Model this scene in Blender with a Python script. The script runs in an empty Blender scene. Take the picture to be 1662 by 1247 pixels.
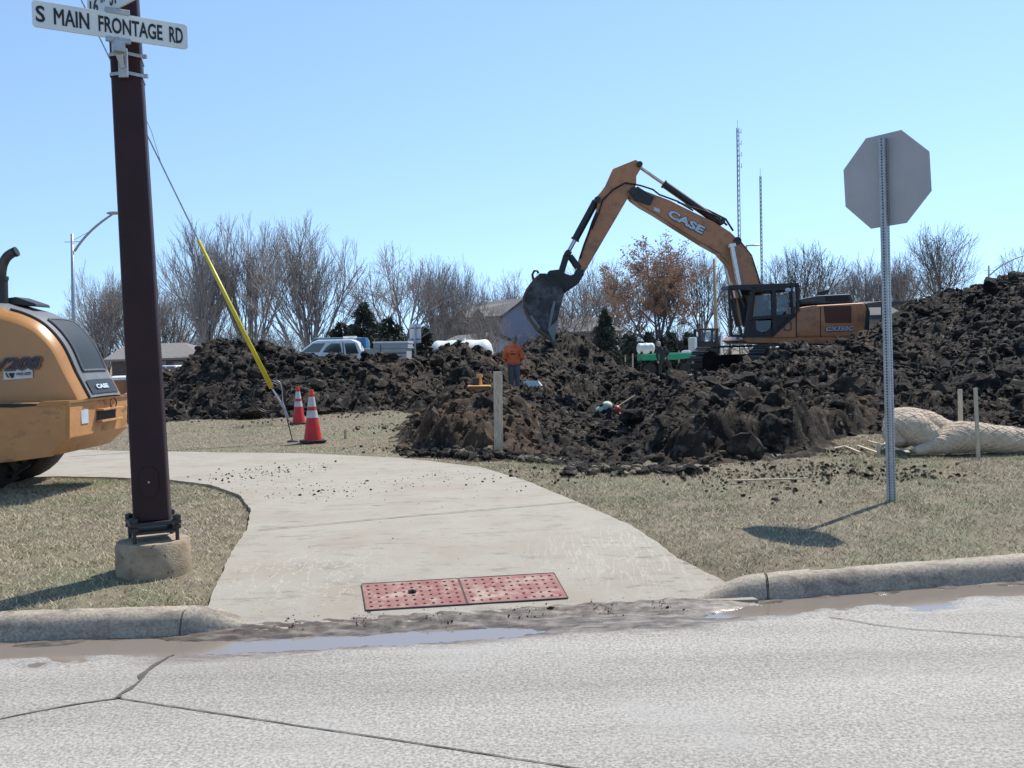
import bpy, math, random
import numpy as np
from mathutils import Vector, Matrix, Euler
random.seed(7); rng = np.random.default_rng(7)
sc = bpy.context.scene
col = sc.collection
R = math.radians
# ---------------------------------------------------------------- camera
CH = 1.42; F = 1600.0; K = F/1450.0
PITCH = math.atan(50/F); ROLL = R(1.6)
fwd = Vector((0, math.cos(PITCH), -math.sin(PITCH)))
r0 = Vector((1, 0, 0)); u0 = Vector((0, math.sin(PITCH), math.cos(PITCH)))
rt = r0*math.cos(ROLL) - u0*math.sin(ROLL); up = u0*math.cos(ROLL) + r0*math.sin(ROLL)
cam = bpy.data.objects.new('camera', bpy.data.cameras.new('camera')); col.objects.link(cam)
cam.data.sensor_width = 36; cam.data.lens = 36*F/1662; cam.data.clip_end = 3000; cam.data.clip_start = 0.05
m = Matrix((rt, up, -fwd)).transposed().to_4x4(); m.translation = Vector((0, 0, CH)); cam.matrix_world = m
sc.camera = cam
def ray(px, py): return fwd + rt*((px-831)/F) + up*((623.5-py)/F)
def P(px, py, D):
    d = ray(px, py); return Vector((0, 0, CH)) + d*(D*K/d.y)
def G(px, py, z=0.0):
    d = ray(px, py); return Vector((0, 0, CH)) + d*((z-CH)/d.z)
# ---------------------------------------------------------------- light
a_ = G(1447, 815); b_ = P(1436, 292, 7.98); s_ = G(1283, 866)
sd = (Vector((b_.x, b_.y, b_.z)) - s_).normalized()      # towards the sun
SUN_EL = math.asin(sd.z); SUN_AZ = math.atan2(sd.x, sd.y)
w = bpy.data.worlds.new('World'); sc.world = w; w.use_nodes = True
nt = w.node_tree; bg = nt.nodes['Background']
sky = nt.nodes.new('ShaderNodeTexSky'); sky.sky_type = 'NISHITA'; sky.sun_disc = False
sky.sun_elevation = SUN_EL; sky.sun_rotation = SUN_AZ; sky.altitude = 300; sky.air_density = 1.0; sky.dust_density = 0.0; sky.ozone_density = 1.5
tcw = nt.nodes.new('ShaderNodeTexCoord'); mpw = nt.nodes.new('ShaderNodeMapping'); mpw.inputs['Location'].default_value = (0, 0, 0.15); mpw.inputs['Scale'].default_value = (1, 1, 0.9)
nrw = nt.nodes.new('ShaderNodeVectorMath'); nrw.operation = 'NORMALIZE'; nt.links.new(tcw.outputs['Generated'], mpw.inputs[0]); nt.links.new(mpw.outputs[0], nrw.inputs[0]); nt.links.new(nrw.outputs[0], sky.inputs[0])
tint = nt.nodes.new('ShaderNodeMix'); tint.data_type = 'RGBA'; tint.blend_type = 'MULTIPLY'; tint.inputs[0].default_value = 1; tint.inputs[7].default_value = (1.05, 1.08, 1.04, 1)
nt.links.new(sky.outputs[0], tint.inputs[6]); nt.links.new(tint.outputs[2], bg.inputs[0]); bg.inputs[1].default_value = 0.15
sun = bpy.data.objects.new('sun', bpy.data.lights.new('sun', 'SUN')); col.objects.link(sun)
sun.data.energy = 4.3; sun.data.angle = R(0.5); sun.data.color = (1, 0.955, 0.88)
sun.rotation_euler = sd.to_track_quat('Z', 'Y').to_euler(); sun.location = (0, 0, 30)
sc.view_settings.view_transform = 'Standard'; sc.view_settings.look = 'None'
sc.view_settings.exposure = 0.46; sc.view_settings.gamma = 1
# ---------------------------------------------------------------- materials
def ramp(nt, pts):
    n = nt.nodes.new('ShaderNodeValToRGB'); e = n.color_ramp.elements
    while len(e) < len(pts): e.new(0.5)
    for i, (p, c) in enumerate(pts):
        e[i].position = p; e[i].color = (c[0], c[1], c[2], 1)
    return n
def mat(name, c, rough=0.7, metal=0.0, c2=None, scale=6.0, detail=6, bump=0.0, bscale=40, bdist=0.01, spec=0.4, pos=(0.35, 0.65), coat=0.0, stretch=None, alpha=None, c3=None, s3=1.0, p3=(0.5, 0.6)):
    m = bpy.data.materials.new(name); m.use_nodes = True; nt = m.node_tree; b = nt.nodes['Principled BSDF']
    b.inputs['Base Color'].default_value = (*c, 1); b.inputs['Roughness'].default_value = rough; b.inputs['Metallic'].default_value = metal
    b.inputs['Specular IOR Level'].default_value = spec; b.inputs['Coat Weight'].default_value = coat
    tc = nt.nodes.new('ShaderNodeNewGeometry'); src = tc.outputs['Position']
    if stretch:
        mp = nt.nodes.new('ShaderNodeMapping'); mp.inputs['Scale'].default_value = stretch; nt.links.new(src, mp.inputs[0]); src = mp.outputs[0]
    cur = None
    if c2 is None: c2 = tuple(x*0.82 for x in c)
    n = nt.nodes.new('ShaderNodeTexNoise'); n.inputs['Scale'].default_value = scale; n.inputs['Detail'].default_value = detail; n.inputs['Roughness'].default_value = 0.65
    nt.links.new(src, n.inputs['Vector'])
    r = ramp(nt, [(pos[0], c), (pos[1], c2)]); nt.links.new(n.outputs[0], r.inputs[0]); cur = r.outputs[0]
    if c3 is not None:
        n3 = nt.nodes.new('ShaderNodeTexNoise'); n3.inputs['Scale'].default_value = s3; n3.inputs['Detail'].default_value = 8; n3.inputs['Roughness'].default_value = 0.7
        nt.links.new(src, n3.inputs['Vector'])
        r3 = ramp(nt, [(p3[0], (0, 0, 0)), (p3[1], (1, 1, 1))]); nt.links.new(n3.outputs[0], r3.inputs[0])
        mx = nt.nodes.new('ShaderNodeMix'); mx.data_type = 'RGBA'; nt.links.new(r3.outputs[0], mx.inputs[0]); nt.links.new(cur, mx.inputs[6]); mx.inputs[7].default_value = (*c3, 1); cur = mx.outputs[2]
    nt.links.new(cur, b.inputs['Base Color'])
    if bump:
        nb = nt.nodes.new('ShaderNodeTexNoise'); nb.inputs['Scale'].default_value = bscale; nb.inputs['Detail'].default_value = 6; nt.links.new(src, nb.inputs['Vector'])
        bp = nt.nodes.new('ShaderNodeBump'); bp.inputs['Strength'].default_value = bump; bp.inputs['Distance'].default_value = bdist
        nt.links.new(nb.outputs[0], bp.inputs['Height']); nt.links.new(bp.outputs[0], b.inputs['Normal'])
    m['out'] = ''
    return m
M = {}
M['orange'] = mat('machine_orange', (0.50, 0.205, 0.085), 0.42, c2=(0.42, 0.165, 0.068), scale=2.5, c3=(0.15, 0.085, 0.05), s3=2.2, p3=(0.52, 0.72), coat=0.15, bump=0.05)
M['orange_r'] = mat('roller_orange', (0.45, 0.205, 0.055), 0.35, c2=(0.37, 0.165, 0.046), scale=1.2, coat=0.4, c3=(0.22, 0.12, 0.06), s3=5, p3=(.60, .8))
M['orange_d'] = mat('worn_orange_steel', (0.54, 0.265, 0.10), 0.55, c2=(0.44, 0.21, 0.08), scale=2.2, c3=(0.10, 0.06, 0.035), s3=2.6, p3=(0.53, 0.7), bump=0.25, bscale=30, stretch=(1, 1, 1.6))
M['hood_grey'] = mat('hood_grey', (0.17, 0.175, 0.18), 0.5, c2=(0.13, 0.135, 0.14), scale=4)
M['grille'] = mat('grille_mesh', (0.035, 0.04, 0.042), 0.5, c2=(0.02, 0.022, 0.024), scale=180, detail=1)
M['black'] = mat('black_steel', (0.022, 0.021, 0.022), 0.5, c2=(0.035, 0.03, 0.028), scale=5, bump=0.1)
M['rubber'] = mat('black_rubber', (0.018, 0.017, 0.017), 0.85, c2=(0.04, 0.035, 0.03), scale=6, bump=0.3)
M['chrome'] = mat('chrome_rod', (0.55, 0.55, 0.56), 0.25, 0.9)
M['galv'] = mat('galvanised_steel', (0.40, 0.42, 0.44), 0.45, 0.55, c2=(0.30, 0.32, 0.34), scale=14)
M['sign_back'] = mat('sign_back_aluminium', (0.40, 0.385, 0.39), 0.55, 0.2, c2=(0.35, 0.34, 0.345), scale=3)
M['sign_white'] = mat('sign_white', (0.60, 0.63, 0.62), 0.4, c2=(0.52, 0.55, 0.55), scale=5)
M['ink'] = mat('sign_black_ink', (0.012, 0.012, 0.015), 0.5)
M['lettering'] = mat('lettering_pale', (0.55, 0.60, 0.66), 0.4)
M['lettering_blue'] = mat('lettering_dark_blue', (0.035, 0.035, 0.06), 0.4)
M['outline_grey'] = mat('lettering_outline_grey', (0.16, 0.11, 0.10), 0.5)
M['pole'] = mat('pole_dark_brown', (0.034, 0.015, 0.018), 0.5, c2=(0.026, 0.012, 0.014), scale=7, spec=0.2, bump=0.04, bscale=60)
M['found'] = mat('weathered_concrete', (0.40, 0.31, 0.21), 0.9, c2=(0.25, 0.185, 0.12), scale=9, bump=0.6, bscale=90, c3=(0.08, 0.065, 0.05), s3=22, p3=(0.58, 0.66))
M['wood'] = mat('weathered_pine', (0.66, 0.54, 0.41), 0.85, c2=(0.34, 0.26, 0.19), scale=9, stretch=(9, 9, 0.9), bump=0.3)
M['lath'] = mat('fresh_lath_wood', (0.55, 0.48, 0.36), 0.8, c2=(0.42, 0.35, 0.25), scale=9, stretch=(6, 6, 1))
M['yellow'] = mat('guy_guard_yellow', (0.62, 0.50, 0.02), 0.4, c2=(0.52, 0.41, 0.03), scale=4)
M['cone'] = mat('cone_red_orange', (0.62, 0.035, 0.03), 0.5, c2=(0.48, 0.03, 0.03), scale=5)
M['cone_tip'] = mat('cone_tip_orange', (0.75, 0.07, 0.02), 0.5)
M['reflective'] = mat('reflective_sleeve', (0.55, 0.57, 0.57), 0.4, c2=(0.42, 0.43, 0.43), scale=20)
M['white'] = mat('white_paint', (0.86, 0.86, 0.85), 0.3, coat=0.3)
M['tank'] = mat('white_plastic', (0.70, 0.72, 0.68), 0.5, c2=(0.58, 0.60, 0.55), scale=5)
M['green'] = mat('green_paint', (0.02, 0.30, 0.16), 0.45, c2=(0.02, 0.24, 0.13), scale=5)
M['teal'] = mat('teal_panel', (0.10, 0.22, 0.24), 0.5)
M['blue'] = mat('blue_plastic', (0.02, 0.13, 0.30), 0.5)
M['box_grey'] = mat('utility_box_grey', (0.42, 0.41, 0.40), 0.5, c2=(0.34, 0.33, 0.32), scale=3)
M['skin'] = mat('skin', (0.45, 0.25, 0.17), 0.6)
M['hoodie'] = mat('orange_hoodie', (0.98, 0.22, 0.08), 0.85, c2=(0.90, 0.17, 0.06), scale=8, bump=0.5, bscale=12, bdist=0.02)
M['jeans'] = mat('grey_work_trousers', (0.14, 0.135, 0.14), 0.9, c2=(0.19, 0.175, 0.165), scale=8)
M['darkcloth'] = mat('dark_jacket', (0.022, 0.026, 0.03), 0.9, c2=(0.03, 0.034, 0.036), scale=8)
M['vest'] = mat('pale_green_vest', (0.62, 0.72, 0.55), 0.8)
M['hardhat'] = mat('red_hard_hat', (0.55, 0.12, 0.08), 0.35)
M['cap'] = mat('grey_cap', (0.34, 0.33, 0.34), 0.9)
M['bark'] = mat('grey_bark', (0.10, 0.085, 0.078), 0.95, c2=(0.06, 0.05, 0.046), scale=3)
M['twig'] = mat('bare_twigs', (0.30, 0.275, 0.265), 0.95, c2=(0.20, 0.18, 0.172), scale=2)
M['twig_dark'] = mat('dark_bare_twigs', (0.16, 0.135, 0.125), 0.95, c2=(0.10, 0.085, 0.078), scale=2)
M['twig_pale'] = mat('pale_bare_twigs', (0.24, 0.215, 0.20), 0.95, c2=(0.16, 0.14, 0.13), scale=2)
M['deadleaf'] = mat('dry_brown_leaves', (0.42, 0.25, 0.16), 0.9, c2=(0.31, 0.20, 0.14), scale=1.2)
M['needle'] = mat('evergreen_needles', (0.028, 0.038, 0.028), 0.9, c2=(0.060, 0.068, 0.048), scale=1.5)
M['shingle'] = mat('grey_shingles', (0.21, 0.195, 0.185), 0.9, c2=(0.16, 0.15, 0.145), scale=3, stretch=(1, 1, 8))
M['siding'] = mat('blue_grey_siding', (0.30, 0.32, 0.39), 0.8, c2=(0.27, 0.29, 0.355), scale=1)
M['siding_d'] = mat('brown_siding', (0.10, 0.075, 0.065), 0.8)
M['trim'] = mat('dark_trim', (0.04, 0.035, 0.035), 0.7)
M['pale_roof'] = mat('pale_metal_roof', (0.17, 0.165, 0.165), 0.9, spec=.1)
M['rock'] = mat('pale_stone', (0.36, 0.31, 0.26), 0.9, c2=(0.22, 0.19, 0.15), scale=6, bump=0.5, bscale=15)
M['straw'] = mat('straw_wattle', (0.60, 0.48, 0.36), 0.95, c2=(0.44, 0.34, 0.24), scale=14, detail=9, c3=(0.25, 0.18, 0.12), s3=3, p3=(.58, .75), bump=0.7, bscale=45, bdist=0.03)
M['net'] = mat('wattle_netting', (0.75, 0.66, 0.52), 0.8)
M['brake_red'] = mat('tail_light_red', (0.4, 0.01, 0.01), 0.3)
M['bucket'] = mat('bucket_dark_steel', (0.055, 0.05, 0.05), 0.5, 0.3, c2=(0.035, 0.03, 0.03), scale=3, c3=(0.11, 0.11, 0.115), s3=1.6, p3=(0.5, 0.62), bump=0.2)
M['bucket_shell'] = mat('bucket_shell_worn', (0.13, 0.10, 0.075), 0.45, 0.4, c2=(0.075, 0.06, 0.05), scale=5)  # browner, lighter steel than the side plates
M['steel_worn'] = mat('polished_worn_steel', (0.17, 0.175, 0.185), 0.4, 0.5, c2=(0.18, 0.19, 0.2), scale=6)
M['hood_dark'] = mat('dark_engine_hood', (0.06, 0.062, 0.07), 0.4, c2=(0.05, 0.05, 0.055), scale=4)
M['grille_brown'] = mat('brown_side_grille', (0.10, 0.035, 0.02), 0.8, c2=(0.13, 0.05, 0.03), scale=40)
M['track'] = mat('track_steel', (0.06, 0.055, 0.05), 0.6, 0.3, c2=(0.10, 0.085, 0.07), scale=6)
M['pipe'] = mat('sooty_exhaust_pipe', (0.10, 0.085, 0.08), 0.5, 0.6, c2=(0.05, 0.045, 0.045), scale=10)
M['siding_f'] = mat('grey_brown_siding', (0.24, 0.215, 0.20), 0.8, c2=(0.19, 0.17, 0.16), scale=1)
M['sign_plain'] = mat('white_sign_back', (0.62, 0.63, 0.64), 0.5, c2=(0.55, 0.56, 0.57), scale=2)
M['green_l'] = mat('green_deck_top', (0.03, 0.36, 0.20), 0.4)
M['yellow_orange'] = mat('yellow_orange_paint', (0.72, 0.40, 0.12), 0.4)  # lighter paint of the compactor's upper plate and engine
M['mast'] = mat('mast_grey', (0.22, 0.20, 0.20), 0.6)
M['print'] = mat('dark_print', (0.12, 0.03, 0.02), 0.8)
g = bpy.data.materials.new('dark_glass'); g.use_nodes = True; b = g.node_tree.nodes['Principled BSDF']
b.inputs['Base Color'].default_value = (0.03, 0.045, 0.055, 1); b.inputs['Roughness'].default_value = 0.08; b.inputs['Specular IOR Level'].default_value = 0.8; M['glass'] = g
g = bpy.data.materials.new('cab_glass'); g.use_nodes = True; n_ = g.node_tree; b = n_.nodes['Principled BSDF']
b.inputs['Base Color'].default_value = (0.10, 0.15, 0.18, 1); b.inputs['Roughness'].default_value = 0.05; b.inputs['Specular IOR Level'].default_value = 0.8
tr = n_.nodes.new('ShaderNodeBsdfTransparent'); mx = n_.nodes.new('ShaderNodeMixShader'); mx.inputs[0].default_value = 0.45
n_.links.new(tr.outputs[0], mx.inputs[1]); n_.links.new(b.outputs[0], mx.inputs[2]); n_.links.new(mx.outputs[0], n_.nodes['Material Output'].inputs[0]); M['cabglass'] = g
# ---------------------------------------------------------------- mesh helpers
def npmesh(name, V, Fc, mats=None, smooth=False, mi=None):
    """V (n,3) array; Fc list of arrays (k,3)/(k,4)"""
    me = bpy.data.meshes.new(name); V = np.asarray(V, dtype=np.float32)
    if isinstance(Fc, np.ndarray): Fc = [Fc]
    nl = sum(f.size for f in Fc); npoly = sum(len(f) for f in Fc)
    me.vertices.add(len(V)); me.vertices.foreach_set('co', V.ravel())
    me.loops.add(nl); me.loops.foreach_set('vertex_index', np.concatenate([f.ravel() for f in Fc]).astype(np.int32))
    me.polygons.add(npoly)
    tot = np.concatenate([np.full(len(f), f.shape[1]) for f in Fc]); st = np.concatenate([[0], np.cumsum(tot)[:-1]])
    me.polygons.foreach_set('loop_start', st.astype(np.int32))
    try: me.polygons.foreach_set('loop_total', tot.astype(np.int32))
    except Exception: pass
    if mi is not None: me.polygons.foreach_set('material_index', np.asarray(mi, dtype=np.int32))
    me.polygons.foreach_set('use_smooth', np.full(npoly, smooth))
    for mm in (mats or []): me.materials.append(mm)
    me.update(calc_edges=True); me.validate()
    return me
def link(name, me, parent=None, loc=None):
    o = bpy.data.objects.new(name, me); col.objects.link(o)
    if parent is not None: o.parent = parent
    elif loc is not None: o.location = loc
    return o
def tag(o, label=None, cat=None, group=None, kind=None):
    if label: o['label'] = label
    if cat: o['category'] = cat
    if group: o['group'] = group
    if kind: o['kind'] = kind
    return o
def empty(name, loc, label, cat, group=None, rz=0):
    o = bpy.data.objects.new(name, None); o.empty_display_size = 0.2; col.objects.link(o); o.location = loc; o.rotation_euler = (0, 0, rz)
    return tag(o, label, cat, group)
def copy_tree(o, parent=None):
    c = o.copy(); col.objects.link(c); c.parent = parent
    for ch in [x for x in bpy.data.objects if x.parent == o and x != c]: copy_tree(ch, c)
    return c
class MB:
    def __init__(s): s.v = []; s.f = []; s.mi = []; s.m = 0
    def add(s, vs, fs):
        n = len(s.v); s.v += [Vector(v) for v in vs]
        for f in fs: s.f.append([n+i for i in f]); s.mi.append(s.m)
        return s
    def box(s, c, d, rot=None, taper=1.0):
        c = Vector(c); vs = []
        for z in (-.5, .5):
            k = taper if z > 0 else 1
            for x, y in ((-.5, -.5), (.5, -.5), (.5, .5), (-.5, .5)):
                p = Vector((x*d[0]*k, y*d[1]*k, z*d[2]))
                if rot is not None: p = rot @ p
                vs.append(c+p)
        return s.add(vs, [(3, 2, 1, 0), (4, 5, 6, 7), (0, 1, 5, 4), (1, 2, 6, 5), (2, 3, 7, 6), (3, 0, 4, 7)])
    def prism(s, pts, ext):
        pts = [Vector(p) for p in pts]; ext = Vector(ext); n = len(pts)
        nrm = Vector((0, 0, 0))
        for i in range(n): nrm += (pts[i]-pts[0]).cross(pts[(i+1) % n]-pts[0])
        if nrm.dot(ext) > 0: pts = pts[::-1]
        vs = pts + [p+ext for p in pts]
        fs = [tuple(range(n)), tuple(range(2*n-1, n-1, -1))] + [(i, i+n, (i+1) % n+n, (i+1) % n) for i in range(n)]
        return s.add(vs, fs)
    def tube(s, path, r, n=8, cap=True, flat=None):
        path = [Vector(p) for p in path]; k = len(path)
        if not hasattr(r, '__len__'): r = [r]*k
        vs = []; u = None
        for i, p in enumerate(path):
            t = (path[min(i+1, k-1)]-path[max(i-1, 0)])
            t = t.normalized() if t.length > 1e-9 else Vector((0, 0, 1))
            if u is None: u = t.orthogonal().normalized()
            u = (u - t*u.dot(t)); u = u.normalized() if u.length > 1e-6 else t.orthogonal().normalized()
            w_ = t.cross(u)
            for j in range(n):
                a = 2*math.pi*j/n; vs.append(p + (u*math.cos(a)+w_*math.sin(a))*r[i])
        fs = []
        for i in range(k-1):
            for j in range(n): fs.append((i*n+j, i*n+(j+1) % n, (i+1)*n+(j+1) % n, (i+1)*n+j))
        if cap: fs += [tuple(range(n-1, -1, -1)), tuple((k-1)*n+j for j in range(n))]
        return s.add(vs, fs)
    def cyl(s, a, b, r, r2=None, n=12): return s.tube([a, b], [r, r if r2 is None else r2], n)
    def lathe(s, c, prof, n=24, sx=1, sy=1):
        c = Vector(c); vs = []; k = len(prof)
        for (rr, z) in prof:
            for j in range(n):
                a = 2*math.pi*j/n; vs.append(c+Vector((rr*math.cos(a)*sx, rr*math.sin(a)*sy, z)))
        fs = []
        for i in range(k-1):
            for j in range(n): fs.append((i*n+j, i*n+(j+1) % n, (i+1)*n+(j+1) % n, (i+1)*n+j))
        fs += [tuple(range(n-1, -1, -1)), tuple((k-1)*n+j for j in range(n))]
        return s.add(vs, fs)
    def ell(s, c, r, rot=None, nu=12, nv=8):
        c = Vector(c); vs = []; fs = []
        if not hasattr(r, '__len__'): r = (r, r, r)
        for i in range(nv+1):
            th = math.pi*i/nv
            for j in range(nu):
                a = 2*math.pi*j/nu; p = Vector((r[0]*math.sin(th)*math.cos(a), r[1]*math.sin(th)*math.sin(a), r[2]*math.cos(th)))
                if rot is not None: p = rot @ p
                vs.append(c+p)
        for i in range(nv):
            for j in range(nu): fs.append((i*nu+j, (i+1)*nu+j, (i+1)*nu+(j+1) % nu, i*nu+(j+1) % nu))
        return s.add(vs, fs)
    def torus(s, c, R_, r, rot=None, n=24, m_=8, arc=2*math.pi):
        c = Vector(c); pts = []
        for i in range(n+1):
            a = arc*i/n; p = Vector((R_*math.cos(a), 0, R_*math.sin(a)))
            if rot is not None: p = rot @ p
            pts.append(c+p)
        return s.tube(pts, r, m_, cap=arc < 6.2)
    def grid(s, A):   # A: list of rows of points
        vs = [p for row in A for p in row]; nr = len(A); nc = len(A[0]); fs = []
        for i in range(nr-1):
            for j in range(nc-1): fs.append((i*nc+j, i*nc+j+1, (i+1)*nc+j+1, (i+1)*nc+j))
        return s.add(vs, fs)
    def mesh(s, name, mats, org, smooth=False):
        me = bpy.data.meshes.new(name); o = Vector(org)
        me.from_pydata([v-o for v in s.v], [], s.f); me.polygons.foreach_set('material_index', s.mi)
        me.polygons.foreach_set('use_smooth', [smooth]*len(s.f))
        for mm in (mats if isinstance(mats, (list, tuple)) else [mats]): me.materials.append(mm)
        me.update(); return me
    def build(s, name, mats, parent=None, org=None, smooth=False, bevel=0.0, auto=None, seg=2):
        if org is None: org = parent_org(parent) if parent is not None else s.v[0]
        me = s.mesh(name, mats, org, smooth); o = link(name, me, parent, org)
        if bevel:
            b = o.modifiers.new('bevel', 'BEVEL'); b.width = bevel; b.segments = seg; b.limit_method = 'ANGLE'; b.angle_limit = R(35)
        if auto: me.set_sharp_from_angle(angle=R(auto))
        return o
def parent_org(p):
    o = Vector((0, 0, 0))
    while p is not None: o = o + p.location; p = p.parent
    return o
def text_obj(txt, name, matl, parent, p0, p1, upv, height, shear=0.0, offset=0.0, lift=0.0, thick=0.002, bold=0.0):
    """lettering whose baseline runs from p0 to p1, capital height = height"""
    cu = bpy.data.curves.new(name, 'FONT'); cu.body = txt; cu.shear = shear; cu.offset = bold+offset; cu.extrude = thick; cu.resolution_u = 3
    t = bpy.data.objects.new('tmp', cu); col.objects.link(t)
    dg = bpy.context.evaluated_depsgraph_get(); me = bpy.data.meshes.new_from_object(t.evaluated_get(dg)); bpy.data.objects.remove(t)
    n = len(me.vertices); a = np.empty(n*3); me.vertices.foreach_get('co', a); a = a.reshape(-1, 3)
    p0 = Vector(p0); p1 = Vector(p1); X = (p1-p0); L = X.length; X.normalize(); Y_ = Vector(upv); Y_ = (Y_ - X*Y_.dot(X)).normalized(); Z_ = X.cross(Y_)
    cb = bpy.data.curves.new('c', 'FONT'); cb.body = txt; cb.shear = shear; cb.offset = bold
    t = bpy.data.objects.new('tmp', cb); col.objects.link(t); dg = bpy.context.evaluated_depsgraph_get(); mb = bpy.data.meshes.new_from_object(t.evaluated_get(dg)); bpy.data.objects.remove(t)
    q = np.empty(len(mb.vertices)*3); mb.vertices.foreach_get('co', q); q = q.reshape(-1, 3)
    x0, x1, y0, y1 = q[:, 0].min(), q[:, 0].max(), q[:, 1].min(), q[:, 1].max()
    sx = L/(x1-x0); sy = height/(y1-y0)
    W = np.array(p0)[None] + np.outer((a[:, 0]-x0)*sx, X) + np.outer((a[:, 1]-y0)*sy, Y_) + np.outer(a[:, 2]+lift, Z_)
    org = parent_org(parent); me.vertices.foreach_set('co', (W-np.array(org)[None]).ravel().astype(np.float32)); me.materials.clear(); me.materials.append(matl); me.update()
    me.name = name
    return link(name, me, parent)
# ---------------------------------------------------------------- numpy noise
def _h(i, j, k=0):
    n = (i*374761393 + j*668265263 + k*2147483647 + 1013904223) & 0xffffffff
    n = ((n ^ (n >> 13))*1274126177) & 0xffffffff; n = (n ^ (n >> 16)) & 0xffffffff
    n = (n*2246822519) & 0xffffffff
    return ((n ^ (n >> 15)) & 0xffffff)/float(0xffffff)
def vnoise(x, y, k=0):
    i = np.floor(x).astype(np.int64); j = np.floor(y).astype(np.int64); fx = x-i; fy = y-j
    ux = fx*fx*fx*(fx*(fx*6-15)+10); uy = fy*fy*fy*(fy*(fy*6-15)+10)
    def gr(a, b, dx, dy):
        t = _h(a, b, k)*2*math.pi; return np.cos(t)*dx+np.sin(t)*dy
    n00 = gr(i, j, fx, fy); n10 = gr(i+1, j, fx-1, fy); n01 = gr(i, j+1, fx, fy-1); n11 = gr(i+1, j+1, fx-1, fy-1)
    return ((n00*(1-ux)+n10*ux)*(1-uy)+(n01*(1-ux)+n11*ux)*uy)*1.5
def fbm(x, y, sc_, o=4, k=0, rg=0.5):
    s = 0; a = 1; t = 0
    for q in range(o): s = s+a*vnoise(x*sc_*2**q, y*sc_*2**q, k+q*7); t += a; a *= rg
    return s/t
def worley(x, y, sc_, k=0):
    x = x*sc_; y = y*sc_; i = np.floor(x).astype(np.int64); j = np.floor(y).astype(np.int64)
    d1 = np.full(x.shape, 9.0); idv = np.zeros(x.shape); d2 = np.full(x.shape, 9.0)
    for a in (-1, 0, 1):
        for b in (-1, 0, 1):
            cx = i+a+_h(i+a, j+b, k); cy = j+b+_h(i+a, j+b, k+3); d = np.hypot(x-cx, y-cy)
            c = d < d1; d2 = np.where(c, d1, np.minimum(d2, d)); idv = np.where(c, _h(i+a, j+b, k+9), idv); d1 = np.where(c, d, d1)
    return d1, d2, idv
def sdf_poly(x, y, poly):
    """signed distance (negative inside) of points to polygon"""
    d = np.full(x.shape, 1e9); ins = np.zeros(x.shape, bool); n = len(poly)
    for a in range(n):
        x0, y0 = poly[a]; x1, y1 = poly[(a+1) % n]; ex = x1-x0; ey = y1-y0
        t = np.clip(((x-x0)*ex+(y-y0)*ey)/(ex*ex+ey*ey+1e-12), 0, 1)
        d = np.minimum(d, np.hypot(x-x0-t*ex, y-y0-t*ey))
        if y0 != y1:
            c = ((y0 > y) != (y1 > y)) & (x < ex*(y-y0)/(y1-y0)+x0); ins ^= c
    return np.where(ins, -d, d)
def ss(a, b, x):
    t = np.clip((x-a)/(b-a), 0, 1); return t*t*(3-2*t)
def gridfaces(nr, nc, keep=None):
    i = np.arange(nr-1)[:, None]*nc + np.arange(nc-1)[None]
    f = np.stack([i, i+1, i+nc+1, i+nc], -1).reshape(-1, 4)
    return f if keep is None else f[keep.ravel()]
# ================================================================ GROUND
GUT = [(-30, 5.45), (-8, 5.68), (-3.06, 5.76), (-1.97, 5.77), (-1.5, 5.82), (1.12, 6.13), (1.61, 6.22), (3.39, 6.56), (5.2, 7.0), (8, 7.9), (14, 10.2), (26, 17), (60, 42)]
gx = np.array([p[0] for p in GUT]); gy = np.array([p[1] for p in GUT])
def gutter(x): return np.interp(x, gx, gy)
ROADZ = -0.18
CURBH = lambda x: 0.12*(1-ss(-1.98, -1.5, x)*(1-ss(1.0, 1.55, x)))      # curb height along the road, dropped at the ramp
W2 = lambda l: [(v.x, v.y) for v in l]
SW = W2([G(325, 1000, -.15), G(338, 975, -.08), G(375, 905, -.02), G(400, 865), G(408, 832), G(388, 806), G(342, 790), G(275, 782), G(180, 778), G(90, 776), G(-160, 786)]) + [(-30, 13.2), (-30, 17.0)] + W2([G(-160, 727), G(90, 732), G(300, 736), G(500, 738.5), G(650, 746), G(780, 761), G(860, 786), G(940, 820), G(1020, 855), G(1100, 893), G(1180, 925, -.04), G(1232, 945, -.06), G(1160, 962, -.12)])
lip = [(x, float(gutter(x))-0.06) for x in np.linspace(1.05, -1.55, 12)]
SW = SW + lip
def ramp_t(x, y): return np.clip((y-gutter(x)+0.02)/1.85, 0, 1)
def swz(x, y): return -0.178+0.193*(1-(1-ramp_t(x, y))**1.6)
def far_drop(x, y):
    return -1.0*ss(40, 95, y)*(1-ss(5, 30, x)*0.6)
def lawnz(x, y):
    d = sdf_poly(x, y, SW)
    base = -0.055*(1-ss(0.15, 1.3, y-gutter(x))) + 0.012*fbm(x, y, 1.2, 3, 5) + 0.05*(fbm(x, y, 0.35, 2, 8))*ss(0.4, 1.5, d)
    s_ = swz(x, y)
    z = s_*(1-ss(0.0, 0.5, d)) + base*ss(0.0, 0.5, d)
    z = z - 0.028*(1-ss(0.03, 0.18, d))
    return z + far_drop(x, y)
# dirt outline
DP = W2([G(225, 690), G(330, 683), G(400, 682), G(480, 679), G(560, 672), G(640, 666), G(680, 672), G(655, 690), G(650, 712), G(662, 735), G(760, 749), G(850, 746), G(930, 758), G(1040, 762), G(1150, 764), G(1240, 748), G(1325, 736), G(1322, 714), G(1400, 707), G(1500, 704), G(1662, 701), G(1850, 700)]) + [(22, 20), (24, 34), (18, 47), (8, 47), (0, 46), (-6, 38), (-12, 34), (-13.5, 28)]
def hz(px): return 573-0.0279*(px-831)
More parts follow.
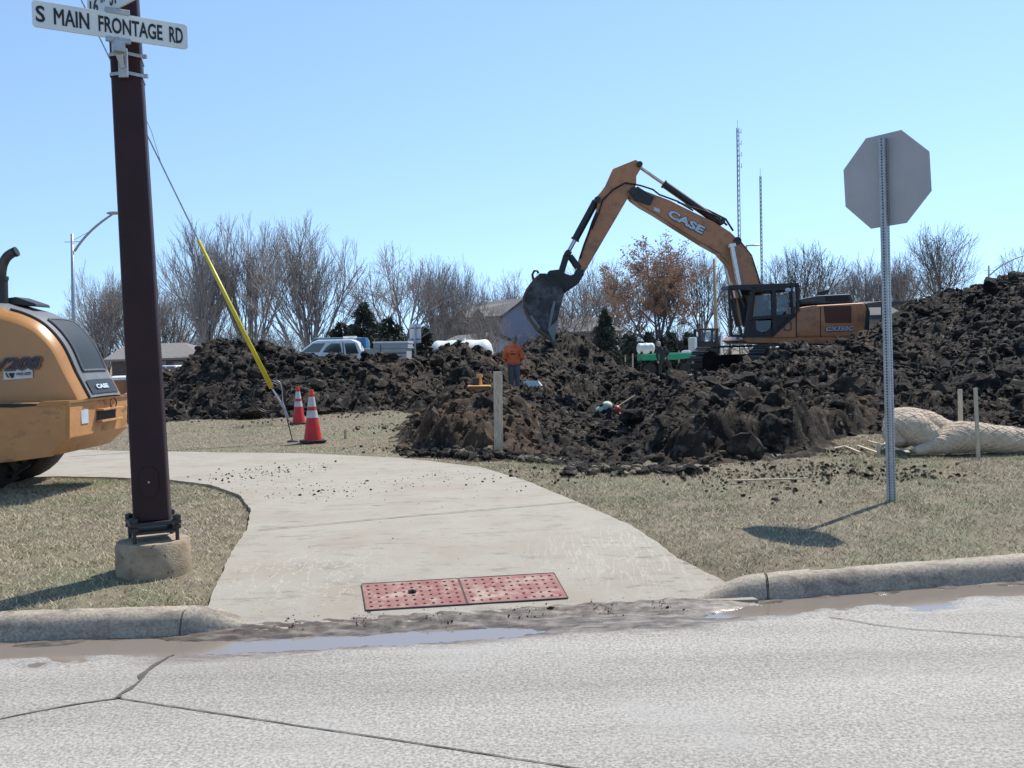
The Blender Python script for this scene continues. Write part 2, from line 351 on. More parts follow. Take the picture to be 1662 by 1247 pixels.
# (px, py, nominal depth) that the turned soil passes through
CP = [(235,668,23.5),(262,640,24),(282,618,24.2),(303,588,24.6),(330,568,25),(370,557,25.5),(410,555,25.5),(455,562,25.5),(500,575,25.5),(560,589,26),(600,597,26),(635,603,26),
 (655,590,27.5),(685,584,28.5),(720,560,29.5),(755,562,29.5),(800,578,30.5),(850,572,33),
 (300,640,23),(370,610,23.6),(430,612,23.6),(500,618,23.6),(570,630,23.8),(640,632,24.5),(700,620,26),(750,612,27),
 (330,664,22.5),(430,658,22.4),(540,655,22.6),(620,650,23),(700,645,23.5),
 (400,640,28.5),(520,640,29),(640,640,30),(740,600,33),
 (740,652,16.5),(775,652,16.3),(810,650,16),(848,660,15.5),(720,672,15.5),(670,692,15.5),(700,715,14),(760,700,13.6),(800,702,13.2),(845,700,13.4),(770,742,12.6),(830,742,12.7),
 (700,662,20),(770,655,20),(820,656,21),(835,658,27),(835,646,30),(800,658,26),(770,654,24),(880,630,30),(865,610,32),
 (866,735,12.6),(872,700,15),(890,690,17),(920,690,20),(900,665,23),(925,650,27),(945,668,25),(960,690,22),
 (930,742,12.3),(1000,752,12),(1050,752,11.8),(950,722,14),(1000,726,14),(960,706,18),(1000,706,18),(975,702,23),(1005,700,24),(990,712,26.2),
 (985,750,28.2),(1010,745,28.5),(1000,735,30),(950,715,28),(1000,655,31.8),(950,640,32),(1040,650,31),(1000,625,33.5),(1050,625,32),(940,618,34),(1000,610,36),(1060,620,36),(1090,621,38),
 (870,546,38.5),(900,538,38.5),(940,545,38.5),(975,566,38.5),(1005,590,38.5),(1035,612,38.5),(1075,618,42),(1110,616,42),(900,590,35.5),(960,602,36),(870,600,34.5),
 (1050,702,14),(1045,680,18),(1055,665,21),(1062,655,25),(1070,730,12.4),(1100,690,14.2),(1095,655,19),(1110,638,22),(1105,626,26),
 (1150,703,12.3),(1180,700,12.3),(1250,692,12.4),(1305,705,12.2),(1160,745,11.7),(1250,742,11.75),(1310,735,11.9),
 (1150,665,15),(1220,650,15.5),(1300,655,14.5),(1200,638,19),(1270,605,19),(1330,650,15.2),(1330,610,18),
 (1118,628,27.5),(1150,626,27.5),(1185,618,27),(1212,606,26.6),(1240,592,26.3),(1300,570,24.5),(1345,567,24),(1385,571,24),(1240,618,22),(1310,575,21.5),(1250,612,29),(1320,600,30),(1200,614,31),
 (1410,570,24.5),(1435,542,26),(1467,502,27),(1500,491,27),(1560,478,27),(1600,474,27),(1640,462,27),(1668,456,27),(1760,436,27),
 (1380,690,14.6),(1450,640,16.5),(1450,600,19.5),(1440,565,22),(1540,640,16.6),(1560,560,20.5),(1550,520,23.3),(1650,640,16.6),(1650,560,19),(1650,500,22.6),(1750,640,16.6),(1780,560,19),(1780,480,22.6),(1400,620,17),
 (1500,600,33),(1600,560,34),(1400,605,30),(1700,560,34)]
cpw = [P(*c) for c in CP]
# anchors on the outline
n = len(DP); anch = []
for i in range(n):
    a, b = Vector(DP[i]), Vector(DP[(i+1) % n]); k = max(1, int((b-a).length/1.2))
    for j in range(k): q = a+(b-a)*j/k; anch.append((q.x, q.y, 0.0))
    for j in range(k):
        q = a+(b-a)*j/k; e = (b-a).normalized(); nn = Vector((e.y, -e.x))
        for sgn in (1,):
            w_ = q+nn*0.8*sgn
            anch.append((w_.x, w_.y, 0.0))
C = np.array([(v.x, v.y, v.z) for v in cpw] + anch)
outm = sdf_poly(C[:, 0], C[:, 1], DP) > -0.05
C = np.array([c for i, c in enumerate(C) if i < len(cpw) or outm[i]])
A_ = np.hypot(C[:, None, 0]-C[None, :, 0], C[:, None, 1]-C[None, :, 1]) 
wts = np.linalg.solve(A_ + np.eye(len(C))*(-0.02), C[:, 2])
def dirt_base(x, y):
    s_ = np.zeros(x.shape)
    for c, w_ in zip(C, wts): s_ += w_*np.hypot(x-c[0], y-c[1])
    return s_
def dirt_rough(x, y):
    wx = x+0.35*fbm(x, y, 1.1, 3, 31); wy = y+0.35*fbm(x, y, 1.1, 3, 37)
    z = 0.30*fbm(x, y, 0.55, 3, 3)
    d1, d2, i1 = worley(wx, wy, 0.85, 1); z = z+0.24*np.sqrt(np.clip(1-(d1/0.72)**2, 0, 1))*(i1**1.5)
    d1, d2, i1 = worley(wx, wy, 2.1, 2); z = z+0.17*np.sqrt(np.clip(1-(d1/0.62)**2, 0, 1))*(i1 > 0.25)*i1
    r3_ = fbm(wx, wy, 5.5, 3, 57); z = z+0.10*(0.35-np.abs(r3_))
    d1, d2, i1 = worley(wx, wy, 4.6, 4); z = z+0.085*np.sqrt(np.clip(1-(d1/0.6)**2, 0, 1))*i1
    d1, d2, i1 = worley(x, y, 10, 6); z = z+0.05*np.sqrt(np.clip(1-(d1/0.6)**2, 0, 1))*i1
    z = z + 0.06*(1-2*np.abs(fbm(x, y, 2.6, 4, 51)))
    return z-0.19
CPX = (P(777, 640, 16.4).x, P(777, 640, 16.4).y)
PITP = W2([P(880, 735, 12.6), P(1040, 742, 12.1), P(1058, 700, 14), P(1085, 660, 20), P(1090, 640, 28), P(1060, 640, 31), P(960, 640, 31), P(905, 660, 25), P(885, 690, 16)])
def dirt_z(x, y):
    d = sdf_poly(x, y, DP) + 0.45*fbm(x, y, 0.9, 3, 77) + 0.12*fbm(x, y, 5, 2, 79)
    e = ss(-0.9, 0.0, d)         # 1 at edge
    near = 1-ss(16, 21, y)
    z = dirt_base(x, y)*(1-ss(-0.35, 0.05, d))
    rgh = dirt_rough(x, y)*(1-.85*np.exp(-((x-CPX[0])**2+(y-CPX[1]+.5)**2)/.75**2)); pm_ = 1-ss(-1.0, 0.3, sdf_poly(x, y, PITP)); z = z + rgh*(1-0.72*e)*(1-.5*pm_) - 0.10*pm_
    edge = 0.03 - 0.16*ss(0.0, 0.25, d)
    # an undercut sod lip on the near side
    z = np.where(d > -0.1, np.minimum(z, edge+0.02*(1-e)+0.05*dirt_rough(x, y)*4*(d < 0.2)), z)
    rg_ = rgh; wob = 0.22*fbm(x, y, 1.7, 4, 301)+0.10*fbm(x, y, 6, 3, 303)
    for poly, ht, slope, wd_ in WALLS:
        q = sdf_poly(x, y, poly)+wob; st = 1-ss(-wd_, 0.04, q)
        top = ht+slope*(y-13)+rg_*0.9
        z = np.where(st > 0, z*(1-st)+np.maximum(z, top)*st, z)
    return z, d
WALLS = [(W2([P(1052, 728, 11.95), P(1100, 746, 11.7), P(1150, 752, 11.6), P(1240, 746, 11.7), P(1318, 737, 11.9), P(1330, 715, 12.7), P(1420, 690, 14.5), P(1420, 600, 22), P(1200, 600, 26), P(1112, 640, 22), P(1090, 670, 17), P(1066, 700, 13.8)]), 0.42, 0.008, 0.3),
         (W2([P(668, 733, 13.0), P(700, 741, 12.65), P(760, 747, 12.4), P(845, 744, 12.5), P(868, 730, 12.95), P(866, 690, 15), P(862, 655, 17.5), P(740, 650, 17.5), P(700, 662, 16.8), P(672, 690, 15)]), 0.30, 0.085, 0.5)]
def dz1(x, y):
    return float(dirt_z(np.array([float(x)]), np.array([float(y)]))[0][0])
def gz1(x, y): return float(lawnz(np.array([float(x)]), np.array([float(y)]))[0])
# ---- lawn / far ground: one sheet to the horizon
def spaced(a, b, st): return np.arange(a, b, st)
xs = np.concatenate([[-1200, -700, -400, -250, -160, -110, -80, -60, -45, -35, -28], spaced(-22, -10, .4), spaced(-10, 10, .075), spaced(10, 24, .4), [28, 35, 45, 60, 80, 110, 160, 250, 400, 700, 1200]])
tt = np.concatenate([spaced(0.14, 1.2, .04), spaced(1.2, 20, .085), spaced(20, 45, .5), [48, 52, 57, 63, 70, 78, 88, 100, 120, 160, 220, 350, 600, 1000, 1800]])
X, T = np.meshgrid(xs, tt); Y = gutter(X)*np.exp(-T/12)*1.0 + (5.9*(1-np.exp(-T/12))) + T
Z = lawnz(X, Y)
dd = sdf_poly(X, Y, DP)
Z = Z-0.05*(dd < -0.5)-0.7*ss(-0.6, -2.4, dd)*(dd < -0.6)
keep = ~((dd[:-1, :-1] < -2.6) & (dd[1:, 1:] < -2.6) & (dd[:-1, 1:] < -2.6) & (dd[1:, :-1] < -2.6))
def ground_mat():
    m = mat('lawn_soil_and_dry_grass', (0.22, 0.18, 0.12), 0.95, c2=(0.13, 0.105, 0.07), scale=9, detail=10, bump=0.6, bscale=70, bdist=0.02, c3=(0.155, 0.15, 0.085), s3=0.55, p3=(0.5, 0.62))
    return m
M['ground'] = ground_mat()
me = npmesh('lawn', np.stack([X, Y, Z], -1).reshape(-1, 3), gridfaces(*X.shape, keep), [M['ground']], True)
tag(link('lawn', me), kind='structure')
# ---- sidewalk
def concrete(name, c, c2, speck=220, dark=(0.13, 0.115, 0.10), warm=(0.40, 0.33, 0.25), dk=(0.60, 0.72), wm=(0.5, 0.7), big=1.3):
    m = bpy.data.materials.new(name); m.use_nodes = True; nt = m.node_tree; b = nt.nodes['Principled BSDF']; b.inputs['Roughness'].default_value = 0.85; b.inputs['Specular IOR Level'].default_value = 0.3
    g = nt.nodes.new('ShaderNodeNewGeometry'); P_ = g.outputs['Position']; L = nt.links
    def noise(s, d=6, r=0.6, st=None):
        n = nt.nodes.new('ShaderNodeTexNoise'); n.inputs['Scale'].default_value = s; n.inputs['Detail'].default_value = d; n.inputs['Roughness'].default_value = r
        src = P_
        if st: mp = nt.nodes.new('ShaderNodeMapping'); mp.inputs['Scale'].default_value = st; L.new(P_, mp.inputs[0]); src = mp.outputs[0]
        L.new(src, n.inputs['Vector']); return n.outputs[0]
    def mixc(f, a, bcol):
        x = nt.nodes.new('ShaderNodeMix'); x.data_type = 'RGBA'; L.new(f, x.inputs[0])
        for k, q in ((6, a), (7, bcol)):
            if hasattr(q, 'links'): L.new(q, x.inputs[k])
            else: x.inputs[k].default_value = (*q, 1)
        return x.outputs[2]
    def rmp(src, a, b2, lo=0., hi=1.):
        r = ramp(nt, [(a, (lo,)*3), (b2, (hi,)*3)]); L.new(src, r.inputs[0]); return r.outputs[0]
    base = mixc(rmp(noise(speck, 3, 0.8), 0.38, 0.62), c2, c)
    base = mixc(rmp(noise(big, 7, 0.65), wm[0], wm[1], 0, 0.6), base, warm)
    base = mixc(rmp(noise(2.2, 9, 0.75, (1, 2.5, 1)), dk[0], dk[1], 0, 0.75), base, dark)
    v = nt.nodes.new('ShaderNodeTexVoronoi'); v.inputs['Scale'].default_value = 55; L.new(P_, v.inputs['Vector'])
    base = mixc(rmp(v.outputs['Distance'], 0.05, 0.16, 0.55, 0), base, tuple(x*0.4 for x in c))
    L.new(base, b.inputs['Base Color'])
    bp = nt.nodes.new('ShaderNodeBump'); bp.inputs['Strength'].default_value = 0.45; bp.inputs['Distance'].default_value = 0.006; L.new(noise(speck*0.6, 4, 0.8), bp.inputs['Height']); L.new(bp.outputs[0], b.inputs['Normal'])
    return m
M['walk'] = concrete('sidewalk_concrete', (0.40, 0.362, 0.30), (0.29, 0.258, 0.208), warm=(0.30, 0.25, 0.19), dark=(0.17, 0.15, 0.125), dk=(0.54, 0.70), wm=(0.45, 0.62))
M['road'] = concrete('road_concrete', (0.46, 0.425, 0.375), (0.21, 0.193, 0.168), speck=62, warm=(0.36, 0.34, 0.31), dk=(0.66, 0.78))
M['curb'] = concrete('curb_concrete', (0.42, 0.36, 0.28), (0.24, 0.20, 0.155), speck=60, dark=(0.10, 0.085, 0.07), dk=(0.5, 0.66))
from mathutils.geometry import delaunay_2d_cdt
bd = []
for a, b in zip(SW, SW[1:]+SW[:1]):
    L_ = math.hypot(b[0]-a[0], b[1]-a[1]); k = max(1, int(L_/0.07)) if max(abs(a[0]), abs(b[0])) < 10 else max(1, int(L_/1.0))
    for i in range(k):
        t = i/k; x, y = a[0]+(b[0]-a[0])*t, a[1]+(b[1]-a[1])*t; w_ = 0.007 if k > 1 else 0
        bd.append((x+random.uniform(-w_, w_), y+random.uniform(-w_, w_)))
gx2, gy2 = np.meshgrid(spaced(-9.5, 2.3, .11), spaced(5.7, 17.3, .11)); gx2 = gx2.ravel(); gy2 = gy2.ravel(); q_ = sdf_poly(gx2, gy2, SW) < -0.06
pts_ = [Vector(p) for p in bd]+[Vector((x, y)) for x, y in zip(gx2[q_], gy2[q_])]
vo, _, fo, _, _, _ = delaunay_2d_cdt(pts_, [(i, (i+1) % len(bd)) for i in range(len(bd))], [], 1, 1e-6)
VX = np.array([v[:] for v in vo]); fo = np.array([f for f in fo if len(f) == 3])
cc2 = VX[fo].mean(1); fo = fo[sdf_poly(cc2[:, 0], cc2[:, 1], SW) < 0]
VZ = swz(VX[:, 0], VX[:, 1]) + 0.004*fbm(VX[:, 0], VX[:, 1], 1.5, 3, 12) + 0.008
nb_ = len(bd); nv_ = len(VX); bx_ = np.array(bd); sk = np.stack([bx_[:, 0], bx_[:, 1], swz(bx_[:, 0], bx_[:, 1])-0.07], -1)
tb_ = np.stack([bx_[:, 0], bx_[:, 1], swz(bx_[:, 0], bx_[:, 1])+0.008+0.004*fbm(bx_[:, 0], bx_[:, 1], 1.5, 3, 12)], -1)
ii = np.arange(nb_); jj = (ii+1) % nb_
skf = np.stack([nv_+ii, nv_+nb_+ii, nv_+nb_+jj, nv_+jj], -1)
me = npmesh('sidewalk', np.concatenate([np.column_stack([VX, VZ]), tb_, sk]), [fo, skf], [M['walk']], False)
tag(link('sidewalk', me), kind='structure')
def strip(name, pts, wdt, zoff, zf, matl, wob=0.008, kind='structure', wv=0.3):
    pts = [Vector((p[0], p[1], 0)) for p in pts]; fine = []
    for a, b in zip(pts[:-1], pts[1:]):
        k = max(2, int((b-a).length/0.06))
        for i in range(k): fine.append(a+(b-a)*i/k)
    fine.append(pts[-1]); mb = MB(); rows = []
    for i, p in enumerate(fine):
        t = (fine[min(i+1, len(fine)-1)]-fine[max(i-1, 0)]).normalized(); nn = Vector((-t.y, t.x, 0))
        o = random.uniform(-wob, wob); ww = wdt*random.uniform(1-wv, 1+wv)
        rows.append([Vector((q.x, q.y, zf(q.x, q.y)+zoff)) for q in (p+nn*(o-ww), p+nn*(o+ww))])
    mb.grid(rows); o = mb.build(name, matl, org=rows[0][0]); tag(o, kind=kind); return o
M['crack'] = mat('joint_dirt', (0.075, 0.065, 0.055), 0.95, c2=(0.12, 0.105, 0.09), scale=30)
swf = lambda x, y: float(swz(np.array([x]), np.array([y]))[0])+0.010
strip('sidewalk_joint', W2([G(420, 866), G(600, 849), G(780, 833), G(945, 819)]), 0.007, 0.006, swf, M['crack'])
# worn marks on the walking surface: pale scrape lines in two places, dried mud smears everywhere
def walk_marks(m):
    nt = m.node_tree; L = nt.links; b = nt.nodes['Principled BSDF']; cur = b.inputs['Base Color'].links[0].from_socket
    g = nt.nodes.new('ShaderNodeNewGeometry'); P_ = g.outputs['Position']
    def math_(op, a, b_=None, c=None):
        n = nt.nodes.new('ShaderNodeMath'); n.operation = op
        for k, q in enumerate((a, b_, c)):
            if q is None: continue
            if hasattr(q, 'links'): L.new(q, n.inputs[k])
            else: n.inputs[k].default_value = q
        return n.outputs[0]
    def noise(s, d, r, st, w=(0, 0, 0), rot=0):
        n = nt.nodes.new('ShaderNodeTexNoise'); n.inputs['Scale'].default_value = s; n.inputs['Detail'].default_value = d; n.inputs['Roughness'].default_value = r
        mp = nt.nodes.new('ShaderNodeMapping'); mp.inputs['Scale'].default_value = st; mp.inputs['Location'].default_value = w; mp.inputs['Rotation'].default_value = (0, 0, rot); L.new(P_, mp.inputs[0]); L.new(mp.outputs[0], n.inputs['Vector']); return n.outputs[0]
    def mr(x, a, b_, c=0., d=1.):
        n = nt.nodes.new('ShaderNodeMapRange'); L.new(x, n.inputs[0]); n.inputs[1].default_value = a; n.inputs[2].default_value = b_; n.inputs[3].default_value = c; n.inputs[4].default_value = d; return n.outputs[0]
    def blob(x, y, r):
        n = nt.nodes.new('ShaderNodeVectorMath'); n.operation = 'DISTANCE'; L.new(P_, n.inputs[0]); n.inputs[1].default_value = (x, y, 0); return mr(n.outputs['Value'], r*.5, r, 1, 0)
    def mix(f, c):
        nonlocal cur
        x = nt.nodes.new('ShaderNodeMix'); x.data_type = 'RGBA'; L.new(f, x.inputs[0]); L.new(cur, x.inputs[6]); x.inputs[7].default_value = (*c, 1); cur = x.outputs[2]
    p1 = G(490, 935, -.06); p2 = G(1035, 895, -.04); p3 = G(430, 860)
    mix(math_('MULTIPLY', mr(noise(3.5, 8, .75, (1, 3.2, 1)), .56, .64, 0, .75), mr(noise(1.1, 3, .5, (1, 1, 1), (5, 2, 0)), .42, .6)), (0.15, 0.125, 0.10))
    mix(mr(noise(15, 4, .7, (1, 2, 1), (9, 0, 0)), .66, .72, 0, .8), (0.10, 0.083, 0.065))
    l1 = mr(math_('ABSOLUTE', math_('SUBTRACT', noise(3.2, 5, .6, (2.2, 1, 1)), .5)), .0, .010, 1, 0)
    mix(math_('MULTIPLY', math_('MULTIPLY', l1, blob(p1.x, p1.y, .75)), .75), (0.52, 0.48, 0.41))
    l2 = mr(math_('ABSOLUTE', math_('SUBTRACT', noise(6.0, 3, .5, (3.2, .35, 1), (0, 0, 0), R(-52)), .5)), .0, .030, 1, 0)
    mix(math_('MULTIPLY', math_('MULTIPLY', l2, blob(p2.x, p2.y, 1.0)), .42), (0.52, 0.48, 0.41))
    L.new(cur, b.inputs['Base Color'])
walk_marks(M['walk'])
# ---- curbs
def curb(name, x0, x1):
    xs_ = np.append(np.arange(x0, x1-0.03, 0.05), x1-0.006); rows = []
    prof = [(-0.012, -0.05), (0.0, 0.0), (0.012, 0.35), (0.03, 0.70), (0.055, 0.92), (0.09, 1.0), (0.165, 1.02), (0.185, 0.9), (0.19, -0.3)]
    for x in xs_:
        y = float(gutter(x)); hh = float(CURBH(x)); z0 = ROADZ-0.015; row = []
        for a, b in prof:
            jit = 0.004*random.uniform(-1, 1)
            row.append(Vector((x+0.12*a, y+a*(1 if hh > .05 else 0.6+8*hh*0.5)+jit, z0+b*(hh+0.018)+jit*0.6)))
        rows.append(row)
    if x1 < 20: j_ = MB(); j_.tube([v-Vector((-.004, 0, .003)) for v in rows[-1]], .006, 6); tag(j_.build('curb_joint', M['crack'], org=rows[-1][0]), kind='structure')
    mb = MB(); mb.grid([list(r) for r in zip(*rows)][::-1]); o = mb.build(name, M['curb'], org=rows[0][0], smooth=True); tag(o, kind='structure')
curb('curb', -30, -2.0); curb('curb', -2.0, -1.45); curb('curb', 1.0, 1.59); curb('curb', 1.6, 25)
# ---- road with the muddy gutter and its puddles
def road_z(x, y):
    d = gutter(x)-y
    rampz = ss(-2.2, -1.5, x)*(1-ss(0.9, 1.8, x))
    n1 = fbm(x*0.6, y*2.0, 1.3, 4, 201); n2 = (0.022-0.010*rampz)*fbm(x, y*1.8, 2.6, 4, 207)
    cen_ = 0.17+0.15*rampz+0.03*np.sin(x*2.1+1)+0.06*n1; wid = 0.09+0.08*rampz*(1-ss(-0.3, 0.5, x))
    ch = np.exp(-((d-cen_)/wid)**2)
    hole = 1-0.9*ss(-0.15, 0.45, x)*(1-ss(0.9, 1.3, x))
    z = ROADZ + 0.010*rampz*(1-ss(0.5, 0.8, d)) + 0.016*rampz*(1-ss(0.03, 0.13, d+.05*n1)) - 0.016*(1-ss(0.3, 0.7, d))*(1-rampz) - (0.024+0.021*rampz)*ch*hole
    z = z + n2*(1-ss(0.45, 0.7, d)) + (0.006*fbm(x, y, 7, 4, 17) + 0.006*fbm(x*1.0, y*1.0, 22, 3, 19))*(1-ss(0.45, 0.7, d))*(0.5+rampz) + 0.006*np.sin((x*.8+y*3)*30+6*n1)*rampz*(1-ss(0.05, 0.22, d))
    return z
xs3 = np.concatenate([[-60, -40, -25, -15, -9, -6], spaced(-4.4, 6.2, .022), [6.4, 7, 8, 9, 10, 12, 15, 20, 30, 60]])
tt = np.concatenate([spaced(-0.05, 1.0, .018), spaced(1.0, 4.5, .06), [5, 6, 8, 12, 20, 40]])
X, T = np.meshgrid(xs3, tt); Y = gutter(X)-T; Z = road_z(X, Y)
def road_mat():
    m = M['road']; nt = m.node_tree; L = nt.links; b = nt.nodes['Principled BSDF']
    at = nt.nodes.new('ShaderNodeAttribute'); at.attribute_name = 'mud'
    prev = b.inputs['Base Color'].links[0].from_socket
    n = nt.nodes.new('ShaderNodeTexNoise'); n.inputs['Scale'].default_value = 14; n.inputs['Detail'].default_value = 8
    g = nt.nodes.new('ShaderNodeNewGeometry'); mp = nt.nodes.new('ShaderNodeMapping'); mp.inputs['Scale'].default_value = (0.5, 2.0, 1); L.new(g.outputs['Position'], mp.inputs[0]); L.new(mp.outputs[0], n.inputs['Vector'])
    r = ramp(nt, [(0.35, (0.085, 0.068, 0.052)), (0.5, (0.15, 0.12, 0.095)), (0.68, (0.27, 0.23, 0.19))]); L.new(n.outputs[0], r.inputs[0])
    x = nt.nodes.new('ShaderNodeMix'); x.data_type = 'RGBA'; L.new(at.outputs['Fac'], x.inputs[0]); L.new(prev, x.inputs[6]); L.new(r.outputs[0], x.inputs[7]); L.new(x.outputs[2], b.inputs['Base Color'])
    rr = nt.nodes.new('ShaderNodeMapRange'); rr.inputs[3].default_value = 0.85; rr.inputs[4].default_value = 0.5; L.new(at.outputs['Fac'], rr.inputs[0])
    sp = nt.nodes.new('ShaderNodeSeparateXYZ'); L.new(g.outputs['Position'], sp.inputs[0]); wz = nt.nodes.new('ShaderNodeMapRange'); wz.inputs[1].default_value = -0.199; wz.inputs[2].default_value = -0.186; wz.inputs[3].default_value = 0.12; wz.inputs[4].default_value = 1.0; L.new(sp.outputs[2], wz.inputs[0])
    mu = nt.nodes.new('ShaderNodeMath'); mu.operation = 'MULTIPLY'; L.new(rr.outputs[0], mu.inputs[0]); L.new(wz.outputs[0], mu.inputs[1]); L.new(mu.outputs[0], b.inputs['Roughness'])
    # tyre-worn darker lanes and oil specks
    n5 = nt.nodes.new('ShaderNodeTexNoise'); n5.inputs['Scale'].default_value = 1.1; n5.inputs['Detail'].default_value = 7; n5.inputs['Roughness'].default_value = .65; mp5 = nt.nodes.new('ShaderNodeMapping'); mp5.inputs['Scale'].default_value = (0.22, 1.6, 1); L.new(g.outputs['Position'], mp5.inputs[0]); L.new(mp5.outputs[0], n5.inputs['Vector'])
    r5 = ramp(nt, [(0.34, (0.76, 0.75, 0.74)), (0.62, (1.0, 1.0, 1.0))]); L.new(n5.outputs[0], r5.inputs[0]); x5 = nt.nodes.new('ShaderNodeMix'); x5.data_type = 'RGBA'; x5.blend_type = 'MULTIPLY'; x5.inputs[0].default_value = 1; L.new(x.outputs[2], x5.inputs[6]); L.new(r5.outputs[0], x5.inputs[7]); L.new(x5.outputs[2], b.inputs['Base Color'])
road_mat()
D = T
rz_ = ss(-2.2, -1.5, X)*(1-ss(0.9, 1.8, X))
mudm = (1-ss(0.16, 0.36, D - 0.28*rz_ + 0.16*fbm(X*0.5, Y*2, 1.6, 4, 61)+0.05*fbm(X, Y, 9, 3, 62)))
mudm = np.maximum(mudm, (1-ss(0.5, .62, D+0.1*fbm(X*0.4, Y*3, 2.2, 4, 65)))*ss(-2.3, -1.7, X)*(1-ss(-0.9, -0.2, X))*0.75)
me = npmesh('road', np.stack([X, Y, Z], -1).reshape(-1, 3)[:, :], gridfaces(*X.shape)[:, ::-1].copy(), [M['road']], True)
at = me.attributes.new('mud', 'FLOAT', 'POINT'); at.data.foreach_set('value', mudm.ravel().astype(np.float32))
tag(link('road', me), kind='structure')
rdf = lambda x, y: float(road_z(np.array([x]), np.array([y]))[0])
RP = lambda l: W2([G(a, b, ROADZ) for a, b in l])
strip('road_crack', RP([(-60, 1178), (0, 1168), (110, 1146), (190, 1135)]), 0.006, 0.004, rdf, M['crack'], 0.005)
strip('road_crack', RP([(190, 1135), (225, 1105), (250, 1083), (290, 1052)]), 0.012, 0.004, rdf, M['crack'], 0.016, wv=0.7)
strip('road_joint', RP([(190, 1134), (400, 1166), (680, 1208), (930, 1247), (1100, 1272)]), 0.0045, 0.004, rdf, M['crack'], 0.002)
strip('road_joint', RP([(1345, 1000), (1420, 1015), (1480, 1022), (1662, 1035), (1800, 1047)]), 0.004, 0.004, rdf, M['crack'], 0.002)
# puddle sheets
pm = bpy.data.materials.new('muddy_water'); pm.use_nodes = True; b = pm.node_tree.nodes['Principled BSDF']; b.inputs['Base Color'].default_value = (0.22, 0.18, 0.145, 1); b.inputs['Roughness'].default_value = 0.09; b.inputs['Specular IOR Level'].default_value = 0.6; b.inputs['IOR'].default_value = 1.7
n = pm.node_tree.nodes.new('ShaderNodeTexNoise'); n.inputs['Scale'].default_value = 7; bp = pm.node_tree.nodes.new('ShaderNodeBump'); bp.inputs['Strength'].default_value = 0.06; bp.inputs['Distance'].default_value = 0.01
pm.node_tree.links.new(n.outputs[0], bp.inputs['Height']); pm.node_tree.links.new(bp.outputs[0], b.inputs['Normal'])
mb = MB(); rows = []
for x in np.arange(-12, 12, 0.1): rows.append([Vector((x, float(gutter(x))+0.02, ROADZ-0.0175)), Vector((x, float(gutter(x))-0.75, ROADZ-0.0175))])
mb.grid(rows); mb.f = [f[::-1] for f in mb.f]; tag(mb.build('puddle', pm, org=rows[0][0]), kind='structure')
# ---- turned soil
def soil_mat(nm='turned_black_soil', k=1.0, warm=(1, 1, 1)):
    q3 = lambda c: tuple(a*b*k for a, b in zip(c, warm))
    m = bpy.data.materials.new(nm); m.use_nodes = True; nt = m.node_tree; b = nt.nodes['Principled BSDF']; L = nt.links
    b.inputs['Roughness'].default_value = 0.9; b.inputs['Specular IOR Level'].default_value = 0.25
    g = nt.nodes.new('ShaderNodeNewGeometry')
    def noise(s, d=6, r=0.6):
        n = nt.nodes.new('ShaderNodeTexNoise'); n.inputs['Scale'].default_value = s; n.inputs['Detail'].default_value = d; n.inputs['Roughness'].default_value = r; L.new(g.outputs['Position'], n.inputs['Vector']); return n.outputs[0]
    r1 = ramp(nt, [(0.34, q3((0.007, 0.006, 0.005))), (0.54, q3((0.023, 0.0185, 0.015))), (0.74, q3((0.080, 0.066, 0.051)))]); L.new(noise(3.2, 9, 0.72), r1.inputs[0])
    r2 = ramp(nt, [(0.535, (0, 0, 0)), (0.66, (0.85, 0.85, 0.85))]); L.new(noise(5.5, 8, 0.72), r2.inputs[0])
    x = nt.nodes.new('ShaderNodeMix'); x.data_type = 'RGBA'; L.new(r2.outputs[0], x.inputs[0]); L.new(r1.outputs[0], x.inputs[6]); x.inputs[7].default_value = (0.215, 0.182, 0.138, 1)
    r3 = ramp(nt, [(0.50, (0, 0, 0)), (0.64, (0.65, 0.65, 0.65))]); L.new(noise(0.45, 4, 0.6), r3.inputs[0])
    x2 = nt.nodes.new('ShaderNodeMix'); x2.data_type = 'RGBA'; L.new(r3.outputs[0], x2.inputs[0]); L.new(x.outputs[2], x2.inputs[6]); x2.inputs[7].default_value = (*q3((0.078, 0.058, 0.043)), 1)
    L.new(x2.outputs[2], b.inputs['Base Color'])
    bp = nt.nodes.new('ShaderNodeBump'); bp.inputs['Strength'].default_value = 1.0; bp.inputs['Distance'].default_value = 0.05; L.new(noise(16, 9, 0.78), bp.inputs['Height']); L.new(bp.outputs[0], b.inputs['Normal'])
    return m
M['soil'] = soil_mat(); M['soil_brown'] = soil_mat('brown_soil_sunlit', 1.9, (1.1, .95, .80)); M['soil_mid'] = soil_mat('brown_soil_half_lit', 1.35, (1.05, .97, .88))  # browner banks, their colour also lightened to paint sun against the dark pit
def region(x, y):
    u = 831+F*x/y
    r = np.full(x.shape, 3)                                  # pit
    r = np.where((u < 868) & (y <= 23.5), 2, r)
    r = np.where((u < 862) & (y > 23.5), 1, r)
    r = np.where((u < 646) & (y > 21.5), 0, r)
    r = np.where((u >= 862) & (u < 1062) & (y > 37.5), 4, r)
    r = np.where((u >= 1062+(y-13)*1.5), 5, r)
    r = np.where((u >= 1418-ss(20, 30, y)*0) & (y > 13.5), 6, r)
    return r
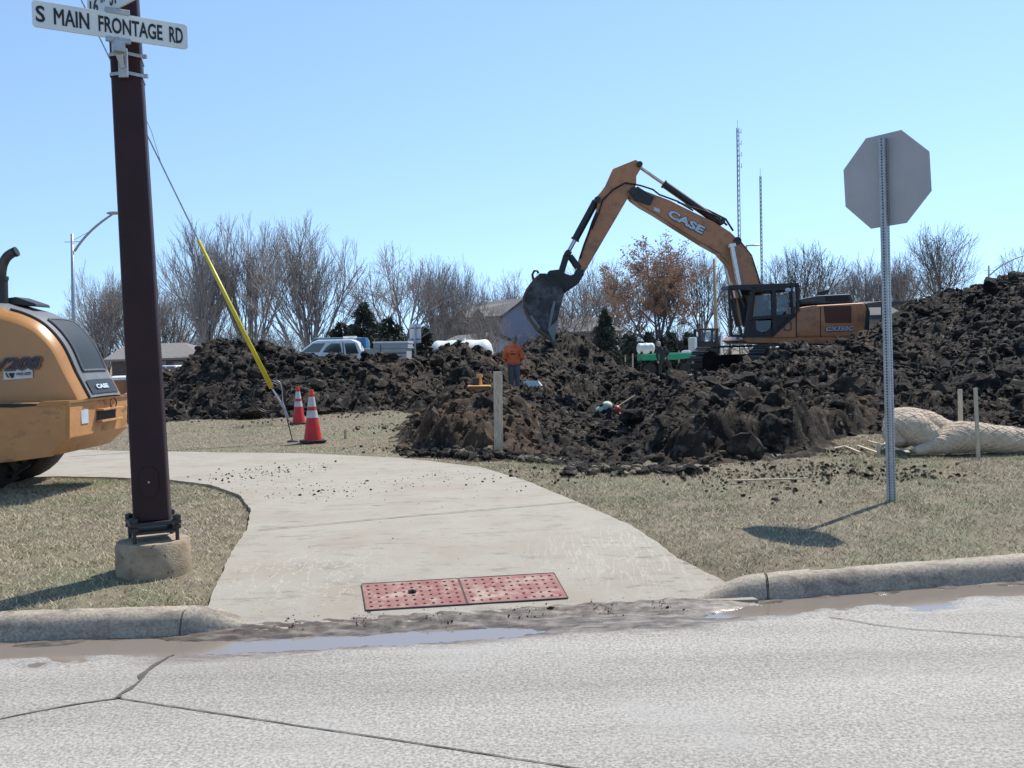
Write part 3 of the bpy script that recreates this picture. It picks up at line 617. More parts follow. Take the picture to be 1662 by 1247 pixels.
RN = [('soil_mound', 'long dark soil mound with big flat clods behind the two traffic cones', 'dirt pile', None),
      ('soil_mound', 'dark soil mound behind the worker in the orange hoodie', 'dirt pile', None),
      ('cut_bank', 'low brown cut bank of soil around the upright wooden board', 'dirt bank', None),
      ('excavation_pit', None, None, 'structure'),
      ('soil_mound', 'far black soil heap right under the excavator bucket', 'dirt pile', None),
      ('soil_mound', 'brown spoil bank with undercut front edge in front of the excavator', 'dirt pile', None),
      ('soil_mound', 'tallest black soil heap, behind the straw rolls at the right', 'dirt pile', None)]
xs4 = np.concatenate([spaced(-14, -9, .12), spaced(-9, -3.5, .07), spaced(-3.5, 9, .042), spaced(9, 25, .10)]); ys4 = np.concatenate([spaced(11.0, 18.5, .036), spaced(18.5, 31, .065), spaced(31, 48, .11)])
X, Y = np.meshgrid(xs4, ys4); Z, d = dirt_z(X, Y)
amp = (1-ss(-0.7, 0.0, d))
X2 = X + amp*0.16*fbm(X, Y, 2.6, 3, 101); Y2 = Y + amp*0.22*(fbm(X, Y, 2.6, 3, 111)); Z2 = Z
reg = region(X, Y); V = np.stack([X2, Y2, Z2], -1).reshape(-1, 3)
inside = (d < 0.32)
fc_in = inside[:-1, :-1] | inside[1:, 1:]
# icosphere clod templates
import bmesh
def ico(sub):
    bm = bmesh.new(); bmesh.ops.create_icosphere(bm, subdivisions=sub, radius=1); v = np.array([q.co[:] for q in bm.verts]); f = np.array([[q.index for q in p.verts] for p in bm.faces]); bm.free(); return v, f
I1 = ico(1); I2 = ico(2)
def clod_tpl(sub, k):
    v, f = (I1, I2)[sub-1]; v = v.copy()
    for _ in range(6):
        nrm = rng.normal(size=3); nrm /= np.linalg.norm(nrm); h_ = rng.uniform(0.35, 0.85); dd_ = v@nrm; v = v - np.outer(np.clip(dd_-h_, 0, None), nrm)
    v *= (1+0.16*rng.normal(size=(len(v), 1))*(0.6 if sub == 2 else 0.8)); v *= np.array([1, rng.uniform(.6, .95), rng.uniform(.45, .8)])
    return v
T1 = [clod_tpl(1, i) for i in range(14)]; T2 = [clod_tpl(2, i) for i in range(14)]
def rotm(n):
    q = rng.normal(size=(n, 4)); q /= np.linalg.norm(q, axis=1)[:, None]; w_, x, y, z = q.T
    return np.stack([1-2*(y*y+z*z), 2*(x*y-z*w_), 2*(x*z+y*w_), 2*(x*y+z*w_), 1-2*(x*x+z*z), 2*(y*z-x*w_), 2*(x*z-y*w_), 2*(y*z+x*w_), 1-2*(x*x+y*y)], -1).reshape(n, 3, 3)
def clods(px, py, pz, sz, big):
    """returns verts, faces for clods at given points"""
    n = len(px); tp = T2 if big else T1; fb = (I2 if big else I1)[1]; k = tp[0].shape[0]
    if n == 0: return np.zeros((0, 3)), np.zeros((0, 3), int)
    idx = rng.integers(0, len(tp), n); base = np.stack(tp)[idx]; Rm = rotm(n); v = np.einsum('nij,nkj->nki', Rm, base)
    v[:, :, 2] *= 0.8; v = v*sz[:, None, None] + np.stack([px, py, pz], -1)[:, None, :]
    f = fb[None]+(np.arange(n)*k)[:, None, None]; return v.reshape(-1, 3), f.reshape(-1, 3)
NB, NS = 7000, 34000
def sample(n):
    out = []
    while sum(len(o[0]) for o in out) < n:
        x = rng.uniform(-13, 20, n*3); y = 11+rng.beta(0.75, 1.6, n*3)*34; w_ = np.clip((abs(x)+2) < 0.62*y+1.0, 0, 1) > 0
        dq = sdf_poly(x, y, DP); ok = w_ & (dq < -0.05) & (rng.uniform(size=len(x)) < np.clip(y/26, .35, 1)); out.append((x[ok], y[ok]))
    return np.concatenate([o[0] for o in out])[:n], np.concatenate([o[1] for o in out])[:n]
bx, by = sample(NB); bs = 0.07+0.24*rng.beta(1, 4, NB); bs *= np.clip(by/24, 0.55, 1.15); bs *= np.where(rng.uniform(size=NB) < 0.05, 1.7, 1)
sx_, sy_ = sample(NS); ssz = 0.025+0.05*rng.beta(1, 3, NS); ssz *= np.clip(sy_/17, 0.7, 1.3)
bz = dirt_z(bx, by)[0]+bs*rng.uniform(0.0, .45, NB); sz_ = dirt_z(sx_, sy_)[0]+ssz*rng.uniform(0.2, .6, NS)
nearp = (np.abs(bx-0.0024*by) < 1.0) & (by > 24) & (by < 33.5); bs[:110] = rng.uniform(.22, .40, 110); bs[:110] = np.where(bx[:110] > 9, .15, bs[:110]); bs = np.where(nearp, np.minimum(bs, .09), bs); bs = np.where(np.hypot(bx-CPX[0], by-CPX[1]+.6) < 1.1, np.minimum(bs, .05), bs); bz[:110] = dirt_z(bx[:110], by[:110])[0]+bs[:110]*.1
br = region(bx, by); sr = region(sx_, sy_)
for r in range(7):
    sel = fc_in & (reg[:-1, :-1] == r); fq = gridfaces(*X.shape, sel); used = np.unique(fq); mp = -np.ones(len(V), int); mp[used] = np.arange(len(used))
    Vr = V[used]; fq = mp[fq]
    a = br == r; v1, f1 = clods(bx[a], by[a], bz[a], bs[a], True); a = sr == r; v2, f2 = clods(sx_[a], sy_[a], sz_[a], ssz[a], False)
    nm, lb, ct, kd = RN[r]; cen = np.array([Vr[:, 0].mean(), Vr[:, 1].mean(), 0])
    Vall = np.concatenate([Vr, v1, v2])-cen
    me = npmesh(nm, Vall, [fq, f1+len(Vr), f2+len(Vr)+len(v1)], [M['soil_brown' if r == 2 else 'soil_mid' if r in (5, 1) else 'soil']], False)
    sm = np.zeros(len(me.polygons), bool); sm[:len(fq)] = True; 
    if len(me.polygons) == len(fq)+len(f1)+len(f2): me.polygons.foreach_set('use_smooth', sm)
    tag(link(nm, me, None, cen), lb, ct, kind=kd)
# loose clods spilled on lawn, sidewalk (nobody could count them)
def spill(pts, n, spread, smin, smax, zf, zp=0.0):
    n = int(n*.62)
    x = []; y = []
    for (a, b, wgt) in pts:
        k = int(n*wgt); v = G(a, b, zp); x.append(v.x+rng.normal(size=k)*spread); y.append(v.y+rng.normal(size=k)*spread*1.3)
    x = np.concatenate(x); y = np.concatenate(y); s_ = smin+(smax-smin)*rng.beta(0.6, 5, len(x)); return x, y, zf(x, y)+s_*0.12, s_
gl = lambda x, y: np.where(y < gutter(x)+0.02, road_z(x, y)+.004, np.where(sdf_poly(x, y, SW) < 0, swz(x, y)+0.01, lawnz(x, y)+0.01))
parts = []
for pts, n, sp, a, b in [([(470, 765, .25), (430, 768, .2), (380, 780, .2), (520, 800, .15), (600, 800, .1), (700, 780, .15), (430, 800, .15), (800, 790, .1)], 420, .33, .006, .045),
                         ([(650, 725, .2), (900, 770, .2), (1150, 775, .2), (1250, 770, .3), (1350, 760, .3), (1420, 775, .2), (1480, 770, .25), (1250, 800, .1), (1340, 735, .3)], 700, .34, .012, .075),
                         ([(660, 690, .3), (640, 700, .3), (300, 683, .2), (450, 685, .3), (600, 675, .3)], 260, .5, .02, .11),
                         ([(600, 860, .2), (900, 880, .2), (700, 930, .1), (450, 860, .1), (1000, 900, .1)], 160, .9, .003, .012),
                         ([(470, 1012, .2), (600, 1008, .25), (720, 1003, .25), (860, 998, .3), (980, 992, .3), (1080, 985, .3)], 240, .06, .003, .018)]:
    parts.append(spill(pts, n, sp, a, b, gl, -.17 if sp < .08 else 0.0))
x, y, z, s_ = [np.concatenate(q) for q in zip(*parts)]
v1, f1 = clods(x, y, z, s_, True)
cen = np.array([x.mean(), y.mean(), 0]); tag(link('loose_clods', npmesh('loose_clods', v1-cen, [f1], [M['soil']], False), None, cen), 'loose dark soil clods spilled over the sidewalk and lawn', 'soil clods', kind='stuff')
# ---- grass blades
def grass(name, n, xr, yr, hmin, hmax, wd, label):
    x = rng.uniform(*xr, n); y = rng.uniform(*yr, n)
    ok = (y > gutter(x)+0.19) & (sdf_poly(x, y, SW)+0.05*fbm(x, y, 6, 2, 95) > -0.01) & (sdf_poly(x, y, DP)+0.4*fbm(x, y, 0.9, 3, 77) > -0.05) & (np.abs(x) < 0.62*y+3.2)
    dens = 0.55+0.9*fbm(x, y, 2.5, 3, 140)
    fnd = np.hypot(x+2.5, y-6.95); bare = np.clip(1.1-fnd/0.75, 0, 1); dens = dens*(1-0.8*bare) 
    ok &= rng.uniform(size=n) < dens
    x, y = x[ok], y[ok]; n = len(x); z = lawnz(x, y)-0.002
    h_ = rng.uniform(hmin, hmax, n)*(0.7+0.6*np.clip(fbm(x, y, 3, 2, 33)+.5, 0, 1)); an = rng.uniform(0, 2*np.pi, n); ln = rng.uniform(0.3, 1.5, n)*h_
    la = rng.uniform(0, 2*np.pi, n); dx = np.cos(an)*wd/2*rng.uniform(.6, 1.3, n); dy = np.sin(an)*wd/2
    b0 = np.stack([x-dx, y-dy, z], -1); b1 = np.stack([x+dx, y+dy, z], -1); tp = np.stack([x+np.cos(la)*ln, y+np.sin(la)*ln, z+h_*0.75], -1)
    V = np.stack([b0, b1, tp], 1).reshape(-1, 3); Fq = np.arange(3*n).reshape(-1, 3); cen = np.array([x.mean(), y.mean(), 0])
    me = npmesh(name, V-cen, [Fq], [M['blade']], False)
    at = me.attributes.new('rnd', 'FLOAT', 'POINT'); at.data.foreach_set('value', np.repeat(rng.uniform(size=n), 3).astype(np.float32))
    tag(link(name, me, None, cen), label, 'grass', kind='stuff')
def blade_mat():
    m = bpy.data.materials.new('grass_blades'); m.use_nodes = True; nt = m.node_tree; b = nt.nodes['Principled BSDF']; L = nt.links; b.inputs['Roughness'].default_value = 0.8; b.inputs['Specular IOR Level'].default_value = 0.2
    at = nt.nodes.new('ShaderNodeAttribute'); at.attribute_name = 'rnd'
    dry = ramp(nt, [(0.0, (0.17, 0.135, 0.09)), (0.4, (0.46, 0.38, 0.255)), (1.0, (0.72, 0.61, 0.43))]); L.new(at.outputs['Fac'], dry.inputs[0])
    grn = ramp(nt, [(0.0, (0.12, 0.14, 0.065)), (0.5, (0.25, 0.27, 0.14)), (1.0, (0.55, 0.50, 0.33))]); L.new(at.outputs['Fac'], grn.inputs[0])
    g = nt.nodes.new('ShaderNodeNewGeometry'); n = nt.nodes.new('ShaderNodeTexNoise'); n.inputs['Scale'].default_value = 0.62; n.inputs['Detail'].default_value = 5; L.new(g.outputs['Position'], n.inputs['Vector'])
    r = ramp(nt, [(0.48, (0.06, 0.06, 0.06)), (0.62, (0.85, 0.85, 0.85))]); L.new(n.outputs[0], r.inputs[0])
    x = nt.nodes.new('ShaderNodeMix'); x.data_type = 'RGBA'; L.new(r.outputs[0], x.inputs[0]); L.new(dry.outputs[0], x.inputs[6]); L.new(grn.outputs[0], x.inputs[7]); L.new(x.outputs[2], b.inputs['Base Color'])
    return m
M['blade'] = blade_mat()
grass('short_grass', 300000, (-8.5, -1.2), (5.9, 12.8), 0.018, 0.048, 0.006, 'short dry grass with green patches on the left lawn around the pole base')
grass('short_grass', 560000, (-1.0, 11.5), (6.3, 15.5), 0.018, 0.048, 0.006, 'short dry grass with green patches on the right lawn around the sign post')
grass('short_grass', 110000, (-15, -0.3), (12.8, 26), 0.02, 0.045, 0.010, 'dry pale grass strip behind the sidewalk around the traffic cones')
# ================================================================ SIGNS, POLES, SMALL SITE OBJECTS
def U(a, b, t): return a+(b-a)*t
# ---- brown signal pole on its round footing
pb = P(237, 853, 6.02); pt = P(188, -10, 6.02); ax = (pt-pb).normalized(); Z0 = gz1(pb.x, pb.y+.1)
base = Vector((pb.x, pb.y+0.13, 0)); org = Vector((base.x, base.y, Z0))
pole = empty('signal_pole', org, 'dark brown square steel pole bolted on a round concrete footing, carrying two street name signs', 'pole')
top_z = 9.5
def pole_c(z): k = (z-pb.z)/ax.z; p = pb+ax*k; return Vector((p.x, p.y+0.13, z))
mb = MB(); rows = []
yaw = R(15); rotp = Matrix.Rotation(yaw, 3, 'Z')
def pole_hw(z): return 0.119-0.0062*(z-0.25)
for z in np.linspace(pb.z+0.03, top_z, 12):
    c = pole_c(z); hw = pole_hw(z); ch = 0.028; pts = []
    for (sx, sy) in ((1, -1), (1, 1), (-1, 1), (-1, -1)):
        seq = [(sx*hw, sy*(hw-ch)), (sx*(hw-ch*.3), sy*(hw-ch*.3)), (sx*(hw-ch), sy*hw)]
        if sx*sy > 0: seq = seq[::-1]
        pts += seq
    # order corners counter-clockwise starting +x,-y
    pts = [(hw, -hw+ch), (hw, hw-ch), (hw-ch*.3, hw-ch*.3), (hw-ch, hw), (-hw+ch, hw), (-hw+ch*.3, hw-ch*.3), (-hw, hw-ch), (-hw, -hw+ch), (-hw+ch*.3, -hw+ch*.3), (-hw+ch, -hw), (hw-ch, -hw), (hw-ch*.3, -hw+ch*.3)]
    row = [c+rotp@Vector((a, b, 0)) for a, b in pts]; rows.append(row+[row[0]])
mb.grid(rows); mb.build('shaft', M['pole'], pole)
zt = pb.z
mb = MB(); c = pole_c(zt); 
mb.box(c+Vector((0, 0, 0.012)), (0.33, 0.33, 0.026), Matrix.Rotation(yaw+R(12), 3, 'Z')); mb.box(c+Vector((0, 0, -0.05)), (0.28, 0.28, 0.02), Matrix.Rotation(yaw+R(12), 3, 'Z')); mb.build('base_plate', M['black'], pole, bevel=0.004)
for sx, sy in ((-1, -1), (1, -1), (1, 1), (-1, 1)):
    mb = MB(); o = c+Matrix.Rotation(yaw+R(12), 3, 'Z')@Vector((sx*.138, sy*.138, 0)); mb.cyl(o-Vector((0, 0, .12)), o+Vector((0, 0, .06)), .013); mb.cyl(o+Vector((0, 0, .026)), o+Vector((0, 0, .055)), .03, n=6); mb.cyl(o-Vector((0, 0, .035)), o-Vector((0, 0, .01)), .03, n=6)
    mb.build('anchor_bolt', M['black'], pole)
mb = MB(); ft = zt-.115; mb.lathe((c.x-.006, c.y, 0), [(.242, Z0-.1), (.249, Z0+.02), (.245, ft-.03), (.232, ft-.004), (.20, ft), (.02, ft)], 40); mb.build('concrete_footing', M['found'], pole, smooth=True, auto=40)
mb = MB(); cz = P(243, 783, 6.02).z; cc = pole_c(cz); f_ = rotp@Vector((0, -1, 0)); hw = pole_hw(cz); s1 = rotp@Vector((1, 0, 0)); cf = cc+f_*(hw+0.003)
pts = [cf+s1*(.062*math.cos(a))+Vector((0, 0, .075*math.sin(a)+(.03 if math.sin(a) > 0 else -.03))) for a in np.linspace(0, 2*math.pi, 24, endpoint=False)]
mb.prism(pts, f_*0.006); mb.build('hand_hole_cover', M['pole'], pole, bevel=0.002)
mb = MB(); mb.cyl(cf+f_*.006, cf+f_*.014, .007, n=8); mb.build('cover_screw', M['galv'], pole)
# straps + bracket
brk = MB()
for py in (88, 120):
    z = P(205, py, 6.02).z; cc = pole_c(z); hw = pole_hw(z)+.004; mb = MB(); ring = [cc+rotp@Vector((a*hw, b*hw, (0.012 if b < 0 and a == 0 else 0))) for a, b in ((-1, -1), (0, -1.25), (1, -1), (1, 1), (-1, 1))]
    for a, b in zip(ring, ring[1:]+ring[:1]): 
        d_ = (b-a).normalized(); mb.add([a-Vector((0, 0, .011)), b-Vector((0, 0, .011)), b+Vector((0, 0, .011)), a+Vector((0, 0, .011))], [(0, 1, 2, 3)])
    mb.box(ring[2]+Vector((0.018, 0.01, 0)), (.03, .022, .024)); mb.build('steel_strap', M['galv'], pole)
c1 = pole_c(P(205, 120, 6.02).z)+rotp@Vector((-.01, -.155, -.02)); c2 = pole_c(P(205, 88, 6.02).z)+rotp@Vector((-.01, -.155, .02))
mb = MB(); mb.box((c1+c2)/2, (.062, .02, (c2-c1).length+.02)); top = P(186, 64, 5.74); mb.tube([c1+Vector((0, -.01, .05)), c2+Vector((-.01, -.05, -.02)), top+Vector((0.02, .02, -.03)), top], [.016, .026, .034, .03], 6); mb.build('sign_bracket', M['galv'], pole, bevel=0.003)
# ---- street name signs
def blade(name, A, B, h, label, txt, th=0.016, tsegs=()):
    A = Vector(A); B = Vector(B); X = (B-A); L = X.length; X.normalize(); Zu = Vector((0, 0, 1)); Zu = (Zu-X*Zu.dot(X)).normalized(); N = X.cross(Zu)   # N faces the viewer
    if N.y > 0: N = -N
    root = empty(name, A, label, 'street sign', 'street name signs on the brown pole')
    mb = MB(); r = .022; pts = []
    for (cx, cz, a0) in ((L-r, h/2-r, 0), (r, h/2-r, 90), (r, -h/2+r, 180), (L-r, -h/2+r, 270)):
        for q in range(5): a = R(a0+q*22.5); pts.append(A+X*(cx+r*math.cos(a))+Zu*(cz+r*math.sin(a))-N*th/2)
    mb.prism(pts, N*th); mb.build('sign_blade', M['sign_white'], root, bevel=0.002)
    for (t, x0, x1, hh, dz) in tsegs:
        p0 = A+X*x0+Zu*(dz-hh/2)+N*(th/2+.0015); p1 = A+X*x1+Zu*(dz-hh/2)+N*(th/2+.0015)
        for e_ in ((-.0016, .0016) if 'M' in t else (0,)): text_obj(t, 'lettering', M['ink'], root, p0+X*e_, p1+X*e_, Zu, hh, bold=0.0 if 'M' in t else 0.018, lift=e_*.2)
    return root, X, Zu, N, L
hb = 0.162
A0 = P(52, 21.5, 5.50); B0 = P(304, 58, 5.98); B0.z = A0.z; LL = (B0-A0).length
r1, X1, Z1, N1, _ = blade('street_name_sign', A0, B0, hb, 'white street name blade reading S MAIN FRONTAGE RD strapped to the brown pole', None,
    tsegs=[('S', .02*LL, .075*LL, .1, 0), ('MAIN', .13*LL, .345*LL, .1, 0), ('FRONTAGE', .405*LL, .825*LL, .1, 0), ('RD', .872*LL, .965*LL, .1, 0)])
mid = A0+X1*(.53*LL)
mb = MB(); mb.box(mid-Z1*(hb/2+.006), (.15, .03, .03), Matrix.Rotation(math.atan2(X1.y, X1.x), 3, 'Z')); mb.box(mid-Z1*(hb/2+.05), (.07, .07, .065), Matrix.Rotation(math.atan2(X1.y, X1.x), 3, 'Z')); mb.build('lower_clamp', M['galv'], r1, bevel=.004)
mb = MB(); mb.box(mid+Z1*(hb/2+.012), (.15, .034, .035), Matrix.Rotation(math.atan2(X1.y, X1.x), 3, 'Z')); mb.build('cross_clamp', M['galv'], r1, bevel=.004)
D2 = Vector((.75, -.66, 0)).normalized(); m2 = mid+Z1*(hb/2+.03+hb/2)
A2 = m2-D2*.38; B2 = m2+D2*.38
blade('street_name_sign', A2, B2, hb, 'upper white street name blade reading 16TH ST cut off by the top of the photo', None,
    tsegs=[('16', .04, .15, .1, 0), ('TH', .18, .24, .05, .025), ('ST', .31, .41, .1, 0)])
# ---- stop sign seen from behind
sb = G(1447, 815); spt = P(1433, 226, 7.98); sorg = Vector((sb.x, sb.y, gz1(sb.x, sb.y)))
ss_ = empty('stop_sign', sorg, 'grey back of an octagonal road sign on a perforated square steel post in the grass', 'road sign')
axp = (spt-sb).normalized(); th = R(50); fx = Vector((math.cos(th), -math.sin(th), 0)); fn = Vector((-math.sin(th), -math.cos(th), 0))
mb = MB(); hw = .029; cn = [(-1, -1), (1, -1), (1, 1), (-1, 1)]
for i in range(4):
    a = cn[i]; b = cn[(i+1) % 4]; lo = sb-Vector((0, 0, .1)); pa = lo+fx*hw*a[0]-fn*hw*a[1]; pb_ = lo+fx*hw*b[0]-fn*hw*b[1]; up_ = (spt-lo)
    mb.add([pa, pb_, pb_+up_, pa+up_], [(0, 1, 2, 3)])
mb.prism([spt+fx*hw*a-fn*hw*b for a, b in cn], Vector((0, 0, .002)))
mb.m = 1  # dark discs paint the shade inside the punched holes
Lp = (spt-sb).length
for k in range(int(Lp/.0254)):
    c = sb+axp*(.02+k*.0254)
    for n_, t_ in ((fn, fx), (-fn, fx), (fx, fn), (-fx, fn)):
        o = c+n_*(hw+.0008); mb.add([o+(t_*math.cos(a)+axp*math.sin(a))*.0085 for a in [j*math.pi/3 for j in range(6)]], [tuple(range(6)) if n_.cross(t_).dot(axp) < 0 else tuple(range(5, -1, -1))])
mb.build('perforated_post', [M['galv'], M['ink']], ss_)
cs = sb+axp*((P(1436, 292, 7.98)-sb).length)-fn*(hw+.006); rr = .82/2/math.cos(math.pi/8)
rz = R(2)
pts = [cs+(fx*math.cos(a)+axp*math.sin(a))*rr for a in [math.pi/8+j*math.pi/4+rz for j in range(8)]]
mb = MB(); mb.prism([p for p in pts], -fn*.003); mb.build('octagonal_plate', M['sign_back'], ss_)
mb = MB()
for dz in (-.28, .28): mb = MB(); mb.cyl(cs+axp*dz+fn*.0, cs+axp*dz+fn*(2*hw+.018), .008, n=6); mb.build('mounting_bolt', M['galv'], ss_)
mb = MB(); mb.prism([cs-fn*.0035+(fx*math.cos(a)+axp*math.sin(a))*(rr-.012) for a in [math.pi/8+j*math.pi/4+rz for j in range(8)]], -fn*.001); mb.build('red_face', M['brake_red'], ss_)
# ---- wooden board standing in the dirt
def board(name, px, pyt, pyb, D, wpx, label, cat, m_='wood', th_=.025, group=None, tilt=0, yaw_=0.2):
    b = P(px, pyb, D); t = P(px+tilt, pyt, D); wd_ = wpx*D*K/F; mb = MB(); s1 = Vector((math.cos(yaw_), math.sin(yaw_), 0)); n1 = Vector((-s1.y, s1.x, 0)); lo = b-Vector((0, 0, .25))
    q = [-.5, -.2, .1, .5]; mb.prism([lo-s1*wd_/2-n1*th_/2, lo+s1*wd_/2-n1*th_/2, lo+s1*wd_/2+n1*th_/2, lo-s1*wd_/2+n1*th_/2], (t-lo))
    o = mb.build(name, M[m_], org=b, bevel=.002); return tag(o, label, cat, group)
board('wooden_board', 809, 603, 733, 12.1, 14.5, 'weathered upright wooden board standing at the near edge of the cut bank', 'board', tilt=-1)
board('wooden_stake', 1560, 632, 700, 11.6, 7, 'pale wooden stake behind the straw rolls, left one of the pair', 'stake', 'lath', group='stakes at the straw rolls', tilt=-2)
board('wooden_stake', 1589, 630, 742, 10.72, 5.5, 'pale wooden stake driven in front of the straw rolls, right one of the pair', 'stake', 'lath', group='stakes at the straw rolls', tilt=-6)
board('grade_stake', 560, 698, 716, 15.6, 4.5, 'short weathered stake stub in the dry grass right of the traffic cones', 'stake', 'wood')
# ---- traffic cones
def cone(px, pyb, D, h_px, label, tilt):
    b = P(px, pyb, D); h = h_px*D*K/F; b.z = gz1(b.x, b.y)+.01
    root = empty('traffic_cone', b, label, 'traffic cone', 'traffic cones by the guy wire'); s_ = h/.90
    def rad(z): return (.155-.125*(z/.86))*s_
    mb = MB(); mb.box(b+Vector((0, 0, .018*s_)), (.40*s_, .40*s_, .035*s_), Matrix.Rotation(R(20), 3, 'Z')); mb.build('rubber_base', M['rubber'], root, bevel=.006)
    def seg(nm, z0, z1, m_, ex=0.0):
        mb = MB(); pr = []
        for k in range(5): z = U(z0, z1, k/4); pr.append((rad(z)+ex, z*s_+.035*s_))
        mb.lathe((b.x, b.y, b.z), pr, 24); mb.build(nm, M[m_], root, smooth=True, auto=50)
    seg('cone_body', 0, .80, 'cone'); seg('reflective_collar', .385, .51, 'reflective', .003); seg('reflective_collar', .575, .745, 'reflective', .003); seg('cone_tip', .78, .865, 'cone_tip', .006)
cone(508, 716, 15.1, 85, 'nearer and taller traffic cone with white collars beside the guy wire anchor', 0)
cone(485, 680, 19.6, 61, 'farther traffic cone partly behind the other one at the foot of the soil mound', 0)
# ---- guy wire
ga = P(475, 716, 15.2); ga.z = gz1(ga.x, ga.y)
gw = empty('guy_wire', ga, 'slanting guy wire with a yellow plastic guard anchored in the grass by the cones', 'guy wire')
D0 = 15.2
p_t = P(466, 680, D0); p_k = P(461, 662, D0); p_g0 = P(441, 630, D0); p_g1 = P(322, 390, D0); p_u = P(237, 212, D0); p_e = P(165, 68, D0); p_x = p_g1+(p_e-p_g1)*3.2
mb = MB(); mb.tube([ga-Vector((0, 0, .2)), ga, p_t], .011, 6); mb.ell(ga+Vector((0, 0, 0.01)), (.10, .07, .025)); mb.build('anchor_rod', M['black'], gw)
mb = MB(); mb.tube([p_t, p_k, p_g0], [.018, .026, .016], 6); mb.tube([p_t+Vector((.03, 0, 0)), P(458, 650, D0)], .012, 6); mb.tube([p_k+Vector((-.04, 0, .02)), P(452, 640, D0)+Vector((-.02, 0, 0))], .009, 5); mb.build('turnbuckle', M['galv'], gw)
mb = MB(); lp = [P(x, y, D0-.1) for x, y in ((442, 632), (443, 622), (449, 617), (455, 621), (458, 635), (459, 655), (463, 668))]; mb.tube(lp, .008, 6); mb.build('tail_loop', M['galv'], gw, smooth=True)
mb = MB(); mb.tube([p_g0, U(p_g0, p_g1, .5)+Vector((0, 0, -.01)), p_g1], [.042, .036, .028], 10); mb.build('yellow_guard', M['yellow'], gw, smooth=True)
mb = MB(); mb.tube([p_g1, p_x], .014, 5); mb.build('steel_cable', M['galv'], gw)
mb = MB(); mb.tube([U(p_g1, p_x, .12), P(246, 214, D0), P(182, 68, D0), P(182, 68, D0)+(P(182, 68, D0)-P(246, 214, D0))*4], .006, 5); mb.build('steel_cable', M['galv'], gw)
# black hose coil leaning on the mound
mb = MB(); hc = P(437, 645, 19.8); mb.torus(hc, .33, .017, Matrix.Rotation(R(12), 3, 'Z')@Matrix.Rotation(R(15), 3, 'X'), 28, 8); mb.torus(hc+Vector((-.03, .05, .01)), .37, .02, Matrix.Rotation(R(8), 3, 'Z')@Matrix.Rotation(R(10), 3, 'X'), 28, 8)
tag(mb.build('hose_coil', M['black'], org=hc, smooth=True), 'thin round coil of hose leaning on the mound behind the guy wire', 'hose')
# ---- tactile warning plates
def plate(q, label):
    q = [Vector((v.x, v.y, float(swz(np.array([v.x]), np.array([v.y]))[0])+.013)) for v in q]; c = sum(q, Vector())/4
    root = empty('tactile_plate', c, label, 'tactile paving', 'tactile warning plates on the curb ramp')
    mb = MB(); rows = [[U(U(q[0], q[1], i/8), U(q[3], q[2], i/8), j/8) for i in range(9)] for j in range(9)]
    for row in rows:
        for v in row: v.z = float(swz(np.array([v.x]), np.array([v.y]))[0])+.015
    mb.grid(rows); 
    if (q[1]-q[0]).cross(q[3]-q[0]).z < 0: mb.f = [f[::-1] for f in mb.f]
    mb.build('plate', M['tactile'], root)
    mb = MB()
    for i in range(11):
        for j in range(6):
            u_, v_ = (i+.7)/11.4, (j+.7)/6.4; p = U(U(q[0], q[1], u_), U(q[3], q[2], u_), v_); z = float(swz(np.array([p.x]), np.array([p.y]))[0])+.0155
            if random.random() < .04: continue
            mb.lathe((p.x, p.y, z), [(.0105, 0), (.009, .0035), (.005, .005)], 8)
    mb.build('raised_domes', M['dome'], root, smooth=True)['kind'] = 'stuff'
    mb = MB(); 
    for a, b in zip(q, q[1:]+q[:1]):
        mb.tube([a+Vector((0, 0, .002)), b+Vector((0, 0, .002))], .004, 4)
    mb.build('joint', M['crack'], root)
M['tactile'] = mat('tactile_faded_red', (0.24, 0.085, 0.075), 0.8, c2=(0.30, 0.16, 0.135), scale=5, c3=(0.42, 0.34, 0.27), s3=6, p3=(0.5, 0.68))
M['dome'] = mat('tactile_dark_domes', (0.13, 0.035, 0.035), 0.7, c2=(0.2, 0.09, 0.08), scale=8)
def GS(px, py):
    z = -.08
    for _ in range(8): v = G(px, py, z); z = float(swz(np.array([v.x]), np.array([v.y]))[0])+.015
    return G(px, py, z)
a, b, c_, d_ = GS(587, 948), GS(743, 939), GS(758, 980), GS(594, 990); plate([d_, c_, b, a], 'faded red tactile plate with worn domes, left of the two on the ramp')
a2, b2 = GS(899, 930), GS(922, 970); plate([c_+Vector((.008, 0, 0)), b2, a2, b+Vector((.008, 0, 0))], 'faded red tactile plate with complete rows of domes, right of the two on the ramp')
def lump(px, py, z, r_, label, nm='mud_clod'):
    p = G(px, py, z); mb = MB(); mb.ell(p+Vector((0, 0, r_*.3)), (r_, r_*.7, r_*.4))
    for i, v in enumerate(mb.v): v.xyz = p+(v-p)*random.uniform(.8, 1.15)
    tag(mb.build(nm, M['soil'], org=p), label, 'mud clod')
lump(669, 962, GS(669, 962).z, .028, 'dark flat mud clod lying on the left red tactile plate')
lump(894, 990, GS(894, 990).z, .028, 'dark wet mud clod in the mud just below the right tactile plate')
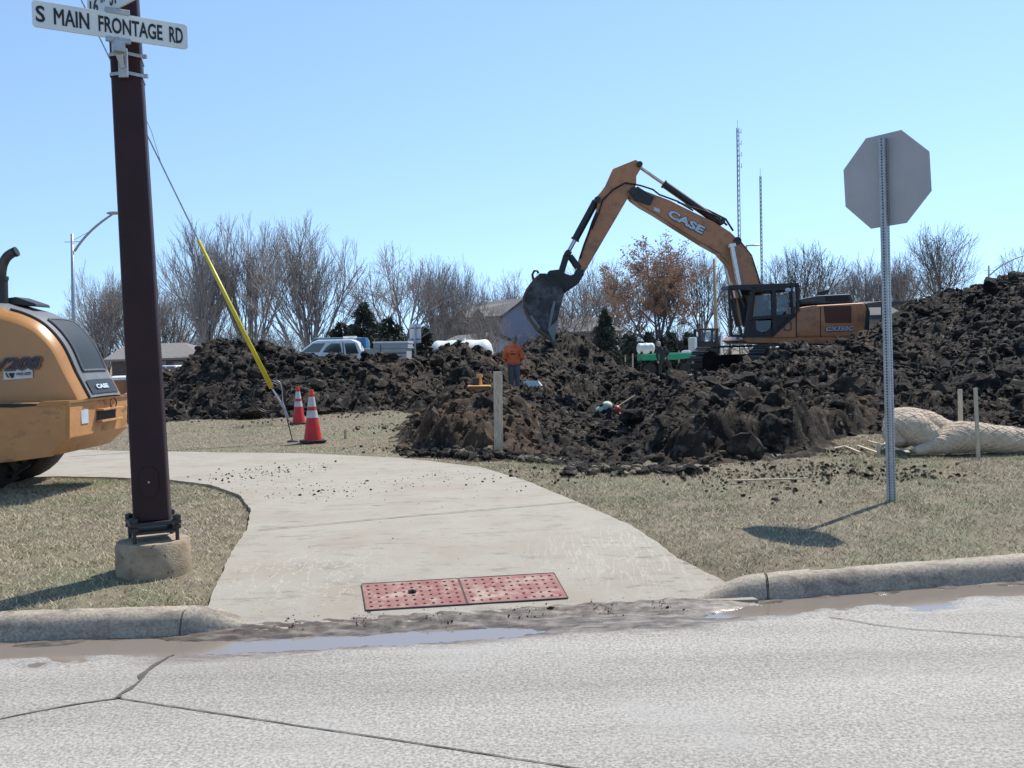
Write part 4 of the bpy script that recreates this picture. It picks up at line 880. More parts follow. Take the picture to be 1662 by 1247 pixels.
# ---- straw wattles
def wattle(path, rads, label, seedk):
    path = [P(*q) for q in path]; fine = []; rf = []
    n = len(path)
    for i in range(n-1):
        for k in range(10):
            t = k/10; p0, p1, p2, p3 = path[max(i-1, 0)], path[i], path[i+1], path[min(i+2, n-1)]
            fine.append(0.5*((2*p1)+(p2-p0)*t+(2*p0-5*p1+4*p2-p3)*t*t+(3*p1-p0-3*p2+p3)*t**3)); rf.append(U(rads[i], rads[i+1], t*t*(3-2*t)))
    fine.append(path[-1]); rf.append(rads[-1])
    root = empty('straw_wattle', path[0], label, 'straw wattle', 'straw rolls by the soil heap')
    mb = MB(); mb.tube(fine, rf, 26); rnd = random.Random(seedk)
    cnt = len(fine)
    for i in range(cnt):
        for j in range(26):
            v = mb.v[i*26+j]; d = (v-fine[i]); nz = math.sin(j*2.1+i*.9)*.02+math.sin(i*.35+seedk)*.05*math.cos(j*.5)+rnd.uniform(-.035, .035)
            mb.v[i*26+j] = fine[i]+d*(1+nz); mb.v[i*26+j].z = fine[i].z + (mb.v[i*26+j].z-fine[i].z)*(0.95 if d.z > 0 else .8)
    mb.build('straw_roll', M['straw'], root, smooth=True)
    nb = MB()
    for s_ in (1, -1):
        for k in range(14):
            pts = []
            for i in range(0, cnt):
                a = s_*i*.16+k*2*math.pi/14; j0 = (a/(2*math.pi)*26) % 26; ja = int(j0); f_ = j0-ja
                v = mb.v[i*26+ja]*(1-f_)+mb.v[i*26+(ja+1) % 26]*f_; pts.append(fine[i]+(v-fine[i])*1.02)
            nb.tube(pts, .0028, 3, cap=False)
    nb.build('netting', M['net'], root)
    # loose straw tufts
    tb = MB()
    for _ in range(900):
        i = rnd.randrange(cnt); j = rnd.randrange(26); p = mb.v[i*26+j]; d = Vector((rnd.gauss(0, 1), rnd.gauss(0, 1), rnd.gauss(0, .7))).normalized()*rnd.uniform(.02, .06); s1 = Vector((rnd.gauss(0, 1), rnd.gauss(0, 1), rnd.gauss(0, 1))).normalized()*.002
        tb.add([p-s1, p+s1, p+d], [(0, 1, 2)])
    tb.build('loose_straw', M['net'], root)
wattle([(1448, 700, 11.5), (1462, 684, 11.7), (1500, 690, 11.7), (1550, 706, 11.6), (1620, 716, 11.7), (1720, 722, 11.9), (1850, 722, 12.2)], [.10, .19, .20, .16, .15, .15, .12], 'straw roll behind the others, rising to a hump at its left end', 3)
wattle([(1466, 722, 11.2), (1462, 704, 11.3), (1480, 698, 11.25), (1508, 712, 11.2), (1540, 724, 11.2)], [.10, .22, .24, .19, .10], 'short rounded straw roll next to the perforated sign post', 9)
wattle([(1484, 733, 11.0), (1500, 729, 11.05), (1525, 722, 11.1), (1562, 712, 11.15), (1620, 715, 11.15), (1700, 721, 11.2), (1820, 726, 11.3)], [.045, .07, .15, .225, .20, .16, .14], 'nearest long straw roll with its tapered end on the grass and a stake against it', 5)
# ---- scraps of lath
def lathp(a, b, D1, D2, wd_, label, m_='lath', dz=.02, cat='wood scrap'):
    p = G(*a); q = G(*b); p.z = gz1(p.x, p.y)+dz; q.z = gz1(q.x, q.y)+dz
    d = (q-p).normalized(); s1 = Vector((-d.y, d.x, 0))*wd_/2; mb = MB(); mb.prism([p-s1, q-s1, q+s1, p+s1], (0, 0, .014)); tag(mb.build('wood_scrap', M[m_], org=p), label, cat, 'pale wood scraps by the straw rolls')
for i, (a, b, wd_, lb) in enumerate([((1354, 733), (1371, 728), .03, 'short pale wood scrap farthest left of the straw rolls'), ((1372, 730), (1396, 740), .03, 'pale wood scrap lying slanted just right of the leftmost scrap'), ((1393, 731), (1425, 742), .035, 'long flat pale lath in the middle of the wood scraps'),
    ((1410, 724), (1440, 733), .03, 'pale lath crossing behind the upright scrap left of the sign post'), ((1428, 738), (1440, 728), .035, 'pale lath crossing in front just left of the sign post'), ((1452, 733), (1474, 746), .05, 'broad white wood scrap right of the perforated post')]):
    lathp(a, b, 0, 0, wd_, lb, dz=.02+.012*i)
board('wood_scrap', 1425, 719, 740, 11.1, 4.5, 'pale wood scrap sticking upright left of the perforated post', 'wood scrap', 'lath', group='pale wood scraps by the straw rolls', tilt=1)
lathp((1180, 785), (1312, 782), 0, 0, .03, 'long thin lath lying on the grass in front of the undercut spoil bank', 'wood', .03)
# ---- sod slabs at the edge of the dig
def slab(pts, th_, label):
    w_ = [(G(*p).x, G(*p).y) for p in pts]; xs_ = [p[0] for p in w_]; ys_ = [p[1] for p in w_]; n = 0; X_ = []; Y_ = []
    while len(X_) < 130:
        x, y = rng.uniform(min(xs_), max(xs_)), rng.uniform(min(ys_), max(ys_))
        if sdf_poly(np.array([x]), np.array([y]), w_)[0] < .02: X_.append(x); Y_.append(y)
    X_ = np.array(X_); Y_ = np.array(Y_); s_ = .035+.10*rng.beta(1.2, 2.5, len(X_)); g0 = lawnz(X_, Y_)
    v, f = clods(X_, Y_, np.zeros(len(X_)), s_, True); k = I2[0].shape[0]; zz = np.repeat(g0+th_*.35, k); v[:, 2] = zz+v[:, 2]*th_/.14
    cen = np.array([X_.mean(), Y_.mean(), 0]); fm = np.where((rng.uniform(size=len(X_)) < .28), 1, 0).repeat(len(I2[1]))
    tag(link('sod_slab', npmesh('sod_slab', v-cen, [f], [M['soil'], M['ground']], False, fm), None, cen), label, 'sod slab', 'dark torn sod slabs at the edge of the dig')
M['sod'] = mat('torn_sod', (0.045, 0.034, 0.026), 0.95, c2=(0.17, 0.14, 0.10), scale=7, detail=9, pos=(.5, .66), bump=.8, bscale=40, bdist=.02)
slab([(906, 776), (960, 773), (1010, 777), (1080, 772), (1150, 774), (1155, 765), (1090, 760), (1040, 757), (980, 765), (912, 766)], .11, 'long dark sod slab lying on the grass in front of the pit')
slab([(652, 743), (700, 746), (745, 746), (742, 736), (690, 730), (650, 731)], .12, 'dark sod slab at the sidewalk edge left of the wooden board')
slab([(738, 748), (790, 750), (832, 748), (822, 738), (770, 734), (740, 738)], .16, 'dark sod slab leaning at the foot of the wooden board')
slab([(830, 747), (868, 752), (900, 750), (880, 741), (845, 740)], .09, 'small dark sod slab right of the wooden board')
# ================================================================ MACHINES
def pxpoly(pts, D): return [P(x, y, D) for x, y in pts]
def plate_(name, pts, Dn, Df, m_, parent, bevel=0.0, smooth=False, mats=None):
    """outline at the near nominal depth, extruded straight back to the far one"""
    w_ = pxpoly(pts, Dn); mb = MB(); mb.prism(w_, Vector((0, (Df-Dn)*K, 0))); return mb.build(name, mats or M[m_], parent, bevel=bevel)
# ---------------------------------------------------------------- excavator
EY = 30.0; exo = P(1262, 612, EY); exo.z = 0.0
ex = empty('excavator', exo, 'orange and black crawler excavator digging with its boom raised over the dirt', 'excavator')
B_up = [(1019,315),(1020,308),(1028,303),(1045,309),(1087,325),(1117,340),(1161,361),(1185,376),(1203,393),(1219,414),(1229,438),(1235,461),(1240,500),(1236,528)]
B_lo = [(1206,528),(1202,490),(1197,463),(1185,432),(1167,411),(1140,396),(1102,372),(1063,347),(1040,334),(1025,323)]
HB = 0.55
plate_('boom', B_up+B_lo, EY-.30, EY+.30, 'orange', ex, bevel=.04)
for off in (-.32, .32):
    mb = MB(); mb.prism(pxpoly([(1019,311),(1035,303),(1062,320),(1055,334),(1030,326)], EY+off), (0, .03*(-1 if off < 0 else 1), 0)); mb.build('boom_nose', M['black'], ex, bevel=.01)
ST = [(995,274),(1032,259),(1040,264),(1040,274),(1033,286),(1033,300),(1019,322),(998,358),(974,399),(953,435),(944,449),(934,444),(939,423),(950,390),(968,343),(970,331),(965,323),(975,312),(983,301)]
plate_('stick', ST, EY-.24, EY+.24, 'orange', ex, bevel=.03)
mb = MB()
for x, y, r_ in ((1026, 313, .17), (1036, 270, .12), (968, 327, .13), (921, 412, .12), (938, 444, .15), (1193, 393, .16), (1168, 362, .13), (902, 449, .1)):
    mb = MB(); c = P(x, y, EY); mb.cyl(c-Vector((0, .40, 0)), c+Vector((0, .40, 0)), r_*.8, n=16); mb.build('pivot_pin', M['black'], ex)
def cylinder_(name, a, b, split, rb, rr, off=0, D=EY, mb_='black', mr='chrome'):
    A, B = P(*a, D+off), P(*b, D+off); S = U(A, B, split)
    t = MB(); t.cyl(A, S, rb, n=14); t.cyl(U(A, S, .97), S, rb*1.2, n=14); root = t.build(name, M[mb_], ex, smooth=True, auto=40)
    t = MB(); t.cyl(S, B, rr, n=12); t.cyl(U(S, B, .94), B, rr*1.7, n=12); r_ = t.build('piston_rod', M[mr], root, org=parent_org(root), smooth=True, auto=40); return root
cylinder_('bucket_cylinder', (967, 327), (921, 412), .74, .125, .07)
cylinder_('arm_cylinder', (1166, 361), (1038, 271), .70, .125, .06)
cylinder_('boom_cylinder', (1212, 530), (1187, 396), .35, .13, .085, -.5)
cylinder_('boom_cylinder', (1200, 530), (1172, 400), .35, .13, .085, .5)
mb = MB(); mb.tube(pxpoly([(1180,366),(1165,352),(1140,342),(1120,336),(1100,328)], EY-.2), .035, 6); mb.tube(pxpoly([(1190,375),(1178,356),(1150,342),(1126,332)], EY+.1), .035, 6)
mb.tube(pxpoly([(1125,342),(1100,327),(1070,316),(1060,308),(1042,302),(1033,300),(1015,297),(995,308),(978,325),(972,345),(960,372)], EY-.32), .03, 6); mb.tube(pxpoly([(968,345),(961,362),(955,380),(948,398),(941,420)], EY-.28), .035, 6)
mb.tube(pxpoly([(1202,392),(1220,415),(1228,440),(1234,461)], EY-.34), .02, 5)
mb.build('hydraulic_hose', M['rubber'], ex, smooth=True)
mb = MB(); A, B = P(921, 412, EY), P(905, 440, EY); 
for off in (-.3, .3): 
    mb = MB(); mb.prism([v+Vector((0, off, 0)) for v in pxpoly([(915,412),(928,410),(921,426),(915,446),(905,446)], EY)], (0, .08, 0)); mb.prism([v+Vector((0, off, 0)) for v in pxpoly([(922,418),(928,414),(943,434),(938,441)], EY)], (0, .07, 0)); mb.build('bucket_linkage', M['black'], ex, bevel=.01)
plate_('quick_coupler', [(888,443),(892,439),(910,437),(918,444),(927,447),(935,443),(948,437),(948,446),(939,460),(930,466),(918,474),(906,468),(895,456)], EY-.35, EY+.35, 'black', ex, bevel=.03)
# bucket: side plates, rolled shell, lip and teeth
bk = empty('bucket', (0, 0, 0), None, None); bk.parent = ex; bk.location = P(880, 500, EY)-exo
BO = [(875,447),(866,455),(853,472),(848,484),(848,499),(855,517),(872,537),(890,550),(898,555)]   # back of the shell
BI = [(903,520),(908,500),(914,477),(904,464),(885,447)]
def bkb(mb_, nm, m_, **k): 
    o = mb_.build(nm, M[m_], bk, org=parent_org(bk), **k); return o
for off in (-.78, .74):
    mb = MB(); mb.prism([v+Vector((0, off, 0)) for v in pxpoly(BO+BI, EY)], (0, .04, 0)); bkb(mb, 'side_plate', 'bucket')
M_b = None
mb = MB(); n_ = len(BO); outer = pxpoly(BO, EY); cen = P(882, 498, EY)
inner = [v+(cen-v).normalized()*.07 for v in outer]
for i in range(n_-1):
    mb.prism([outer[i]+Vector((0, -.83, 0)), outer[i+1]+Vector((0, -.83, 0)), inner[i+1]+Vector((0, -.83, 0)), inner[i]+Vector((0, -.83, 0))], (0, 1.66, 0))
bkb(mb, 'shell', 'bucket_shell')
mb = MB(); tp = pxpoly([(875,447),(885,447),(904,464),(900,468),(882,452),(876,452)], EY); mb.prism([v+Vector((0, -.80, 0)) for v in tp], (0, 1.6, 0)); bkb(mb, 'top_plate', 'black')
mb = MB(); mb.prism([v+Vector((0, -.86, 0)) for v in pxpoly([(887,536),(903,521),(898,556)], EY)], (0, .035, 0)); bkb(mb, 'side_cutter', 'steel_worn')
mb = MB(); mb.prism([v+Vector((0, .83, 0)) for v in pxpoly([(887,536),(903,521),(898,556)], EY)], (0, .035, 0)); bkb(mb, 'side_cutter', 'steel_worn')
for k in range(5):
    mb = MB(); y0 = -.74+k*.34; a = P(894, 548, EY)+Vector((0, y0, 0)); e = P(901, 561, EY)+Vector((0, y0, 0)); mb.tube([a, U(a, e, .5), e], [.075, .07, .03], 4); bkb(mb, 'tooth', 'steel_worn')
mb = MB(); mb.tube(pxpoly([(866,455),(864,446),(867,440),(872,440),(874,444)], EY-.3), .04, 8); bkb(mb, 'lifting_hook', 'black', smooth=True)
for sx_ in ([(873,538),(859,515),(862,513),(876,532)], [(888,537),(893,505),(897,490),(900,492),(896,512),(891,536)]):
    mb = MB(); mb.prism([v+Vector((0, -.80, 0)) for v in pxpoly(sx_, EY)], (0, .03, 0)); bkb(mb, 'wear_strip', 'steel_worn')
# upper works
NY = EY-1.42; FY = EY+1.42
plate_('turntable_deck', [(1212,545),(1300,548),(1392,548),(1392,556),(1372,560),(1215,557),(1205,552)], NY, FY, 'orange', ex, bevel=.03)
plate_('engine_house', [(1290,512),(1298,499),(1320,496),(1404,491),(1408,500),(1404,541),(1393,549),(1286,549)], NY, FY, 'orange', ex, bevel=.08)
plate_('counterweight', [(1404,491),(1409,494),(1413,506),(1412,536),(1400,546),(1402,520)], NY+.02, FY-.02, 'black', ex, bevel=.05)
plate_('engine_hood', [(1298,495),(1298,486),(1327,480),(1381,477),(1386,488),(1385,492),(1326,494)], NY+.25, FY-.3, 'hood_dark', ex, bevel=.04)
plate_('hood_vent', [(1340,481),(1377,480),(1379,489),(1342,489)], NY+.22, NY+.24, 'ink', ex)
plate_('exhaust_stack', [(1330,480),(1329,474),(1345,470),(1346,473),(1338,480)], EY-.4, EY-.2, 'black', ex)
plate_('side_grille', [(1337,497),(1382,496),(1382,524),(1340,524)], NY-.02, NY+.01, 'grille_brown', ex, bevel=.01)
for px in (1331, 1292): mb = MB(); mb.prism([v-Vector((0, .012, 0)) for v in pxpoly([(px,498),(px+1.2,498),(px+1.2,547),(px,547)], NY)], (0, .02, 0)); mb.build('panel_gap', M['ink'], ex)
mb = MB(); mb.tube(pxpoly([(1299,494),(1299,490),(1326,489),(1326,494)], NY+.1), .02, 5); mb.build('grab_rail', M['black'], ex)
# cab: frame, glass, guards
cabp = [(1210,544),(1214,520),(1221,474),(1227,469),(1279,468),(1284,474),(1288,511),(1252,544)]
cb = empty('cab', (0, 0, 0), None, None); cb.parent = ex; cb.location = P(1245, 510, NY)-exo
CYN, CYF = NY-.02, NY+1.15
def cbb(mb_, nm, m_, **k): return mb_.build(nm, M[m_], cb, org=parent_org(cb), **k)
def bar(mb_, a, b, r_, D): mb_.tube([P(*a, D), P(*b, D)], r_, 4)
mb = MB()
for D in (CYN, CYF):
    for a, b in zip(cabp, cabp[1:]+cabp[:1]): bar(mb, a, b, .085, D)
    bar(mb, (1255, 470), (1257, 541), .10, D); bar(mb, (1216, 517), (1288, 512), .07, D)
for a in cabp: mb.tube([P(*a, CYN), P(*a, CYF)], .07, 4)
cbb(mb, 'cab_frame', 'black')
mb = MB(); mb.prism(pxpoly([(1222,470),(1280,466),(1285,472),(1221,476)], CYN-.03), (0, (CYF-CYN+.06)*K, 0)); cbb(mb, 'cab_roof', 'black', bevel=.03)
mb = MB(); mb.prism(pxpoly([(1254,514),(1289,512),(1252,545),(1212,545),(1214,522),(1226,520),(1228,536),(1240,541),(1254,530)], CYN-.02), (0, .04, 0)); cbb(mb, 'door_panel', 'black')
for q, nm in ([(1226,480),(1253,479),(1253,513),(1222,515)], 'door_window'), ([(1260,479),(1276,479),(1281,500),(1266,513),(1260,512)], 'side_window'), ([(1226,521),(1252,520),(1250,536),(1232,541),(1224,532)], 'lower_window'):
    mb = MB(); mb.prism(pxpoly(q, CYN), (0, .02, 0)); cbb(mb, nm, 'cabglass')
mb = MB(); mb.prism(pxpoly([(1224,480),(1280,478),(1284,510),(1250,540),(1214,540)], CYF), (0, .02, 0)); cbb(mb, 'far_window', 'cabglass')
mb = MB(); mb.prism(pxpoly([(1230,525),(1262,520),(1270,505),(1276,505),(1276,540),(1230,543)], CYN+.35), (0, .6, 0)); cbb(mb, 'seat', 'ink', bevel=.03)
mb = MB()
for D in (CYN-.02, CYF):
    bar(mb, (1183, 468), (1187, 545), .05, D); bar(mb, (1186, 470), (1204, 545), .045, D); bar(mb, (1183, 467), (1222, 470), .06, D); bar(mb, (1295, 463), (1295, 505), .06, D); bar(mb, (1184, 466), (1295, 462), .07, D); bar(mb, (1187, 545), (1210, 546), .06, D); bar(mb, (1196, 470), (1209, 500), .04, D)
for a in ((1184, 467), (1295, 463), (1187, 545), (1186, 490), (1188, 520), (1204, 545)): mb.tube([P(*a, CYN-.02), P(*a, CYF)], .045, 4)
for k in range(1, 5): D = U(CYN, CYF, k/5); bar(mb, (1184, 467), (1187, 545), .025, D)
cbb(mb, 'guard_cage', 'black')
mb = MB(); mb.prism(pxpoly([(1184,463),(1295,460),(1296,465),(1184,468)], CYN), (0, (CYF-CYN)*K, 0)); cbb(mb, 'roof_guard', 'black')
mb = MB(); c = P(1279, 471, CYN-.1); mb.ell(c, (.1, .06, .07)); cbb(mb, 'work_light', 'lettering')
mb = MB(); mb.prism(pxpoly([(1286,475),(1291,474),(1292,498),(1288,500)], CYN-.12), (0, .05, 0)); cbb(mb, 'mirror', 'hood_grey', bevel=.01)
plate_('side_skirt', [(1252,545),(1290,513),(1292,548),(1250,548)], NY-.03, NY+.4, 'orange', ex, bevel=.01)
mb = MB(); mb.tube(pxpoly([(1273,536),(1273,528),(1279,522),(1284,523),(1284,536),(1273,536)], NY-.06), .012, 4); mb.build('hatch', M['black'], ex)
# undercarriage, turned against the upper works
uc = P(1262, 560, EY); uc.z = 0; psi = R(33); fdir = Vector((-math.cos(psi), -math.sin(psi), 0)); ldir = Vector((math.sin(psi), -math.cos(psi), 0))
def track(off):
    c = uc+ldir*off; root = empty('track', (0, 0, 0), None, None); root.parent = ex; root.location = c-exo; o_ = parent_org(root)
    Lh, rr_ = 2.0, .50; zc = .92
    mb = MB(); mb.box(c+Vector((0, 0, zc)), (3.7, .35, .5), Matrix.Rotation(math.atan2(fdir.y, fdir.x), 3, 'Z')); mb.build('track_frame', M['black'], root, org=o_, bevel=.03)
    for s_ in (-1, 1):
        cc = c+fdir*Lh*s_+Vector((0, 0, zc)); mb = MB(); mb.cyl(cc-ldir*.2, cc+ldir*.2, rr_*.8, n=20); mb.cyl(cc-ldir*.24, cc+ldir*.24, rr_*.3, n=12); mb.build('sprocket', M['black'], root, org=o_, bevel=.01)
    mb = MB(); per = 4*Lh+2*math.pi*rr_; n_ = 48
    for k in range(n_):
        s_ = per*k/n_
        if s_ < 2*Lh: p = fdir*(-Lh+s_)+Vector((0, 0, zc+rr_)); nn = Vector((0, 0, 1))
        elif s_ < 2*Lh+math.pi*rr_: a = (s_-2*Lh)/rr_; nn = fdir*math.sin(a)+Vector((0, 0, math.cos(a))); p = fdir*Lh+Vector((0, 0, zc))+nn*rr_
        elif s_ < 4*Lh+math.pi*rr_: p = fdir*(Lh-(s_-2*Lh-math.pi*rr_))+Vector((0, 0, zc-rr_)); nn = Vector((0, 0, -1))
        else: a = (s_-4*Lh-math.pi*rr_)/rr_; nn = -fdir*math.sin(a)-Vector((0, 0, math.cos(a))); p = -fdir*Lh+Vector((0, 0, zc))+nn*rr_
        p = c+p; t_ = nn.cross(ldir).normalized(); rm = Matrix((t_, ldir, nn)).transposed()
        mb.box(p, (.165, .60, .035), rm); mb.box(p+nn*.03, (.025, .60, .05), rm)
    mb.build('track_shoes', M['track'], root, org=o_)
for k in ('bucket', ): pass
track(1.3); track(-1.3)
mb = MB(); mb.cyl(uc+Vector((0, 0, .65)), uc+Vector((0, 0, 1.35)), .85, n=28); mb.box(uc+Vector((0, 0, .85)), (1.6, 2.2, .6), Matrix.Rotation(math.atan2(fdir.y, fdir.x), 3, 'Z')); mb.build('slewing_ring', M['black'], ex, bevel=.02)
# lettering
zu = Vector((0, 0, 1))
def ltr(txt, a, b, hpx, D, m_, par, outline=None, shear=0, bold=.03, upv=None, dy=-.012, lift=.012):
    p, q = P(*a, D)+Vector((0, dy, 0)), P(*b, D)+Vector((0, dy, 0)); hh = hpx*D*K/F; X = (q-p).normalized(); u = upv or Vector((-X.z, 0, X.x))
    if outline: text_obj(txt, 'lettering_outline', M[outline], par, p-X*.02-u*.02, q+X*.02-u*.02, u, hh+.035, shear=shear, bold=bold+.035)
    text_obj(txt, 'lettering', M[m_], par, p, q, u, hh, shear=shear, bold=bold, lift=lift)
ltr('CASE', (1082, 351), (1139, 381), 13, EY-.30, 'lettering', ex, 'ink', bold=.05)
ltr('CX350C', (1340, 538), (1386, 537), 7.5, NY, 'lettering', ex, 'lettering_blue', shear=.25, bold=.02)
mb = MB(); mb.prism([v-Vector((0, .02, 0)) for v in pxpoly([(1061,336),(1071,340),(1071,346),(1061,342)], EY-.30)], (0, .01, 0)); mb.build('decal', M['lettering'], ex)
# ---------------------------------------------------------------- soil compactor at the left
RY = 9.55
ro = P(20, 800, RY); ro.z = gz1(-5, 11)
rl = empty('soil_compactor', ro, 'rear of a large orange road roller with black tyre parked on the left lawn', 'roller')
HL = 1.17     # hood width in metres
prof = [(-190,512),(-60,505),(0,518),(38,530),(62,545),(84,570),(104,608),(127,651)]
pw = pxpoly(prof, RY+.12); 
# smooth the profile
def spline(pts, k=6):
    out = []; n = len(pts)
    for i in range(n-1):
        for j in range(k):
            t = j/k; p0, p1, p2, p3 = pts[max(i-1, 0)], pts[i], pts[i+1], pts[min(i+2, n-1)]
            out.append(0.5*((2*p1)+(p2-p0)*t+(2*p0-5*p1+4*p2-p3)*t*t+(3*p1-p0-3*p2+p3)*t**3))
    return out+[pts[-1]]
pf = spline(pw); nn = []
for i in range(len(pf)):
    t = (pf[min(i+1, len(pf)-1)]-pf[max(i-1, 0)]).normalized(); nn.append(Vector((-t.z, 0, t.x)) if True else None)
vs_ = [0, .015, .04, .08, .13, .16, .30, .5, .7, .84, .87, .92, .96, .985, 1]
def bump_(v): return .17*(max(0, 1-abs(2*v-1)**3.0))**.75
nzx = []
for i in range(len(pf)):
    q = nn[i]; nzx.append(q if q.z > -0.2 else -q)
def hoodpt(i, v, ex_=0.0): return pf[i]+nzx[i]*(bump_(v)*(.9-.45*min(1, max(0, (i-14)/22)))+ex_)+Vector((0, HL*v, 0))
mb = MB(); rows = [[hoodpt(i, v) for i in range(len(pf))] for v in vs_]
mb.grid(rows); hd = mb.build('hood', [M['orange_r'], M['hood_grey']], rl, smooth=True)
nc = len(pf)-1
for k, p in enumerate(hd.data.polygons): p.material_index = 1 if 4 <= k//nc < 10 else 0
mb = MB(); side = [pf[i] for i in range(len(pf))]+[P(-190, 656, RY+.12)]; mb.prism([v+Vector((0, .0, 0)) for v in side], (0, HL, 0)); mb.build('hood_side', M['orange_r'], rl)
mb = MB(); mb.tube([hoodpt(i, .145, .004) for i in range(12, len(pf))], .018, 6); mb.build('hood_seam', M['ink'], rl)
# rear cowl frame + grille panels following the hood curve
i0, i1, i2, i3 = 20, 37, 38, 41
mb = MB(); mb.grid([[hoodpt(i, v, .012) for i in range(i0, i1)] for v in np.linspace(.27, .80, 12)]); mb.build('grille', M['grille'], rl, smooth=True)
mb = MB(); mb.grid([[hoodpt(i, v, .012) for i in range(i2, len(pf)-1)] for v in np.linspace(.22, .84, 10)]); mb.build('lower_grille', M['grille'], rl, smooth=True)
mb = MB()
for v in (.265, .805): mb.tube([hoodpt(i, v, .014) for i in range(i0, i1)], .012, 6)
for i in (i0, i1-1): mb.tube([hoodpt(i, v, .014) for v in np.linspace(.265, .805, 10)], .012, 6)
mb.build('grille_frame', M['hood_grey'], rl)
ia = i2+1
pa, pb2 = hoodpt(ia+1, .33, .026), hoodpt(ia+1, .60, .026); u_ = (hoodpt(ia-1, .45)-hoodpt(ia+2, .45)).normalized()
# rear counterweight / bumper
by0 = RY-.12; BWd = 1.62
bprof = [(-240,655),(-240,752),(-60,757),(20,750),(78,742),(110,712),(110,654)]
mb = MB(); mb.prism(pxpoly(bprof[:], by0), (0, BWd, 0)); mb.build('rear_counterweight', M['orange_d'], rl, bevel=.012)
mb = MB(); mb.prism([v-Vector((0, .014, 0)) for v in pxpoly([(62,660),(110,656),(110,712),(112,713),(114,712),(114,653),(60,657)], by0)], (0, .012, 0))
mb.prism(pxpoly([(58,659),(112,655),(113,651),(66,652)], by0-.01), (0, BWd, 0)); mb.build('top_lip', M['orange_r'], rl)
xr = P(110, 680, by0).x
def rear(px_y, z0, z1, ya, yb, m_, nm, dx=.008, ext=.02):
    mb = MB(); mb.prism([Vector((xr+dx, ya, z0)), Vector((xr+dx, yb, z0)), Vector((xr+dx, yb, z1)), Vector((xr+dx, ya, z1))], (ext, 0, 0)); return mb.build(nm, M[m_], rl, bevel=.003)
ybase = P(110, 680, by0).y; zb = P(110, 712, by0).z; ztp = P(110, 655, by0).z
rear(0, zb+.13, ztp-.09, ybase+.32, ybase+.50, 'lettering', 'number_sticker', .002, .003)
rear(0, zb+.14, ztp-.12, ybase+.72, ybase+1.25, 'ink', 'step_recess', .001, .004)
rear(0, zb+.12, zb+.145, ybase+.70, ybase+1.30, 'orange_d', 'step_plate', .004, .07); rear(0, ztp-.12, ztp-.10, ybase+.70, ybase+1.30, 'orange_d', 'step_plate', .004, .09)
mb = MB(); c = Vector((xr+.02, ybase+1.15, ztp-.05)); mb.torus(c, .055, .008, Matrix.Rotation(R(70), 3, 'Z'), 16, 6); mb.build('tow_loop', M['black'], rl)
# side recess line of the frame
mb = MB(); mb.prism([v-Vector((0, .006, 0)) for v in pxpoly([(-200,657),(-200,654),(60,656),(60,659),(20,662)], by0)], (0, .05, 0)); mb.build('frame_gap', M['ink'], rl)
# tyre with chevron lugs
tc = P(-88, 705, RY+.30); tr_ = .735; tc.z = gz1(tc.x, tc.y)+tr_-.03
mb = MB(); pr = [(.30, -.28), (.55, -.30), (.66, -.28), (.715, -.20), (.72, 0), (.715, .20), (.66, .28), (.55, .30), (.30, .28)]; mb.lathe((0, 0, 0), pr, 40)
rmx = Matrix.Rotation(R(90), 3, 'X'); mb.v = [tc+Vector((0, .34, 0))+rmx@v for v in mb.v]; ty = mb.build('tyre', M['rubber'], rl, smooth=True, auto=35)
mb = MB()
for k in range(22):
    for s_ in (-1, 1):
        a = 2*math.pi*(k+(.5 if s_ > 0 else 0))/22; c = tc+Vector((math.cos(a)*.725, .34+s_*.14, math.sin(a)*.725)); rm = Matrix.Rotation(-a+math.pi/2, 3, 'Y')@Matrix.Rotation(R(32*s_), 3, 'Z'); mb.box(c, (.06, .30, .07), rm)
mb.build('tread_lugs', M['rubber'], ty, org=parent_org(ty))
mb = MB(); mb.cyl(tc+Vector((0, .06, 0)), tc+Vector((0, .12, 0)), .36, n=24); mb.cyl(tc+Vector((0, -.0, 0)), tc+Vector((0, .08, 0)), .14, n=16); mb.build('rim', M['orange_d'], ty, org=parent_org(ty), bevel=.01)
mb = MB(); mb.lathe((0, 0, 0), pr, 32); t2 = tc+Vector((0, 1.35, 0)); mb.v = [t2+rmx@v for v in mb.v]; mb.build('tyre', M['rubber'], rl, smooth=True, auto=35)
mb = MB(); mb.box(tc+Vector((-.6, .85, .1)), (2.4, .9, .35)); mb.build('chassis', M['black'], rl, bevel=.02)
# exhaust
xe = P(4, 488, RY+.45); mb = MB(); pts = pxpoly([(4,500),(2,455),(4,432),(10,419),(18,412),(27,408)], RY+.45); mb.tube(spline(pts, 4), [.052]*21, 14, cap=False); mb.build('exhaust_elbow', M['pipe'], rl, smooth=True)
mb = MB(); mb.cyl(P(3, 505, RY+.45), P(2, 452, RY+.45), .068, n=16); mb.cyl(P(2.2, 455, RY+.45), P(2, 449, RY+.45), .076, n=16); mb.build('muffler', M['black'], rl, smooth=True, auto=40)
mb = MB(); mb.cyl(P(23, 410, RY+.45), P(27.5, 408, RY+.45), .056, n=14); mb.build('exhaust_tip', M['ink'], rl)
plate_('air_intake', [(10,494),(10,484),(25,482),(58,493),(60,498)], RY+.5, RY+.8, 'black', rl, bevel=.01)
ltr('SV208', (-29, 602.5), (67, 597.5), 18, RY+.11, 'lettering_blue', rl, 'outline_grey', shear=.28, bold=.012)
sp = pxpoly([(5.5,601),(52.5,598),(53,613.5),(6,617)], RY+.105); mb = MB(); mb.prism(sp, (0, .006, 0)); st_ = mb.build('company_sticker', M['sign_white'], rl)
ltr('Excavating', (28, 610.3), (51, 609.2), 3.2, RY+.10, 'lettering_blue', rl, bold=.02, dy=-.004)
mb = MB()
